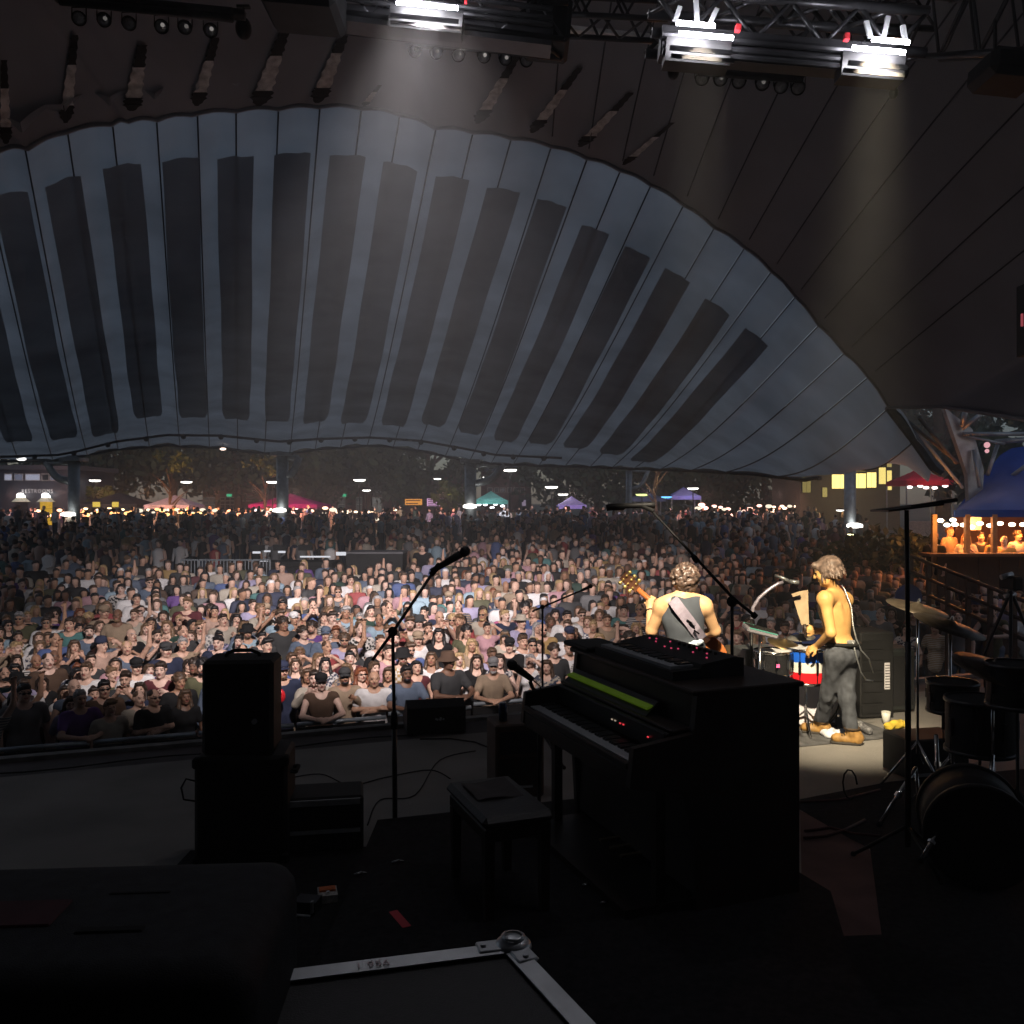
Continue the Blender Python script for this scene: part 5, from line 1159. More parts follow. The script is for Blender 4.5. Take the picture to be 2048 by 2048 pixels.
mb = MB(); mb.lathe([(.27, -.2), (.27, .2)], (0, 0, .29), rot, 32, cap=True); t.part('shell', mb, m_black, smooth=True)
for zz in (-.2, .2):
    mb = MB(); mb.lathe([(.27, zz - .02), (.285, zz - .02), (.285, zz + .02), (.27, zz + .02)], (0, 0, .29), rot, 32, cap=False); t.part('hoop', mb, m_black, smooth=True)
for k, (x0, y0, x1, y1, Y) in enumerate(((1832, 1535, 1758, 1650, 5.5), (1882, 1650, 1842, 1722, 4.9), (1872, 1470, 1878, 1590, 5.8), (1985, 1510, 1980, 1590, 5.3))):
    p0, p1 = P(x0, y0, Y), P(x1, y1, Y - .1); p1.z = max(p1.z, .012)
    t = T('hardware_stand', ['chrome stand leg slanting beside the low black case', 'chrome stand leg slanting low in the dark right corner', 'upright chrome stand right of the low black case', 'short chrome stand by the floor tom'][k], 'stand', tuple(p1))
    mb = MB(); mb.tube([p0, p1], .013, 8); t.part('tube', mb, m_chrome, smooth=True)
    mb = MB(); mb.tube([p0.lerp(p1, .45), p0.lerp(p1, .52)], .022, 8); t.part('clamp', mb, m_chrome)
    mb = MB(); mb.ball(p1 + Vector((0, 0, .004)), .018, 8, 6); t.part('rubber_foot', mb, m_rubber)
    mb = MB(); mb.tube([p0, Vector((p0.x + .1, p0.y + .15, .012))], .011, 8); t.part('brace', mb, m_chrome, smooth=True)
b = MB(); b.tube([PZ(1700, 1600, .02) + Vector((.05 * math.cos(i * .6), .05 * math.sin(i * .6) * .3, .11 + .10 * math.sin(i * .6))) for i in range(10)], .006, 6); single('cable_coil', b, m_rubber, 'black cable coil standing at the edge of the drum carpet', 'cable', tuple(PZ(1700, 1600, .0)), smooth=True)
# ================================================================ the audience
POSES = {  # per side (-1, +1): elbow, wrist, finger direction
    'down': [((-.25, .03, 1.14), (-.25, -.07, .90), (0, -.3, -1)), ((.25, .03, 1.14), (.25, -.07, .90), (0, -.3, -1))],
    'clasp': [((-.25, .0, 1.15), (-.05, -.21, 1.12), (1, -.2, .1)), ((.25, .0, 1.15), (.05, -.20, 1.10), (-1, -.2, .1))],
    'crossed': [((-.25, -.03, 1.17), (.06, -.17, 1.21), (1, 0, .1)), ((.25, -.03, 1.17), (-.06, -.19, 1.17), (-1, 0, .1))],
    'raise': [((-.25, .03, 1.14), (-.24, -.07, .90), (0, -.3, -1)), ((.30, -.10, 1.62), (.30, -.14, 1.88), (0, -.2, 1))],
    'phone': [((-.23, -.2, 1.27), (-.05, -.34, 1.50), (.3, -.1, 1)), ((.23, -.2, 1.27), (.06, -.34, 1.49), (-.3, -.1, 1))],
    'drink': [((-.25, .03, 1.14), (-.24, -.07, .90), (0, -.3, -1)), ((.25, -.10, 1.17), (.12, -.26, 1.34), (-.8, -.2, .4))],
    'lean': [((-.27, -.16, 1.18), (-.10, -.36, 1.17), (.8, -.4, 0)), ((.27, -.16, 1.18), (.08, -.38, 1.17), (-.8, -.4, 0))],
    'shade': [((-.25, .03, 1.14), (-.24, -.07, .90), (0, -.3, -1)), ((.32, -.16, 1.52), (.13, -.17, 1.66), (-1, 0, .1))],
}
HC = np.array([0, -.012, 1.60]); HS = .91
def person_prims(sex, pose):
    f = sex == 'f'; sw = .165 if f else .185
    tor = [('e', (0, .0, 1.27), (.145 if f else .168, .098 if f else .11, .18), None, .05), ('e', (0, .0, 1.08), (.118 if f else .142, .088 if f else .105, .16), None, .06), ('e', (0, .01, .94), (.158, .118, .12), None, .06), ('c', (-sw + .03, .01, 1.395), (sw - .03, .01, 1.395), .05 if f else .056, .05 if f else .056, .05)]
    if f: tor += [('e', (.062, -.075, 1.245), (.058, .055, .058), None, .03), ('e', (-.062, -.075, 1.245), (.058, .055, .058), None, .03)]
    neck = [('c', (0, .012, 1.42), (0, .0, 1.545), .05 if f else .057, .046 if f else .054, .03), ('c', (0, .02, 1.45), (-.11, .015, 1.415), .04, .045, .04), ('c', (0, .02, 1.45), (.11, .015, 1.415), .04, .045, .04)]
    up, lo, hn = [], [], []
    k = .88 if f else 1.0
    for s, (e, w, d) in zip((-1, 1), POSES[pose]):
        sh = (s * sw, .01, 1.385); up.append(('c', sh, e, .05 * k, .040 * k, .03)); lo.append(('c', e, w, .041 * k, .027 * k, .02)); hn += hand(w, d, (0, -.6, .8) if pose in ('lean', 'clasp', 'crossed') else (0, .9, .2), .55, -s, .95 * k)
    leg = []
    for s in (-1, 1): leg += [('c', (s * .085, .01, .90), (s * .095, .0, .48), .085, .058, .04), ('c', (s * .095, 0, .48), (s * .10, .02, .09), .055, .038, .03), ('c', (s * .10, .03, .045), (s * .105, -.13, .035), .04, .035, .03)]
    return tor, neck, up, lo, hn, leg
def half_arm(up, frac):
    out = []
    for p in up:
        a, b = np.array(p[1], float), np.array(p[2], float); out.append(('c', a, a + (b - a) * frac, p[3], p[3] + (p[4] - p[3]) * frac, .03))
    return out
SKINS = [skin_mat('skin_%d' % i, c) for i, c in enumerate([(.55, .36, .28), (.50, .31, .23), (.58, .40, .33), (.42, .25, .17), (.30, .165, .105), (.16, .085, .055)])]
HAIRS = {'dark brown': (.028, .018, .013), 'black': (.010, .009, .010), 'brown': (.07, .042, .026), 'light brown': (.15, .092, .052), 'blonde': (.36, .25, .13), 'grey': (.28, .27, .27), 'red-haired': (.17, .055, .025)}
HMAT = {k: mat('hair_' + k.replace(' ', '_'), c, .5, scale=30, var=.5) for k, c in HAIRS.items()}
COL = {'white': (.74, .73, .74), 'black': (.016, .016, .018), 'navy': (.025, .035, .085), 'grey': (.17, .17, .18), 'charcoal': (.05, .052, .056), 'light blue': (.28, .46, .60), 'blue': (.06, .12, .36), 'slate blue': (.10, .15, .24), 'cream': (.48, .42, .33), 'tan': (.36, .25, .15), 'brown': (.11, .06, .035), 'maroon': (.13, .02, .03), 'red': (.42, .035, .04),
       'pink': (.55, .26, .32), 'hot pink': (.60, .08, .28), 'purple': (.14, .035, .30), 'lavender': (.36, .32, .55), 'olive': (.11, .11, .05), 'dark green': (.025, .07, .05), 'teal': (.05, .22, .22), 'yellow': (.60, .40, .08), 'mustard': (.42, .25, .05), 'orange': (.55, .18, .05), 'peach': (.55, .33, .24)}
COL = {k: tuple(.82 * (.72 * c_ + .28 * (sum(v) / 3)) for c_ in v) for k, v in COL.items()}      # all clothing colours muted and darkened alike
def cloth_mat(cname, pattern=None):
    key = 'cloth_' + cname.replace(' ', '_') + ('_' + pattern if pattern else '')
    if key in MATS: return MATS[key]
    m = mat(key, COL[cname], .88, scale=7, var=.16, spec=.15)
    if pattern:
        n, l = m.node_tree.nodes, m.node_tree.links; b = n['Principled BSDF']; tc = n.new('ShaderNodeTexCoord'); src = b.inputs['Base Color'].links[0].from_socket
        if pattern == 'striped':
            w = n.new('ShaderNodeTexWave'); w.wave_type = 'BANDS'; w.bands_direction = 'Z'; w.inputs['Scale'].default_value = 9; fac = w.outputs['Fac']
        elif pattern == 'checked':
            w = n.new('ShaderNodeTexChecker'); w.inputs['Scale'].default_value = 22; fac = w.outputs['Fac']
        else:
            w = n.new('ShaderNodeTexVoronoi'); w.inputs['Scale'].default_value = 24; fac = w.outputs['Distance']
        l.new(tc.outputs['Object'], w.inputs['Vector'])
        rp = n.new('ShaderNodeMapRange'); rp.inputs['From Min'].default_value = .40; rp.inputs['From Max'].default_value = .6; l.new(fac, rp.inputs['Value'])
        lum = sum(COL[cname]) / 3; oc = (.05, .06, .09) if lum > .2 else (.5, .48, .46)
        mx = n.new('ShaderNodeMix'); mx.data_type = 'RGBA'; mx.inputs[7].default_value = (*oc, 1); l.new(src, mx.inputs[6]); l.new(rp.outputs[0], mx.inputs['Factor']); l.new(mx.outputs[2], b.inputs['Base Color'])
    return m
BODY, SHIRT, LEGS = {}, {}, {}
VARS = [('m', p) for p in ('down', 'crossed', 'phone', 'raise', 'drink', 'lean', 'shade')] + [('f', p) for p in ('down', 'clasp', 'phone', 'raise', 'lean', 'drink', 'shade')]
neck_hole = lambda depth: (lambda g_: np.maximum(g_[..., 2] - 1.462, .085 - np.linalg.norm((g_ - np.array([0, -.035, 1.475])) / np.array([1, 1, depth]), axis=-1)))
for key in VARS:
    tor, neck, up, lo, hn, leg = person_prims(*key)
    ps = tor + neck + up + lo + hn + leg + xf(HEAD, np.eye(3), HC, HS)
    v, f = blob('person', ps, .0115); mi = face_index((centres(v, f) - HC) / HS); BODY[key] = np_mesh('person_body', v, f, [SKINS[0], m_lip, m_eye, HMAT['brown']], mi)
    base = tor + [('c', (-.1, .012, 1.41), (.1, .012, 1.41), .045, .045, .03)]
    lower = [('c', (0, 0, .86), (0, 0, .98), .15 if key[0] == 'm' else .14, .14, .04)]
    for gname, sl, gr in (('tee', half_arm(up, .62), .016), ('long', up + half_arm(lo, .92), .015), ('tank', half_arm(up, .06), .010)):
        if gname == 'long' and key[1] in ('down', 'clasp') and key[0] == 'f' and False: continue
        v, f = blob('shirt', base + sl + lower, .015, grow=gr, ripple=(.0045, 26, hash(key[1]) % 50 if False else len(key[1])), cutfn=neck_hole(1.0 if gname != 'tank' else 1.5)); SHIRT[key + (gname,)] = np_mesh('shirt_mesh', v, f, [MATS['charcoal_cotton']])
tor, neck, up, lo, hn, leg = person_prims('m', 'down')
v, f = blob('trousers', [p for i, p in enumerate(leg) if i % 3 < 2] + [('e', (0, .01, .93), (.158, .12, .10), None, .06)], .018, grow=.014, ripple=(.004, 24, 2)); TROUSERS = np_mesh('trousers_mesh', v, f, [MATS['black_denim']])
# hair styles, hats, glasses, beard (all in standing-person space)
def hair_mesh(name, ps, h=.010, cutf=None):
    v, f = blob(name, xf(ps, np.eye(3), HC, HS), h, cutfn=cutf); return np_mesh(name, v, f, [HMAT['brown']])
r5 = random.Random(5)
def tufts(n, r0, lo_z, L=.045):
    out = []
    for i in range(n):
        th = r5.uniform(0, 6.28); z_ = r5.uniform(lo_z, .11); q = math.sqrt(max(0, 1 - (z_ / .13) ** 2)) if z_ > 0 else 1
        a = np.array([math.cos(th) * .08 * q, .018 + math.sin(th) * .1 * q, z_ + .02])
        if a[1] < -.05 and a[2] < .075: continue
        out.append(('c', a, a + np.array([math.cos(th) * .014, math.sin(th) * .014, -L * .6 + .01]), r0, r0 * .5, .006))
    return out
cap_h = [('e', (0, .026, .05), (.084, .100, .080), None, .02), ('e', (0, .065, -.01), (.072, .052, .06), None, .02), ('c', (-.035, -.06, .098), (.035, -.06, .098), .024, .024, .02)]
HAIR_M = {
    'short': hair_mesh('hair_short', cap_h + tufts(46, .012, -.02)),
    'cropped': hair_mesh('hair_cropped', [('e', (0, .024, .046), (.080, .097, .078), None, .02), ('e', (0, .06, -.005), (.07, .05, .05), None, .02)]),
    'swept': hair_mesh('hair_swept', cap_h + [('c', (-.05, -.05, .10), (.055, -.075, .105), .026, .034, .02), ('c', (-.03, .0, .125), (.04, -.02, .128), .03, .03, .02)] + tufts(26, .012, .0)),
    'curly': hair_mesh('hair_curly', [('e', (0, .03, .05), (.10, .112, .09), None, .02)] + [('e', np.array([0, .03, .04]) + np.array([math.sin(b) * math.cos(a) * .1, math.sin(b) * math.sin(a) * .112, math.cos(b) * .1]), (.024,) * 3, None, .006) for a, b in [(r5.uniform(0, 6.28), r5.uniform(0, 1.9)) for _ in range(70)] if not (math.sin(a) < -.3 and b > 1.0)]),
    'long': hair_mesh('hair_long', cap_h + [('c', (s * .078, .02, .03), (s * .098, .0, -.16), .030, .034, .03) for s in (-1, 1)] + [('c', (s * .098, .0, -.16), (s * .085, -.055, -.28), .034, .018, .03) for s in (-1, 1)] + [('c', (0, .085, -.02), (0, .095, -.24), .06, .05, .04), ('c', (-.05, -.045, .10), (-.08, -.02, .02), .026, .024, .02), ('c', (.05, -.045, .10), (.08, -.02, .02), .026, .024, .02)] + tufts(20, .011, .0)),
    'straight': hair_mesh('hair_straight', cap_h + [('c', (s * .080, .02, .04), (s * .088, .01, -.20), .026, .022, .03) for s in (-1, 1)] + [('c', (0, .08, -.02), (0, .085, -.22), .065, .055, .04)] + [('c', (s * .05, -.05, .10), (s * .082, -.015, .0), .024, .024, .02) for s in (-1, 1)]),
    'tied': hair_mesh('hair_tied', cap_h + [('e', (0, .10, .10), (.04, .04, .04), None, .015), ('c', (-.05, -.04, .09), (-.078, .0, .02), .018, .014, .02), ('c', (.05, -.04, .09), (.078, .0, .02), .018, .014, .02)]),
    'bob': hair_mesh('hair_bob', cap_h + [('c', (s * .080, .015, .04), (s * .088, .0, -.10), .030, .030, .03) for s in (-1, 1)] + [('c', (0, .075, -.02), (0, .08, -.11), .065, .06, .04)]),
}
BEARD = hair_mesh('beard_mesh', [('e', (0, -.056, -.082), (.054, .042, .042), None, .02), ('c', (-.055, -.03, -.05), (-.062, .0, .0), .016, .010, .02), ('c', (.055, -.03, -.05), (.062, .0, .0), .016, .010, .02), ('c', (-.022, -.088, -.040), (.022, -.088, -.040), .009, .009, .006), ('es', (0, -.098, -.058), (.02, .014, .007), None, .004)], .008)
def hat_mesh(kind):
    mb = MB(); c = tuple(HC + np.array([0, .02, .055]))
    if kind == 'cap':
        mb.lathe([(.092, -.005), (.094, .025), (.083, .062), (.047, .088), (.001, .095)], c, n=16); mb.grid(lambda u, v: (c[0] + (u - .5) * .16 * (1 - .25 * v * v), c[1] - .085 - .085 * v + .05 * (2 * u - 1) ** 2, c[2] + .008 - .02 * v - .02 * (2 * u - 1) ** 2), 8, 4)
    elif kind == 'bucket':
        mb.lathe([(.165, -.035), (.10, .02), (.094, .085), (.07, .10), (.001, .10)], c, n=20, cap=False)
    elif kind == 'straw':
        mb.lathe([(.19, .004), (.15, .0), (.098, .012), (.094, .08), (.07, .10), (.001, .095)], c, n=22, cap=False)
    elif kind == 'beanie':
        mb.lathe([(.100, -.01), (.102, .02), (.094, .07), (.06, .105), (.001, .115)], c, n=16)
    mb.v = [tuple(HC + (np.array(q) - HC) * .95) for q in mb.v]
    return mb.mesh('hat_' + kind, [MATS['charcoal_cotton']], smooth=True)
HAT_M = {k: hat_mesh(k) for k in ('cap', 'bucket', 'straw', 'beanie')}
mb = MB()
for s in (-1, 1): mb.ball(HC + np.array([s * .031, -.097, .012]), (.025, .008, .018), 10, 6); mb.tube([HC + np.array([s * .054, -.09, .016]), HC + np.array([s * .078, .0, .016])], .004, 4)
mb.tube([HC + np.array([-.01, -.104, .018]), HC + np.array([.01, -.104, .018])], .004, 4); mb.v = [tuple(HC + (np.array(q) - HC) * HS) for q in mb.v]; GLASSES = mb.mesh('sunglasses_mesh', mat('dark_lens', (.01, .01, .012), .15, var=0, spec=.6), smooth=True)

def slot(o, i, m): o.material_slots[i].link = 'OBJECT'; o.material_slots[i].material = m
LABELS = set(); CROWD = []
GARW = {'tee': 't-shirt', 'long': 'long-sleeved top', 'tank': 'sleeveless top'}
HAIRW = {'short': 'short', 'cropped': 'cropped', 'swept': 'swept', 'curly': 'curly', 'long': 'long', 'straight': 'straight', 'tied': 'tied-up', 'bob': 'bobbed'}
POSW = {'down': 'standing', 'crossed': 'arms folded', 'clasp': 'hands clasped', 'phone': 'hands raised before the chest', 'raise': 'one arm up', 'drink': 'hand lifted to the chest', 'lean': 'leaning on the barricade', 'shade': 'shading the eyes'}
def place_word(px, D):
    if px < 190: a = 'at far left'
    elif px < 400: a = 'left of the amplifier'
    elif px < 560: a = 'above the amplifier'
    elif px < 740: a = 'right of the amplifier'
    elif px < 880: a = 'behind the middle microphone'
    elif px < 1080: a = 'left of the thin stand'
    elif px < 1270: a = 'between thin stand and guitarist'
    elif px < 1460: a = 'behind the guitarist'
    elif px < 1600: a = 'left of the drummer'
    elif px < 1760: a = 'behind the drummer'
    else: a = 'at far right'
    return a
def depth_word(D): return 'front rows' if D < 13.2 else 'near rows' if D < 14.6 else 'middle rows' if D < 16 else 'back rows'
def make_label(p):
    px = 1024 + F_PX * p['x'] / p['y']
    hair = ('bald' if p['hair'] is None and not p['hat'] else (HAIRW[p['hair']] + ' ' + p['hc'] + ' hair' if p['hair'] and not p['hat'] else '%s %s' % (p['hatc'], {'cap': 'cap', 'bucket': 'brimmed hat', 'straw': 'straw hat', 'beanie': 'beanie'}[p['hat']]) if p['hat'] else ''))
    g_ = ('%s %s' % (p['shirt'] + (' ' + p['pat'] if p['pat'] else ''), GARW[p['gar']]))
    head = 'person in %s, %s' % (g_, hair)
    extra = ', beard' if p['beard'] else ''; extra += ', dark glasses' if p['glasses'] else ''
    for lab in (head + extra + ', ' + place_word(px, p['y']), head + extra + ', ' + POSW[p['pose']] + ', ' + place_word(px, p['y']), head + extra + ', ' + depth_word(p['y']) + ', ' + place_word(px, p['y'])):
        if lab not in LABELS and len(lab.split()) <= 16: return lab
    return None
def make_person(p):
    key = (p['sex'], p['pose'])
    if key not in BODY: key = (p['sex'], 'down'); p['pose'] = 'down'
    o = link('person', BODY[key]); o.location = (p['x'], p['y'], p['z']); o.rotation_euler = (p.get('tilt', 0), 0, p['rz']); o.scale = (p['sc'] * p.get('w', 1), p['sc'] * p.get('w', 1), p['sc'])
    slot(o, 0, SKINS[p['skin']]); slot(o, 3, HMAT[p['hc']]); tag(o, p['label'], 'person', 'people in the audience')
    s = link('shirt', SHIRT[key + (p['gar'],)], o); slot(s, 0, cloth_mat(p['shirt'], p['pat']))
    l_ = link('trousers', TROUSERS, o); slot(l_, 0, cloth_mat(p['leg']))
    if p['hair']:
        h = link('hair', HAIR_M[p['hair']], o); slot(h, 0, HMAT[p['hc']])
    if p['hat']:
        h = link('hat', HAT_M[p['hat']], o); slot(h, 0, cloth_mat(p['hatc']))
    if p['glasses']: link('glasses', GLASSES, o)
    if p['beard']:
        h = link('beard', BEARD, o); slot(h, 0, HMAT[p['hc']])
    return o
rc = random.Random(21)
SH_W = ['black'] * 10 + ['white'] * 8 + ['grey'] * 4 + ['charcoal'] * 6 + ['navy'] * 5 + ['slate blue'] * 3 + ['light blue'] * 3 + ['blue'] * 2 + ['cream'] * 4 + ['tan'] * 3 + ['peach'] * 2 + ['brown'] * 2 + ['maroon'] * 2 + ['pink'] * 2 + ['lavender'] * 2 + ['olive'] * 3 + ['dark green', 'teal', 'mustard', 'purple', 'red']
def rnd_person(x, y, **kw):
    sex = kw.get('sex') or rc.choice('mmf' if False else 'mf'); p = dict(x=x, y=y, z=ground_z(x, y), sex=sex)
    p['pose'] = rc.choices(['down', 'crossed', 'phone', 'raise', 'drink', 'shade'] if sex == 'm' else ['down', 'clasp', 'phone', 'raise', 'drink', 'shade'], [46, 15, 10, 6, 17, 6])[0]
    p['skin'] = rc.choices(range(6), [30, 26, 18, 14, 7, 5])[0]; p['shirt'] = rc.choice(SH_W); p['pat'] = rc.choices([None, 'striped', 'checked', 'patterned'], [84, 5, 5, 6])[0]
    p['gar'] = rc.choices(['tee', 'long', 'tank'], [70, 16, 14] if sex == 'm' else [34, 14, 52])[0]
    p['hair'] = rc.choices(['short', 'swept', 'cropped', 'curly', None, 'straight'], [34, 24, 18, 10, 5, 5])[0] if sex == 'm' else rc.choices(['long', 'straight', 'tied', 'bob', 'curly'], [42, 26, 16, 10, 6])[0]
    p['hc'] = rc.choices(list(HAIRS), [26, 20, 24, 14, 14, 3, 3] if sex == 'f' else [32, 22, 24, 8, 5, 6, 2])[0]
    p['hat'] = rc.choices([None, 'cap', 'bucket', 'straw', 'beanie'], [90, 6, 2, 1, 1] if sex == 'm' else [96, 2, 1, 1, 0])[0]; p['hatc'] = rc.choice(['black', 'navy', 'white', 'charcoal', 'tan', 'black', 'charcoal'])
    if p['hat'] and p['hair'] in ('short', 'swept', 'curly'): p['hair'] = 'cropped'
    p['glasses'] = rc.random() < .09; p['beard'] = sex == 'm' and rc.random() < .26; p['leg'] = rc.choice(['black', 'navy', 'charcoal', 'slate blue', 'tan'])
    p['sc'] = rc.gauss(.985 if sex == 'm' else .925, .035); p['w'] = rc.uniform(.98, 1.12)
    dx, dy = 1.2 - x, 6.5 - y; p['rz'] = math.atan2(dx, -dy) * .8 + rc.gauss(0, .24); p['tilt'] = rc.gauss(.0, .03)
    p.update({k: v for k, v in kw.items() if v is not None and k != 'sex'})
    return p
# people one can pick out in the photograph: head position, then what sets them apart
NOTE = [(43, 1168, 'm', dict(shirt='white', gar='tee', hair='short', hc='black')), (299, 1166, 'm', dict(shirt='slate blue', gar='tee', hair='swept', hc='dark brown', glasses=True)), (274, 1199, 'm', dict(shirt='white', gar='long', hair='short', hc='black', pose='crossed')), (110, 1230, 'f', dict(shirt='purple', gar='tee', hair='straight', hc='dark brown')),
        (200, 1216, 'f', dict(shirt='yellow', gar='tank', hair='bob', hc='light brown')), (495, 1264, 'm', dict(shirt='light blue', gar='tee', hat='bucket', hatc='black', beard=True)), (446, 1240, 'm', dict(shirt='cream', gar='long', hair='short', hc='dark brown')), (179, 1264, 'm', dict(shirt='slate blue', gar='tee', hair='short', hc='dark brown', beard=True)),
        (113, 1280, 'm', dict(shirt='blue', gar='tee', hair='cropped', hc='dark brown')), (93, 1246, 'm', dict(shirt='white', gar='tee', hair='short', hc='dark brown', glasses=True)), (398, 1254, 'm', dict(shirt='grey', gar='tee', pat='patterned', hair='swept', hc='light brown', glasses=True)), (243, 1178, 'm', dict(shirt='black', gar='tee', pat='patterned', hair='short', hc='black')),
        (331, 1300, 'm', dict(shirt='navy', gar='tee', hat='cap', hatc='charcoal')), (383, 1250, 'f', dict(shirt='light blue', gar='long', hair='long', hc='black')), (270, 1332, 'm', dict(shirt='white', gar='tee', hat='cap', hatc='black')), (590, 1238, 'm', dict(shirt='navy', gar='tee', hat='cap', hatc='white')),
        (505, 1210, 'm', dict(shirt='lavender', gar='tee', hair='short', hc='dark brown')), (565, 1212, 'm', dict(shirt='pink', gar='long', hair='short', hc='black')), (664, 1236, 'm', dict(shirt='grey', pat='striped', gar='tee', hair='swept', hc='dark brown')), (652, 1268, 'm', dict(shirt='slate blue', gar='tee', hat='cap', hatc='slate blue')),
        (642, 1180, 'm', dict(shirt='pink', gar='tee', hair='cropped', hc='grey')), (676, 1184, 'm', dict(shirt='grey', gar='tee', hair='short', hc='brown')), (700, 1160, 'm', dict(shirt='white', gar='tee', hair='short', hc='dark brown')), (897, 1196, 'm', dict(shirt='teal', gar='tee', hat='cap', hatc='tan', beard=True)), (850, 1224, 'm', dict(shirt='navy', gar='tee', hair='short', hc='black')),
        (1005, 1230, 'f', dict(shirt='hot pink', gar='tee', hair='tied', hc='light brown', pose='raise')), (1040, 1244, 'm', dict(shirt='lavender', gar='tee', hat='straw', hatc='cream')), (857, 1258, 'm', dict(shirt='charcoal', gar='tee', hair='short', hc='dark brown', beard=True)), (818, 1300, 'm', dict(shirt='blue', gar='tee', hair='swept', hc='brown', glasses=True)), (760, 1294, 'm', dict(shirt='black', gar='tee', hair=None, glasses=False)),
        (1140, 1268, 'm', dict(shirt='white', gar='tee', hat='cap', hatc='navy', beard=True)), (1066, 1292, 'm', dict(shirt='white', gar='long', hair='short', hc='black', glasses=True)), (900, 1342, 'm', dict(shirt='charcoal', gar='tee', hat='bucket', hatc='brown', pose='lean', sc=1.05)), (985, 1332, 'm', dict(shirt='tan', gar='tee', hair='short', hc='grey', beard=True, pose='lean', hat='cap', hatc='grey')),
        (812, 1360, 'm', dict(shirt='slate blue', gar='tee', hair='short', hc='black', beard=True, pose='lean')), (725, 1350, 'f', dict(shirt='black', gar='tank', hair='long', hc='red-haired', pose='lean')), (694, 1340, 'f', dict(shirt='tan', pat='checked', gar='tank', hair='long', hc='light brown', pose='lean')), (642, 1372, 'm', dict(shirt='brown', gar='tank', hat='cap', hatc='black', pose='lean')), (615, 1352, 'f', dict(shirt='tan', gar='tank', hair='straight', hc='brown', pose='lean')),
        (1096, 1340, 'f', dict(shirt='cream', pat='patterned', gar='tank', hair='long', hc='brown', pose='lean')), (700, 1316, 'f', dict(shirt='maroon', gar='tank', hair='tied', hc='black')), (640, 1320, 'f', dict(shirt='mustard', gar='tank', hair='long', hc='light brown')), (583, 1318, 'f', dict(shirt='blue', gar='tank', hair='straight', hc='brown')), (1020, 1290, 'm', dict(shirt='black', gar='tee', hat='cap', hatc='black')),
        (1190, 1096, 'm', dict(shirt='white', gar='tee', hat='cap', hatc='grey')), (1184, 1112, 'm', dict(shirt='cream', gar='tee', hair='cropped', hc='brown')), (1210, 1200, 'm', dict(shirt='white', gar='tee', hair='short', hc='dark brown')), (1246, 1262, 'm', dict(shirt='grey', gar='tank', hair='long', hc='dark brown', beard=True))]
spots, cells = [], {}
def free(x, y, r=.315):
    cx, cy = int(x // .6), int(y // .6)
    for i in (-1, 0, 1):
        for j in (-1, 0, 1):
            for qx, qy in cells.get((cx + i, cy + j), ()):
                if (qx - x) ** 2 + (qy - y) ** 2 < r * r: return False
    return True
def claim(x, y): cells.setdefault((int(x // .6), int(y // .6)), []).append((x, y))
PEOPLE = []
def head_depth(py, sc):
    a, b = 11.0, 24.0
    for _ in range(30):
        m_ = (a + b) / 2
        if F_PX * (CAM_H - ground_z(0, m_) - 1.6 * sc) / m_ > py - HORIZON: a = m_
        else: b = m_
    return a
for px, py, sex, kw in NOTE:
    sc = kw.get('sc', .985 if sex == 'm' else .925); Yp = head_depth(py, sc); x = (px - 1024) / F_PX * Yp
    d_ = (Vector((x, Yp, 0))).dot(SN)
    if d_ < BARRIER_D + .26:
        k_ = (BARRIER_D + .28) / d_; x *= k_; Yp *= k_
    p = rnd_person(x, Yp, sex=sex, **dict(kw, sc=sc)); p['note'] = True
    if 'hat' not in kw: p['hat'] = None
    if 'beard' not in kw: p['beard'] = False
    if 'pat' not in kw: p['pat'] = None
    if 'hair' in kw and kw['hair'] is None: p['hair'] = None
    if p['hat']: p['hair'] = 'cropped' if sex == 'm' and p['hair'] in ('short', 'swept', 'curly', None) else p['hair']
    claim(x, Yp); PEOPLE.append(p)
d_ = BARRIER_D + .32
cand = []
while d_ < 25:
    s_ = -20 + rc.uniform(0, .5)
    while s_ < 24:
        q = ST(s_ + rc.gauss(0, .07), d_ + rc.gauss(0, .10)); px = 1024 + F_PX * q.x / q.y
        if -70 < px < 2120 and q.y < 24.2 and q.dot(SN) > BARRIER_D + .26: cand.append((q.x, q.y, px, d_))
        s_ += .415 + .09 * rc.random() + (0.015 * max(0, d_ - 15)) + (.25 if px > 1500 else 0)
    d_ += .40
for x, y, px, d0 in sorted(cand, key=lambda c: c[1]):
    if not free(x, y): continue
    headpy = HORIZON + F_PX * (CAM_H - ground_z(x, y) - 1.62) / y
    if 1000 < px < 1600 and headpy > 1330: continue          # wholly behind the piano
    if 390 < px < 545 and headpy > 1350: continue            # wholly behind the amplifier stack
    claim(x, y); p = rnd_person(x, y, pose='lean' if d0 < BARRIER_D + .5 and rc.random() < .55 else None); PEOPLE.append(p)
PEOPLE.sort(key=lambda p: p['y'] - (3 if p.get('note') else 0)); NEAR = []; MID = []
for p in PEOPLE:
    if len(NEAR) < 300:
        for k in range(40):
            lab = make_label(p)
            if lab: break
            p['shirt'] = rc.choice(list(COL)); p['hc'] = rc.choice(list(HAIRS)); p['gar'] = rc.choice(['tee', 'long', 'tank'])
        p['label'] = lab or 'person in the audience'; LABELS.add(p['label']); NEAR.append(p)
    else: MID.append(p)
for p in NEAR: make_person(p)

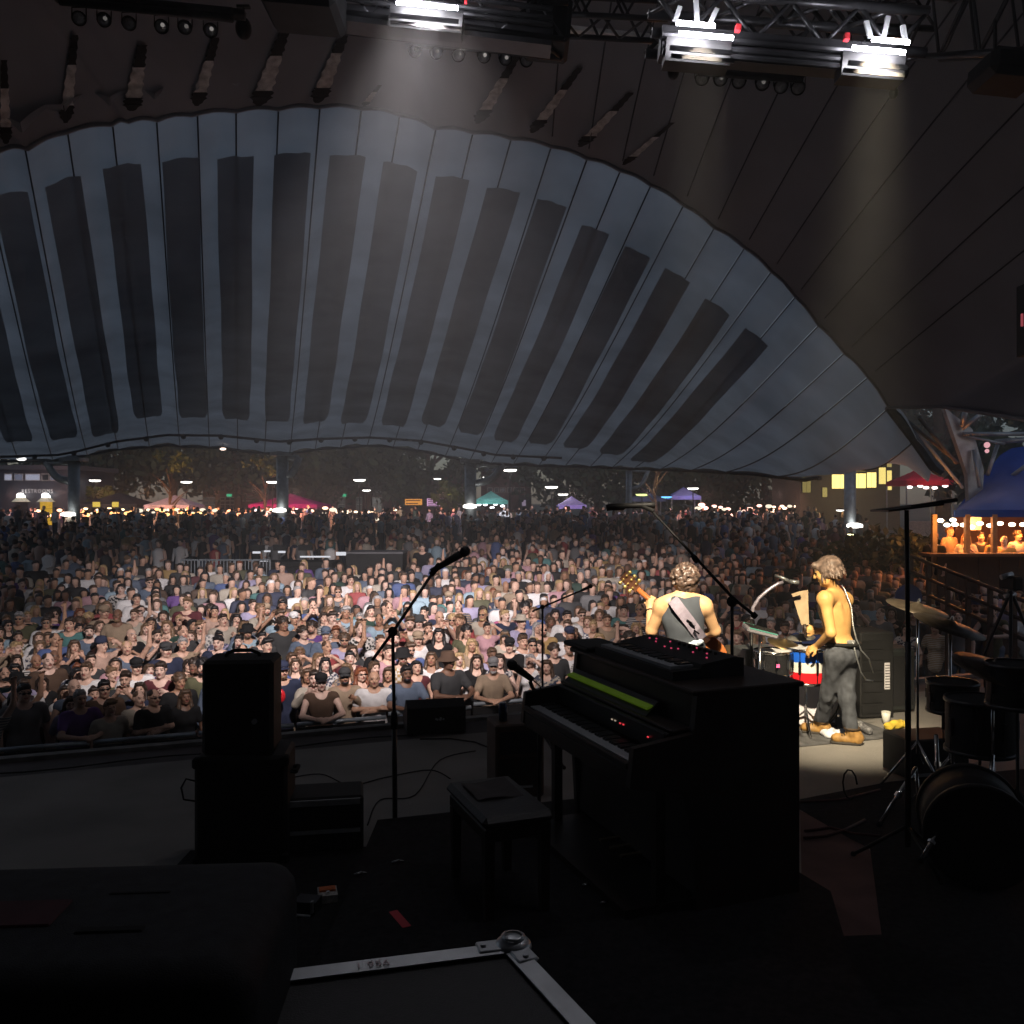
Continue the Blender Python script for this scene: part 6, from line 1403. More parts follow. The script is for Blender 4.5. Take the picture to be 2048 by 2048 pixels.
# ---- those beyond: one mass of people
low = {}
for key in (('m', 'down'), ('m', 'crossed'), ('m', 'raise'), ('f', 'down'), ('f', 'clasp'), ('f', 'drink'), ('m', 'drink')):
    tor, neck, up, lo, hn, leg = person_prims(key[0], key[1] if key != ('f', 'drink') else 'drink'); sl = half_arm(up, .6)
    v1, f1 = blob('b', neck[:1] + lo + half_arm(up, 1.0) + [h_ for h_ in hn[:1]] + xf(HEAD[:8], np.eye(3), HC, HS), .026); v2, f2 = blob('s', tor + sl, .036, grow=.016)
    k2 = centres(v2, f2)[:, 2] > .95; low[key] = (v1, f1, v2, f2[k2])
lowhair = {}
for k, me in (('m', 'short'), ('f', 'long')):
    v3, f3 = blob('h', xf([q for q in (cap_h if k == 'm' else cap_h + [('c', (s * .08, .02, .03), (s * .095, .0, -.18), .032, .03, .03) for s in (-1, 1)])], np.eye(3), HC, HS), .026); lowhair[k] = (v3, f3)
def crowd_mass(name, plist, builder, label):
    VV, FF, CC = [], [], []; off = 0
    for p in plist:
        for v, f, col in builder(p):
            c_, s_ = math.cos(p['rz']), math.sin(p['rz']); w = v * np.array([p['sc'] * p['w'], p['sc'] * p['w'], p['sc']]); w = np.stack([w[:, 0] * c_ - w[:, 1] * s_ + p['x'], w[:, 0] * s_ + w[:, 1] * c_ + p['y'], w[:, 2] + p['z']], 1)
            VV.append(w); FF.append(f + off); CC.append(np.tile(np.array([*col, 1.0]), (len(v), 1))); off += len(v)
    V_, F_, C_ = np.concatenate(VV), np.concatenate(FF), np.concatenate(CC); me = np_mesh(name, V_, F_, [MATS['crowd_colours']])
    at = me.color_attributes.new('Col', 'FLOAT_COLOR', 'POINT'); at.data.foreach_set('color', C_.astype(np.float32).ravel())
    o = link(name, me); tag(o, label, 'crowd', kind='stuff'); return o
mc = bpy.data.materials.new('crowd_colours'); mc.use_nodes = True; MATS['crowd_colours'] = mc
an = mc.node_tree.nodes.new('ShaderNodeAttribute'); an.attribute_name = 'Col'; mc.node_tree.links.new(an.outputs['Color'], mc.node_tree.nodes['Principled BSDF'].inputs['Base Color']); mc.node_tree.nodes['Principled BSDF'].inputs['Roughness'].default_value = .75
SKC = [(.55, .36, .28), (.50, .31, .23), (.58, .40, .33), (.42, .25, .17), (.30, .165, .105), (.16, .085, .055)]
def mid_builder(p):
    key = (p['sex'], p['pose']); key = key if key in low else (p['sex'], 'down'); v1, f1, v2, f2 = low[key]; v3, f3 = lowhair[p['sex']]; tri = lambda f: f
    out = [(v1, f1, SKC[p['skin']]), (v2, f2, COL[p['shirt']])]
    if p['hair'] or p['hat']: out.append((v3, f3, HAIRS[p['hc']] if not p['hat'] else COL[p['hatc']]))
    return out
foh = lambda x, y: 23.0 < y < 27.6 and 335 < 1024 + F_PX * x / y < 815
MID = [p for p in MID if not foh(p['x'], p['y'])]
crowd_mass('standing_crowd', MID, mid_builder, 'dense standing crowd filling the lawn behind the nearer people')
# far people: head, trunk and arms in few faces
def tiny_person():
    parts = []
    mb = MB(); mb.ball((0, 0, 1.6), (.075, .09, .115), 8, 6); parts.append(('skin', mb))
    mb = MB(); mb.ball((0, .02, 1.645), (.086, .095, .095), 8, 5); parts.append(('hair', mb))
    mb = MB(); mb.tube([(0, 0, .85), (0, 0, 1.1), (0, 0, 1.35), (0, 0, 1.46)], [.17, .16, .2, .07], 8); parts.append(('shirt', mb))
    mb = MB(); mb.tube([(-.19, 0, 1.38), (-.25, .0, 1.12), (-.2, -.12, .95)], [.06, .05, .035], 6); mb.tube([(.19, 0, 1.38), (.25, .0, 1.12), (.16, -.16, 1.05)], [.06, .05, .035], 6); parts.append(('arm', mb))
    mb = MB(); mb.tube([(-.09, 0, .88), (-.1, 0, .0)], [.1, .06], 6); mb.tube([(.09, 0, .88), (.1, 0, .0)], [.1, .06], 6); parts.append(('leg', mb))
    out = []
    for nm, mb in parts:
        ff = [f for f in mb.f if len(f) == 4]; out.append((nm, np.array(mb.v), np.array(ff)))
    return out
TINY = tiny_person()
def far_builder(p):
    cols = {'skin': SKC[p['skin']], 'hair': HAIRS[p['hc']], 'shirt': COL[p['shirt']], 'arm': SKC[p['skin']] if p['gar'] != 'long' else COL[p['shirt']], 'leg': COL[p['leg']]}
    return [(v, f, cols[nm]) for nm, v, f in TINY]
FAR = []
y = 24.6
while y < 60:
    half = .60 * y + 1; x = -half + rc.uniform(0, .6)
    while x < half:
        px = 1024 + F_PX * x / y; nzv = math.sin(x * .31 + 1.3 * math.sin(y * .23)) + math.sin(y * .47 + x * .12) + math.sin(x * .9 - y * .6) * .6; ok = not foh(x, y) and px < 1640 + 120 * rc.random() and rc.random() < .80 + .22 * nzv
        if ok and (y < 46 or rc.random() < .75): FAR.append(rnd_person(x + rc.gauss(0, .25), y + rc.gauss(0, .4), rz=rc.gauss(0, .5) if rc.random() < .8 else rc.uniform(0, 6.28)))
        x += .62 + .012 * (y - 24) + rc.random() * .35
    y += .95 + .018 * (y - 24)
for p in FAR: p['z'] = ground_z(p['x'], p['y'])
crowd_mass('distant_crowd', FAR, far_builder, 'distant crowd spread over the rising lawn to the vendor tents')
print('PEOPLE', len(NEAR), len(MID), len(FAR))
# ================================================================ beyond the crowd
m_brick = mat('dark_brick', (.12, .045, .035), .9, scale=3, var=.4); m_panel = mat('slate_cladding', (.05, .055, .075), .6, scale=2, var=.25)
m_glass = mat('window_glass', (.03, .035, .045), .15, var=.2, spec=.6); m_frame = mat('white_window_frame', (.45, .45, .45), .6, var=.1)
def gz(px, Y): return ground_z((px - 1024) / F_PX * Y, Y)
def rect_box(px0, py0, px1, py1, Y, th, push=0.0):
    a, c = P(px0, py1, Y - push), P(px1, py0, Y - push); mb = MB(); mb.box(((a.x + c.x) / 2, Y - push + th / 2, (a.z + c.z) / 2), (c.x - a.x, th, c.z - a.z)); return mb
def text_mesh(txt, size, ext=.01):
    cu = bpy.data.curves.new('lettering', 'FONT'); cu.body = txt; cu.size = size; cu.extrude = ext; cu.space_character = 1.35
    tmp = bpy.data.objects.new('tmp', cu); C.objects.link(tmp); bpy.context.view_layer.update()
    me = bpy.data.meshes.new_from_object(tmp.evaluated_get(bpy.context.evaluated_depsgraph_get())); bpy.data.objects.remove(tmp); return me

# ---- restroom building at the far left
Y = 64
t = T('restroom_building', 'low dark restroom building at far left with a pale window strip', 'building', (P(60, 1000, Y).x, Y, gz(60, Y)))
mb = rect_box(-160, 938, 140, 1075, Y, 7); t.part('wall', mb, m_panel)
mb = rect_box(-170, 930, 146, 939, Y, 7.4, .3); t.part('roof', mb, mat('roof_fascia', (.10, .10, .12), .6))
for i, (x0, x1, lit) in enumerate(((8, 24, 2), (28, 46, 1), (50, 80, 2), (83, 98, 0), (100, 113, 1))):
    mb = rect_box(x0, 947, x1, 961, Y, .06, .05); w = t.part('window', mb, m_frame)
    mb = rect_box(x0 + 1.5, 949, x1 - 1.5, 960, Y, .04, .08); t.part('pane', mb, [m_glass, glow('dim_window', (.65, .7, 1), .18), glow('lit_window_cool', (.75, .78, 1), .45)][lit], parent=w)
me = text_mesh('RESTROOMS', .40); q = P(43, 986, Y - .1)
for v in me.vertices: v.co = Vector((v.co.x * .80, -v.co.z, v.co.y)) + Vector((q.x, q.y, q.z)) - Vector(t.off)
me.materials.append(mat('white_letters', (.7, .7, .72), .5, var=0, emit=(.8, .82, .9), estr=.08)); link('lettering', me, t.o)
for k, px in enumerate((42, 92)):
    mb = rect_box(px - 12, 1003, px + 12, 1050, Y, .1, .06); d = t.part('doorway', mb, [m_black, mat('yellow_door_sign', (.6, .42, .03), .5, emit=(1, .66, .05), estr=.32)][k])
    q = P(px, 994, Y - .5); mb = MB(); mb.lathe([(.62, -.35), (.55, -.3), (.2, .05), (.06, .16)], q, n=14); sh = t.part('lamp_shade', mb, mat('lamp_shade_cream', (.6, .58, .45), .5, emit=(1, .95, .7), estr=.22), smooth=True)
    mb = MB(); mb.ball(q + Vector((0, 0, .0)), (.3, .3, .2), 10, 6); mb.ball(q + Vector((0, -.1, .15)), (.28, .2, .14), 8, 6); t.part('bulb', mb, glow('white_lamp_hot', (1, .97, .9), 6), parent=sh)
point('restroom_light', P(70, 1012, Y - 3), 60, (1, .75, .75), .3)

# ---- brick hall in the middle distance
Y = 92
t = T('brick_hall', 'long dark red brick hall behind the vendor tents', 'building', (P(720, 1000, Y).x, Y, gz(720, Y)))
mb = rect_box(405, 945, 925, 1060, Y, 10); t.part('wall', mb, m_brick)
mb = rect_box(398, 940, 932, 946, Y, 10.6, .3); t.part('roof', mb, m_black)
mb = rect_box(395, 1000, 560, 1003, Y, .8, .8); t.part('awning_edge', mb, mat('pale_fascia', (.35, .36, .33), .6))
for x0, x1, lit in ((405, 430, 1), (440, 470, 0), (676, 690, 1), (712, 724, 1), (734, 764, 2), (915, 930, 0)):
    mb = rect_box(x0, 994, x1, 1030, Y, .1, .1); w = t.part('window', mb, m_frame)
    n = max(1, int((x1 - x0) / 10)); pw = (x1 - x0) / n
    for i in range(n):
        for j in range(2):
            mb = rect_box(x0 + i * pw + 1, 995.5 + j * 14, x0 + (i + 1) * pw - 1, 1008 + j * 15, Y, .06, .16); t.part('pane', mb, [m_glass, glow('faint_window', (.75, .8, .75), .05), glow('faint_window_b', (.85, .85, .8), .12)][lit], parent=w)
for px in (458, 689):
    mb = rect_box(px - 5, 988, px + 5, 993, Y, .1, .2); t.part('exit_sign', mb, glow('green_sign', (.1, 1, .5), .55))
t = T('brick_house', 'tall narrow brick house behind the teal tent', 'building', (P(1010, 1000, 84).x, 84, gz(1010, 84))); Y = 84
mb = rect_box(962, 942, 1062, 1060, Y, 9); t.part('wall', mb, mat('umber_brick', (.10, .05, .045), .9, scale=3, var=.35))
mb = MB(); a_, b_, c_ = P(955, 943, Y - .4), P(1068, 943, Y - .4), P(1068, 912, Y + 5); d_ = P(975, 912, Y + 5); mb.prism([a_, b_, c_, d_], (0, .2, .2)); t.part('roof', mb, mat('slate_roof', (.10, .11, .15), .6, scale=2))
for i in range(6):
    mb = rect_box(975 + 13 * i, 975, 985 + 13 * i, 985, Y, .1, .06); w = t.part('window', mb, m_frame); mb = rect_box(976 + 13 * i, 976, 984 + 13 * i, 984.5, Y, .06, .1); t.part('pane', mb, m_glass, parent=w)
mb = rect_box(1037, 990, 1063, 1020, Y, .1, .06); t.part('doorway', mb, m_black)
mb = rect_box(1044, 1000, 1052, 1012, Y, .06, .12); t.part('poster', mb, glow('pink_poster', (.9, .7, 1), .25))

# ---- vendor tents
def tent(label, px, ptop, peave, halfpx, Y, col, lit=None, trans=.15):
    c = P(px, peave, Y); z0 = gz(px, Y); hw = halfpx / F_PX * Y; ze = c.z; zp = P(px, ptop, Y).z
    t = T('vendor_tent', label, 'tent', (c.x, Y, z0), group='vendor tents behind the crowd')
    m = fabric_mat('tent_' + label.replace(' ', '_')[:24], col, tuple(x * trans for x in col))
    def roof(u, v):
        x, y = (u * 2 - 1), (v * 2 - 1); r = max(abs(x), abs(y)); return (c.x + x * hw, Y + y * hw, ze + (zp - ze) * (1 - r) ** 1.15)
    mb = MB(); mb.grid(roof, 12, 12); t.part('roof_cloth', mb, m)
    for dx, dy, sx, sy in ((0, -hw, 2 * hw, .03), (0, hw, 2 * hw, .03), (-hw, 0, .03, 2 * hw), (hw, 0, .03, 2 * hw)):
        mb = MB(); mb.box((c.x + dx, Y + dy, ze - .13), (sx, sy, .26)); t.part('valance', mb, m)
    for sx in (-1, 1):
        for sy in (-1, 1): mb = MB(); mb.tube([(c.x + sx * hw * .98, Y + sy * hw * .98, z0), (c.x + sx * hw * .98, Y + sy * hw * .98, ze)], .04, 6); t.part('pole', mb, m_steel)
    mb = MB(); mb.box((c.x, Y - hw * .7, z0 + .5), (hw * 1.7, .5, 1.0)); t.part('counter', mb, mat('counter_white', (.4, .38, .36), .7))
    if lit:
        for i in range(5):
            q = Vector((c.x - hw * .8 + hw * .4 * i + rc.uniform(-.2, .2), Y - hw * .9, ze - .25 - rc.uniform(0, .25))); mb = MB(); mb.ball(q, (.16, .1, .08), 8, 5); t.part('light_bulb', mb, glow('bulb_' + lit, {'warm': (1, .72, .4), 'cool': (.95, .95, 1), 'pink': (1, .75, .7)}[lit], 5), smooth=True)
        point('tent_light', (c.x, Y - hw - 1.0, ze - .1), {'warm': 32, 'cool': 18, 'pink': 28}[lit], {'warm': (1, .42, .14), 'cool': (.9, .9, 1), 'pink': (1, .45, .32)}[lit], .3)
    return t
tent('dark navy vendor tent with two yellow lanterns beside it', 240, 985, 1008, 58, 63, (.03, .04, .06), 'warm')
tent('pale lilac vendor tent with warm bulbs below its edge', 350, 990, 1010, 44, 62, (.46, .42, .56), 'warm', .5)
tent('magenta vendor tent behind the second canopy post', 582, 987, 1009, 66, 62, (.30, .02, .16), 'pink', .6)
tent('teal and white vendor tent beside the brick house', 982, 982, 1001, 34, 62, (.14, .42, .38), 'cool', .8)
tent('small lilac vendor tent standing in the crowd before dark trees', 1143, 992, 1010, 28, 60, (.42, .36, .62), None, .9)
tent('blue-lilac vendor tent right of the boom microphone', 1367, 974, 992, 29, 64, (.32, .32, .68), None, .9)
tent('low blue vendor tent under the yellow-green lamp', 1292, 985, 996, 36, 66, (.10, .14, .26), None, .6)
tent('dark red vendor tent below the canopy corner at right', 1838, 936, 962, 46, 48, (.42, .03, .07), 'pink', .5)
for k, (px, w_) in enumerate(((192, 7), (230, 6))):
    t = T('lantern', ['square yellow lantern left of the dark navy tent peak', 'square yellow lantern at the dark navy tent peak'][k], 'lantern', tuple(P(px, 1018, 58)), group=None); mb = rect_box(px - w_, 1004, px + w_, 1014, 58, .1); t.part('panel', mb, glow('yellow_lantern', (1, .75, .08), .75)); mb = rect_box(px - w_ - 1, 1002.5, px + w_ + 1, 1004, 58, .16, .03); t.part('frame', mb, m_black)
def board(label, px0, py0, px1, py1, Y, rows, colr, s):
    t = T('menu_board', label, 'sign', (P((px0 + px1) / 2, py1, Y).x, Y, gz(px0, Y))); mb = rect_box(px0, py0, px1, py1, Y, .12); b_ = t.part('panel', mb, glow('board_' + label[:9].replace(' ', '_'), colr, s))
    for i in range(rows):
        yy = py0 + (py1 - py0) * (i + .5) / rows; mb = rect_box(px0 + 2, yy - .9, px1 - 3 - 5 * (i % 2), yy + .9, Y, .03, .04); t.part('printed_line', mb, mat('sign_print_dark', (.10, .03, .05), .6), parent=b_)
    mb = MB(); c = P((px0 + px1) / 2, py1, Y); mb.tube([(c.x, Y + .1, gz(px0, Y)), (c.x, Y + .1, c.z)], .05, 6); t.part('post', mb, m_black)
board('orange lit menu board before the brick hall', 810, 998, 844, 1010, 70, 2, (1, .40, .06), .8)
board('pink lit menu board right of the orange one', 854, 997, 892, 1012, 70, 4, (1, .55, .95), .8)

# ---- added strings of glowing dots standing in for lit people and stall fronts
for k, (x0, x1, y0, col) in enumerate(((-20, 130, 1014, (1, .5, .3)), (150, 290, 1013, (1, .42, .14)), (300, 420, 1012, (1, .5, .16)), (425, 520, 1014, (1, .34, .16)), (525, 660, 1012, (1, .5, .32)), (665, 800, 1016, (1, .7, .45)), (1390, 1520, 1004, (1, .5, .4)), (1530, 1640, 1002, (1, .6, .4)))):
    t = T('bulb_string', ['added string of warm glow dots before the restroom building', 'added string of orange glow dots under the dark navy tent', 'added string of amber glow dots under the pale lilac tent', 'added string of red-orange glow dots between the lilac and magenta tents', 'added string of warm glow dots under the magenta tent', 'added string of pale glow dots before the brick hall', 'added string of pink glow dots right of the blue-lilac tent', 'added string of glow dots left of the yellow lit windows'][k], 'added light string', tuple(P(x0, y0, 57)))
    pts = [P(x0 + (x1 - x0) * i / 14, y0 + 5 * math.sin(i / 14 * math.pi), 57) for i in range(15)]; mb = MB(); mb.tube(pts, .012, 4); t.part('wire', mb, m_black)
    for i in range(14):
        q = pts[i].lerp(pts[i + 1], rc.random()) - Vector((0, 0, rc.uniform(.05, .7))); r_ = rc.uniform(.07, .17); mb = MB(); mb.ball(q, (r_ * 1.5, r_, r_ * .8), 8, 5); t.part('bulb', mb, glow('string_glow_%d_%d' % (k, i % 3), col if i % 3 else (1, .85, .65), (1.5, 4.0, 6.0)[i % 3]), smooth=True)

# ---- street lamps
LAMPS = [(190, 960, 66, 1.2, 'street lamp above the dark navy tent'), (373, 963, 66, 1.2, 'street lamp above the pale lilac tent'), (545, 963, 58, 1.3, 'street lamp just left of the second canopy post'), (719, 959, 64, 1.3, 'street lamp before the tree left of the brick hall'), (733, 980, 75, .9, 'small lower street lamp before the brick hall windows'), (875, 957, 75, .8, 'thin street lamp over the pink menu board'),
         (972, 954, 80, .7, 'small faint street lamp right of the third canopy post'), (1020, 939, 66, 1.5, 'tall street lamp before the narrow brick house'), (1103, 973, 60, 1.4, 'white street lamp left of the small lilac tent'), (1126, 988, 60, 1.1, 'low white street lamp over the small lilac tent'), (1284, 988, 62, 1.4, 'yellow-green street lamp over the low blue tent'), (1333, 993, 60, 1.2, 'blue-glowing street lamp beside the blue-lilac tent'), (1386, 976, 62, 1.2, 'street lamp at the peak of the blue-lilac tent'), (1680, 1020, 34, .8, 'low lamp below the yellow lit windows'), (1702, 1068, 26, .75, 'warm oval lamp in the dark crowd left of the bushes')]
for i, (px, py, Y, s, lab) in enumerate(LAMPS):
    q = P(px, py, Y); z0 = gz(px, Y); t = T('street_lamp', 'white ' + lab if not lab.startswith(('white', 'yellow', 'blue', 'warm')) else lab, 'street lamp', (q.x, Y, z0), group='street lamps around the lawn'); k = .62 * s * Y / 62
    mb = MB(); mb.tube([(q.x, Y, z0), (q.x, Y, q.z + .15 * k)], .05 * k, 6); t.part('pole', mb, m_black)
    mb = MB(); mb.lathe([(.55 * k, 0), (.5 * k, .1 * k), (.1 * k, .3 * k)], q, n=14); hd = t.part('lamp_hood', mb, m_black)
    mb = MB(); mb.lathe([(.2 * k, -.16 * k), (.46 * k, -.12 * k), (.52 * k, -.005), (.3 * k, .0)], q, n=14); t.part('lamp_glass', mb, glow('lampglow_%d' % (i if i in (10, 11, 14) else 0), {10: (.8, 1, .3), 11: (.15, .55, 1), 14: (1, .95, .5)}.get(i, (1, .97, .88)), 6 if i not in (10, 11) else 2.2), smooth=True, parent=hd)
for px, py, Y in ((446, 898, 52), (43, 918, 50), (330, 895, 50), (345, 896, 50), (547, 914, 50), (700, 893, 52)):
    q = P(px, py, Y); mb = MB(); mb.ball(q, (.22, .15, .08), 8, 5)
t = T('canopy_lamp', 'small warm lamp hanging under the canopy above the pale tent', 'lamp', tuple(P(446, 898, 46))); mb = MB(); mb.ball(P(446, 898, 44), (.16, .12, .07), 10, 6); t.part('bulb', mb, glow('warm_dot', (1, .75, .6), 2.5), smooth=True); mb = MB(); mb.tube([P(446, 896, 44), P(446, 882, 44)], .015, 5); t.part('cord', mb, m_black)
t = T('canopy_lamp', 'white lamp under the canopy edge at far left', 'lamp', tuple(P(43, 918, 46))); mb = MB(); mb.ball(P(43, 918, 44), (.25, .15, .09), 10, 6); t.part('bulb', mb, glow('white_dot', (1, .97, .93), 2.2), smooth=True); mb = MB(); mb.tube([P(43, 915, 44), P(43, 900, 44)], .015, 5); t.part('cord', mb, m_black)

# ---- trees
m_leaf = mat('tree_leaf', (.035, .06, .03), .7, scale=.6, var=.5); m_leaf_lit = mat('tree_leaf_lit', (.085, .11, .03), .7, scale=.6, var=.5); m_bark = mat('bark', (.10, .065, .045), .9, scale=4, var=.4, bump=.5)  # second leaf colour has the small trees' yellow lamp light painted in
def tree(label, px, Y, h, rx, rzv, n, cz=.62, leaf=None, size=.34, seed=0, trunk=True):
    r_ = np.random.default_rng(seed + 100); x = (px - 1024) / F_PX * Y; z0 = ground_z(x, Y); t = T('tree', label, 'tree', (x, Y, z0), group='trees beyond the lawn', local=True)
    if trunk:
        mb = MB(); top = h * .72; mb.tube([(0, 0, -.2), (.05 * h * .1, 0, h * .2), (-.02 * h, .1, h * .45), (.02 * h, 0, top)], [.028 * h, .022 * h, .015 * h, .006 * h], 8)
        for k in range(6):
            a_ = k * 1.05 + seed; b_ = h * (.28 + .07 * k); e = Vector((math.cos(a_) * rx * .75, math.sin(a_) * rx * .75, b_ + h * .22)); mb.tube([(0, 0, b_), e * .5 + Vector((0, 0, b_ * .5 + .1)), e], [.012 * h, .008 * h, .004 * h], 6)
        t.part('trunk', mb, m_bark, smooth=True)
    nc = max(14, n // 90); cc = r_.normal(size=(nc, 3)); cc /= np.linalg.norm(cc, axis=1)[:, None]; cc *= (r_.uniform(.35, 1.0, nc) ** .6)[:, None] * np.array([rx, rx, rzv]); cc[:, 2] += h * cz
    rad = r_.uniform(.18, .38, nc) * min(rx, rzv * 1.3)
    ci = r_.integers(0, nc, n); d = r_.normal(size=(n, 3)); d /= np.linalg.norm(d, axis=1)[:, None]; pos = cc[ci] + d * (rad[ci] * r_.uniform(.45, 1.05, n))[:, None]
    a = r_.normal(size=(n, 3)); a /= np.linalg.norm(a, axis=1)[:, None]; b = np.cross(a, r_.normal(size=(n, 3))); b /= np.linalg.norm(b, axis=1)[:, None]; s = (size * r_.uniform(.6, 1.3, n))[:, None]
    v = np.stack([pos - a * s, pos + b * s * .55, pos + a * s, pos - b * s * .55], 1).reshape(-1, 3); f = np.arange(4 * n).reshape(-1, 4)
    link('crown', np_mesh('crown', v, f, [leaf or m_leaf], smooth=False), t.o); return t
TR = [(215, 78, 15, 6.5, 5.5, 5200, 'large dark tree behind the dark navy tent'), (345, 80, 17, 7, 6, 6000, 'large dark tree rising behind the pale lilac tent'), (475, 82, 16, 6.5, 5.5, 5200, 'dark tree between the lilac and magenta tents'), (612, 80, 17, 7, 6, 6000, 'large dark tree behind the magenta tent'), (735, 84, 16, 6.5, 6, 5200, 'dark tree right of the magenta tent'), (860, 80, 15, 6, 5.5, 4800, 'dark tree over the two lit menu boards'),
      (1115, 78, 16, 5.5, 6, 4800, 'dark tree right of the narrow brick house'), (1195, 76, 15, 6, 6, 4800, 'dark tree behind the thin canopy post'), (1300, 76, 13, 6, 5.5, 4400, 'dark tree beneath the right part of the canopy edge'), (1420, 74, 12, 6, 5, 4400, 'dark tree behind the blue-lilac tent'), (1530, 72, 12, 5.5, 4.6, 4000, 'dark tree left of the yellow lit windows'), (1885, 62, 20, 4.5, 8, 4200, 'dark tree beyond the blue booth tent'), (2075, 40, 12, 3.5, 5.5, 3000, 'dark tree at the right edge behind the steel mast'), (90, 84, 13, 6, 4.5, 3600, 'dark tree behind the restroom building')]
for i, (px, Y, h, rx, rz_, n, lab) in enumerate(TR): tree(lab, px, Y, h, rx, rz_, n, .50, None, .36, i)
tree('small warm-lit tree trunk before the pale lilac tent', 341, 60.5, 5.0, 1.6, .8, 160, .95, m_leaf_lit, .2, 31)
tree('small warm-lit tree trunk before the magenta tent', 531, 59.5, 4.8, 1.5, .8, 160, .95, m_leaf_lit, .2, 32)
tree('small yellow-lit tree beside the pink menu board', 905, 66, 4.0, 1.6, 1.1, 700, .60, m_leaf_lit, .22, 33)
tree('small tree with golden lit crown right of the thin post', 1312, 60, 6.4, 1.7, .9, 700, .86, m_leaf_lit, .2, 34)
tree('small yellow-lit tree behind the dark navy tent', 205, 66, 3.6, 1.8, 1.0, 600, .62, m_leaf_lit, .22, 35)
for nm, q, pw, col in (('uplight', P(341, 1010, 59.4), 5, (1, .40, .22)), ('uplight', P(531, 1010, 58.4), 5, (1, .38, .22)), ('uplight', P(898, 990, 64.6), 7, (1, .85, .2)), ('uplight', P(1312, 975, 58.8), 40, (1, .75, .35)), ('uplight', P(215, 1000, 64.6), 7, (1, .85, .25)), ):
    point(nm, q, pw, col, .15)
for px, pw, col in ((15, 770, (1, .5, .45)), (110, 840, (1, .5, .35)), (190, 840, (1, .42, .18)), (285, 910, (1, .4, .15)), (355, 910, (1, .45, .2)), (425, 840, (1, .4, .2)), (500, 840, (1, .42, .3)), (585, 840, (1, .45, .38)), (660, 560, (1, .6, .45)), (760, 350, (1, .8, .7)), (880, 490, (1, .5, .45)), (1000, 280, (.9, .9, 1)), (1150, 350, (1, .6, .6)), (1300, 350, (.8, .7, 1)), (1420, 490, (1, .5, .4)), (1560, 630, (1, .55, .45))):        # added spots without fixtures, lighting the vendors' queue from the stage side
    q = P(px, 984, 52); spot('vendor_fill_spot', None, q, (q.x, 58.5, 1.0), pw * 1.3, col, 84, .5, .1)
def hedge(label, px, Y, rx, h, seed, n=2200):
    r_ = np.random.default_rng(seed); x = (px - 1024) / F_PX * Y; z0 = ground_z(x, Y); t = T('bush', label, 'bush', (x, Y, z0), local=True); nc = 26
    cc = np.stack([r_.uniform(-rx, rx, nc), r_.uniform(-.8, .8, nc), r_.uniform(.2, h * .85, nc)], 1); ci = r_.integers(0, nc, n); d = r_.normal(size=(n, 3)); d /= np.linalg.norm(d, axis=1)[:, None]; pos = cc[ci] + d * r_.uniform(.25, .55, n)[:, None]; pos[:, 2] = np.abs(pos[:, 2])
    a = r_.normal(size=(n, 3)); a /= np.linalg.norm(a, axis=1)[:, None]; b = np.cross(a, r_.normal(size=(n, 3))); b /= np.linalg.norm(b, axis=1)[:, None]; s = (.13 * r_.uniform(.6, 1.3, n))[:, None]
    v = np.stack([pos - a * s, pos + b * s * .5, pos + a * s, pos - b * s * .5], 1).reshape(-1, 3); link('foliage', np_mesh('foliage', v, np.arange(4 * n).reshape(-1, 4), [m_leaf], smooth=False), t.o)
    mb = MB()
    for k in range(5): mb.tube([(rx * (k - 2) / 3, 0, 0), (rx * (k - 2) / 2.6, .1, h * .7)], [.05, .02], 5)
    t.part('stem', mb, m_bark)
hedge('dark bush left of the music stand in front of the red tent', 1760, 23, 1.5, 2.5, 1)
hedge('dark bush behind the music stand beside the blue booth', 1862, 22, 1.1, 2.4, 2)

# ---- lit building at the right
Y = 56
t = T('lit_pavilion', 'building with tall yellow lit windows below the canopy corner', 'building', (P(1725, 1000, Y).x, Y, gz(1725, Y)))
mb = rect_box(1600, 905, 1800, 1060, Y, 6); t.part('wall', mb, mat('warm_stucco', (.08, .06, .05), .9))
for x0, y0, x1, y1, s in ((1664, 949, 1697, 977, 2.2), (1703, 947, 1732, 976, 2.2), (1734, 945, 1753, 975, 2.2), (1758, 935, 1772, 968, 1.2), (1774, 941, 1784, 980, 1.2), (1774, 910, 1784, 934, .4), (1760, 918, 1770, 930, .4), (1605, 955, 1622, 985, .25), (1645, 975, 1655, 994, .4), (1664, 934, 1692, 946, .12), (1708, 930, 1732, 944, .10)):
    mb = rect_box(x0 - 1, y0 - 1, x1 + 1, y1 + 1, Y, .1, .06); w = t.part('window', mb, m_black)
    n = 2 if x1 - x0 > 16 else 1
    for i in range(n):
        mb = rect_box(x0 + (x1 - x0) * i / n + .5, y0, x0 + (x1 - x0) * (i + 1) / n - .5, y1, Y, .05, .12); t.part('pane', mb, glow('yellow_pane_%d' % int(s * 100), (1, .78, .22), s), parent=w)
point('pavilion_light', P(1700, 1000, Y - 3), 160, (1, .75, .35), .4)

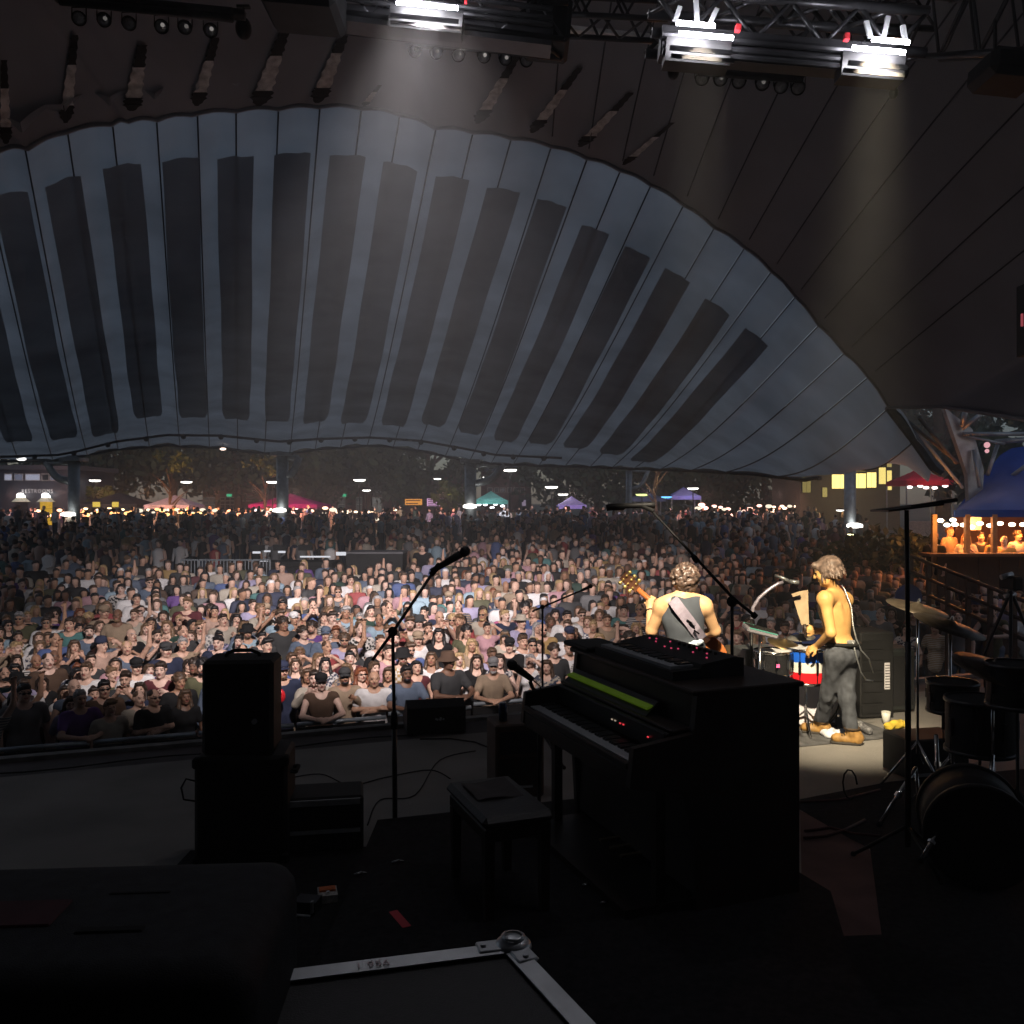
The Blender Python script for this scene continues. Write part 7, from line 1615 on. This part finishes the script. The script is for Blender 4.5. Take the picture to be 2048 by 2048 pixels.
# ---- steel mast and stays at the right
Y = 21; b0 = P(1950, 960, Y)
t = T('steel_mast', 'pale steel mast with splayed struts at the right edge', 'mast', (P(1945, 1050, Y).x, Y, -1.2))
mb = MB(); mb.prism([P(1889, 815, Y), P(1945, 858, Y), P(1968, 940, Y), P(1962, 1060, Y), P(1940, 1060, Y), P(1935, 950, Y)], (0, .16, 0)); t.part('fin_plate', mb, m_steel)
for (x0, y0, x1, y1, r_) in ((1924, 852, 1932, 818, .06), (1924, 858, 1968, 822, .05), (1926, 868, 2048, 868, .05), (1990, 884, 2060, 878, .06), (1930, 872, 2010, 888, .03), (1995, 890, 1975, 950, .05), (1948, 900, 1960, 975, .05), (2020, 955, 2060, 925, .05)):
    mb = MB(); mb.tube([P(x0, y0, Y - .1), P(x1, y1, Y - .3)], r_, 8); t.part('strut', mb, m_steel, smooth=True)
for k, (x0, y0, x1, y1) in enumerate(((1785, 806, 1925, 975), (1800, 830, 1915, 925), (1838, 835, 1912, 926))):
    b = MB(); b.tube([P(x0, y0, 17), P(x1, y1, 20)], .035, 6); single('stay_cable', b, m_seam if k else m_roofcloth, ['thick stay cable running down beside the canopy corner', 'second stay cable beside the canopy corner', 'short stay cable nearest the steel mast'][k], 'cable', tuple(P(x0, y0, 17)), smooth=True)
b = MB(); b.ball(P(1974, 890, 20.5), .07, 8, 6); b.ball(P(1974, 902, 20.5), .05, 8, 6); single('beacon_lamp', b, glow('pink_beacon', (1, .5, .55), .8), 'small pink beacon lamp on the steel mast', 'lamp', tuple(P(1974, 890, 20.5)))

# ---- blue booth with bulbs and bar counter
Y = 19.5; zr = P(1950, 1025, Y).z
t = T('bar_booth', 'blue-roofed bar booth with a row of bulbs at right', 'booth', (P(1970, 1120, Y).x, Y, -1.2)); m_bt = fabric_mat('booth_blue_cloth', (.03, .09, .40), (.004, .012, .05), scale=2)
xl, xr = P(1908, 1025, Y).x, P(2230, 1025, Y).x
def broof(u, v):
    x = (xl + (xr - xl) * u) * (Y + 4.4 * v) / Y; pk = P(1990, 945, Y + 2).z + .25 * math.sin(u * 5); w = abs(2 * v - 1); r_ = min(1, u * 3.2); z = zr + (pk - zr + 1.0 * u) * (1 - w) ** 1.2 * r_ ** .8; return (x, Y + 4.4 * v, z)
mb = MB(); mb.grid(broof, 14, 12); t.part('roof_cloth', mb, m_bt, smooth=True)
mb = MB(); mb.box(((xl + xr) / 2, Y, zr - .02), (xr - xl, .05, .16)); t.part('fascia', mb, m_bt)
m_wallw = mat('booth_timber', (.16, .08, .04), .8, scale=2, var=.3)
kx = (Y + 4.2) / Y; mb = MB(); mb.box(((xl + xr) / 2 * kx, Y + 4.2, zr / 2 - .6 + .2), ((xr - xl) * kx, .1, zr + 1.2 - .4)); t.part('back_wall', mb, m_wallw)
for px in (1868, 1934, 1988, 2080):
    q = P(px, 1110, Y); mb = MB(); mb.box((q.x, Y, (zr - 1.2) / 2 - .02), (.10, .10, zr + 1.16)); t.part('post', mb, mat('pale_timber', (.35, .22, .12), .7))
zc_ = P(1960, 1108, Y).z; mb = MB(); mb.box(((xl + xr) / 2 - .3, Y - .2, zc_), (xr - xl + .9, .6, .06)); t.part('counter_top', mb, m_wallw)
for k in range(10):
    mb = MB(); mb.box((xl - .2 + .45 * k, Y - .1, (zc_ - 1.2) / 2), (.43, .06, zc_ + 1.2 - .07)); t.part('front_board', mb, mat('dark_boards', (.035, .02, .014), .8, var=.3))
for i, (px, py) in enumerate(((1881, 1041), (1906, 1040), (1894, 1050), (1910, 1049), (1927, 1050), (1943, 1054), (1960, 1047), (1980, 1051), (2000, 1047), (2024, 1049), (2046, 1049), (2070, 1052))):
    q = P(px, py, Y + .2 + .1 * (i % 3)); mb = MB(); mb.ball(q, (.075, .06, .045), 10, 6); t.part('light_bulb', mb, glow('booth_bulb', (1, .85, .6), 9), smooth=True)
for px in (1905, 1975, 2040): point('booth_light', P(px, 1052, Y + 1.1), 95, (1, .27, .05), .1)
def extra(px, py, Y, sex, shirt, hc, label, pose='down', rz=0.0, hat=None, hatc='black', ground=None, gar='tee'):
    sc = 1.0; z = P(px, py, Y).z - 1.6 if ground is None else ground
    p = rnd_person((px - 1024) / F_PX * Y, Y, sex=sex); p.update(shirt=shirt, pat=None, hc=hc, pose=pose, rz=rz, hat=hat, hatc=hatc, z=z, sc=sc, w=1.0, gar=gar, glasses=False, beard=False, label=label, tilt=0)
    return make_person(p)
point('booth_light', P(1885, 1046, 19.0), 30, (1, .40, .10), .08)  # added to light the orange cap, no bulb of its own
extra(1868, 1078, 19.6, 'm', 'black', 'dark brown', 'person in black shirt and orange cap before the bar booth', rz=-.9, hat='cap', hatc='orange')
for i, (px, py, dy, sex, sh_, hc, lab) in enumerate(((1899, 1063, 1.6, 'm', 'tan', 'brown', 'person in tan shirt at the left end of the bar booth'), (1932, 1076, 1.2, 'f', 'cream', 'light brown', 'person in cream top at the bar under the left bulbs'), (1962, 1074, 1.4, 'm', 'charcoal', 'black', 'person in charcoal shirt at the middle of the bar'), (1985, 1078, 1.1, 'f', 'mustard', 'dark brown', 'person in mustard top at the bar by the post'), (2008, 1082, .9, 'm', 'yellow', 'brown', 'person in yellow shirt leaning at the bar'), (2036, 1072, 1.3, 'm', 'white', 'dark brown', 'person in white shirt at the right end of the bar'))):
    extra(px, py, Y + dy, sex, sh_, hc, lab, pose='drink' if i % 2 else 'down', rz=rc.uniform(-1, 1))
extra(2040, 1148, 20.5, 'f', 'hot pink', 'brown', 'person in hot pink top at the right edge by the cameras', rz=-.8)
# camera on tripod at the right edge
q = P(2022, 1165, 10.5); t = T('video_camera', 'video camera with pale fittings at the right edge', 'camera', (q.x, 10.5, 0))
mb = MB(); mb.rbox(q, (.12, .34, .16), .02); t.part('body', mb, m_black); mb = MB(); mb.tube([q + Vector((-.12, 0, .06)), q + Vector((.02, 0, .10))], .03, 10); t.part('viewfinder', mb, m_alu, smooth=True)
mb = MB(); mb.tube([q + Vector((-.08, .0, -.16)), q + Vector((.06, 0, -.14))], .022, 10); t.part('pan_handle', mb, m_alu, smooth=True)
for k in range(3): mb = MB(); a_ = k * 2.09; mb.tube([q - Vector((0, 0, .1)), (q.x + .45 * math.cos(a_), 10.5 + .45 * math.sin(a_), .01)], .02, 6); t.part('leg', mb, m_blackmetal)
# sloping ramp with rails in the dark at the right
t = T('ramp_railing', 'dark wooden ramp railing between the crowd and the bar booth', 'railing', tuple(P(1900, 1250, 15)))
A, B = P(1822, 1112, 17), P(2080, 1215, 13.5)
for k in range(7):
    q = A.lerp(B, k / 6); mb = MB(); mb.box((q.x, q.y, (q.z - 1.9) / 2), (.07, .07, q.z + 1.9)); t.part('post', mb, m_brown)
for dz in (0, -.3, -.6): mb = MB(); mb.tube([A + Vector((0, 0, dz)), B + Vector((0, 0, dz))], .035, 6); t.part('rail', mb, m_brown)
b = MB(); q = P(1816, 1195, 12.5); b.lathe([(.001, 0), (.19, 0), (.19, .03), (.001, .03)], q, Matrix.Rotation(R(90), 3, 'X'), 24); single('round_sign', b, mat('navy_disc', (.03, .04, .11), .6), 'round navy disc standing in the crowd behind the music stand', 'sign', tuple(q))

# ---- mixing position in the crowd
Y = 25
t = T('mixing_desk', 'mixing desk with white lit edges in the middle of the crowd', 'mixing desk', (P(580, 1120, Y).x, Y, -1.2))
a_, b_ = P(500, 1112, Y), P(665, 1128, Y)
mb = MB(); mb.box(((a_.x + b_.x) / 2, Y + .4, .42), (b_.x - a_.x, 1.0, .16)); t.part('desk', mb, m_black)
mb = MB(); mb.box(((a_.x + b_.x) / 2, Y + .4, -.28), (b_.x - a_.x - .2, .9, 1.22)); t.part('base_cabinet', mb, m_black)
for x0, y0, x1, y1 in ((505, 1103, 520, 1107), (528, 1101, 540, 1104), (556, 1102, 570, 1106), (600, 1112, 660, 1115), (520, 1120, 535, 1123), (672, 1104, 692, 1111)):
    mb = rect_box(x0, y0, x1, y1, Y, .05, .15); t.part('lit_edge', mb, glow('desk_white', (.9, .92, 1), .8))
for k, px in enumerate((515, 560, 610)):
    mb = rect_box(px - 14, 1090, px + 14, 1101, Y, .05, -.5); t.part('screen_back', mb, m_black)
t = T('mixing_tent_box', 'long dark equipment box right of the mixing desk', 'box', (P(755, 1120, 24.5).x, 24.5, -1.2)); mb = rect_box(692, 1108, 805, 1150, 24.5, 1.0); t.part('case', mb, m_black); mb = rect_box(692, 1104, 806, 1108, 24.5, 1.1, .05); t.part('lid', mb, mat('box_lid_grey', (.10, .10, .11), .6))
for k in range(5):
    x0 = 362 + 36 * k; Yb = 23.6
    t = T('crowd_barrier', '%s grey barrier panel left of the mixing desk' % ['first', 'second', 'third', 'fourth', 'fifth'][k], 'barrier', (P(x0 + 18, 1140, Yb).x, Yb, -1.2), group='barrier panels round the mixing position')
    a_, b_ = P(x0, 1120, Yb), P(x0 + 34, 1120, Yb)
    for z_ in (a_.z, -.8): mb = MB(); mb.tube([(a_.x, Yb, z_), (b_.x, Yb, z_)], .025, 6); t.part('rail', mb, m_steel)
    for i in range(6): x_ = a_.x + (b_.x - a_.x) * i / 5; mb = MB(); mb.tube([(x_, Yb, -.95), (x_, Yb, a_.z)], .014 if 0 < i < 5 else .025, 6); t.part('bar', mb, m_steel)
extra(845, 1095, 24.3, 'm', 'black', 'dark brown', 'crew member in black shirt standing by the long equipment box')
# glossy red helium balloon-like mask at the front row
q = P(560, 1392, 12.25); t = T('red_mask', 'bright red mask held up at the stage edge beside the amplifier', 'mask', tuple(q))
v, f = blob('mask', [('e', tuple(q), (.075, .05, .10), None, .02), ('e', (q.x - .03, q.y - .05, q.z + .02), (.02, .02, .014), None, .005), ('es', (q.x - .028, q.y - .055, q.z + .02), (.018, .03, .014), None, .006), ('es', (q.x + .028, q.y - .055, q.z + .02), (.018, .03, .014), None, .006), ('es', (q.x, q.y - .06, q.z - .045), (.03, .03, .012), None, .006)], .008)
link('face', np_mesh('face', v - np.array(tuple(q)), f, [mat('red_plastic', (.65, .02, .03), .35, var=.15)]), t.o)
mb = MB(); mb.tube([q - Vector((0, 0, .08)), q - Vector((0, 0, .5))], .012, 6); t.part('stick', mb, m_black)

# ---- stage haze
hz = MB(); hz.box((0, 45, 9.5), (330, 150, 23)); HZ = link('haze', hz.mesh('haze', []))
mh = bpy.data.materials.new('stage_haze'); mh.use_nodes = True; n = mh.node_tree.nodes; n.remove(n['Principled BSDF']); pvn = n.new('ShaderNodeVolumePrincipled')
pvn.inputs['Color'].default_value = (.85, .88, .92, 1); pvn.inputs['Density'].default_value = .0042; pvn.inputs['Anisotropy'].default_value = .2
mh.node_tree.links.new(pvn.outputs[0], n['Material Output'].inputs['Volume']); HZ.data.materials.append(mh); HZ['kind'] = 'stuff'; HZ['label'] = 'thin stage haze filling the pavilion'
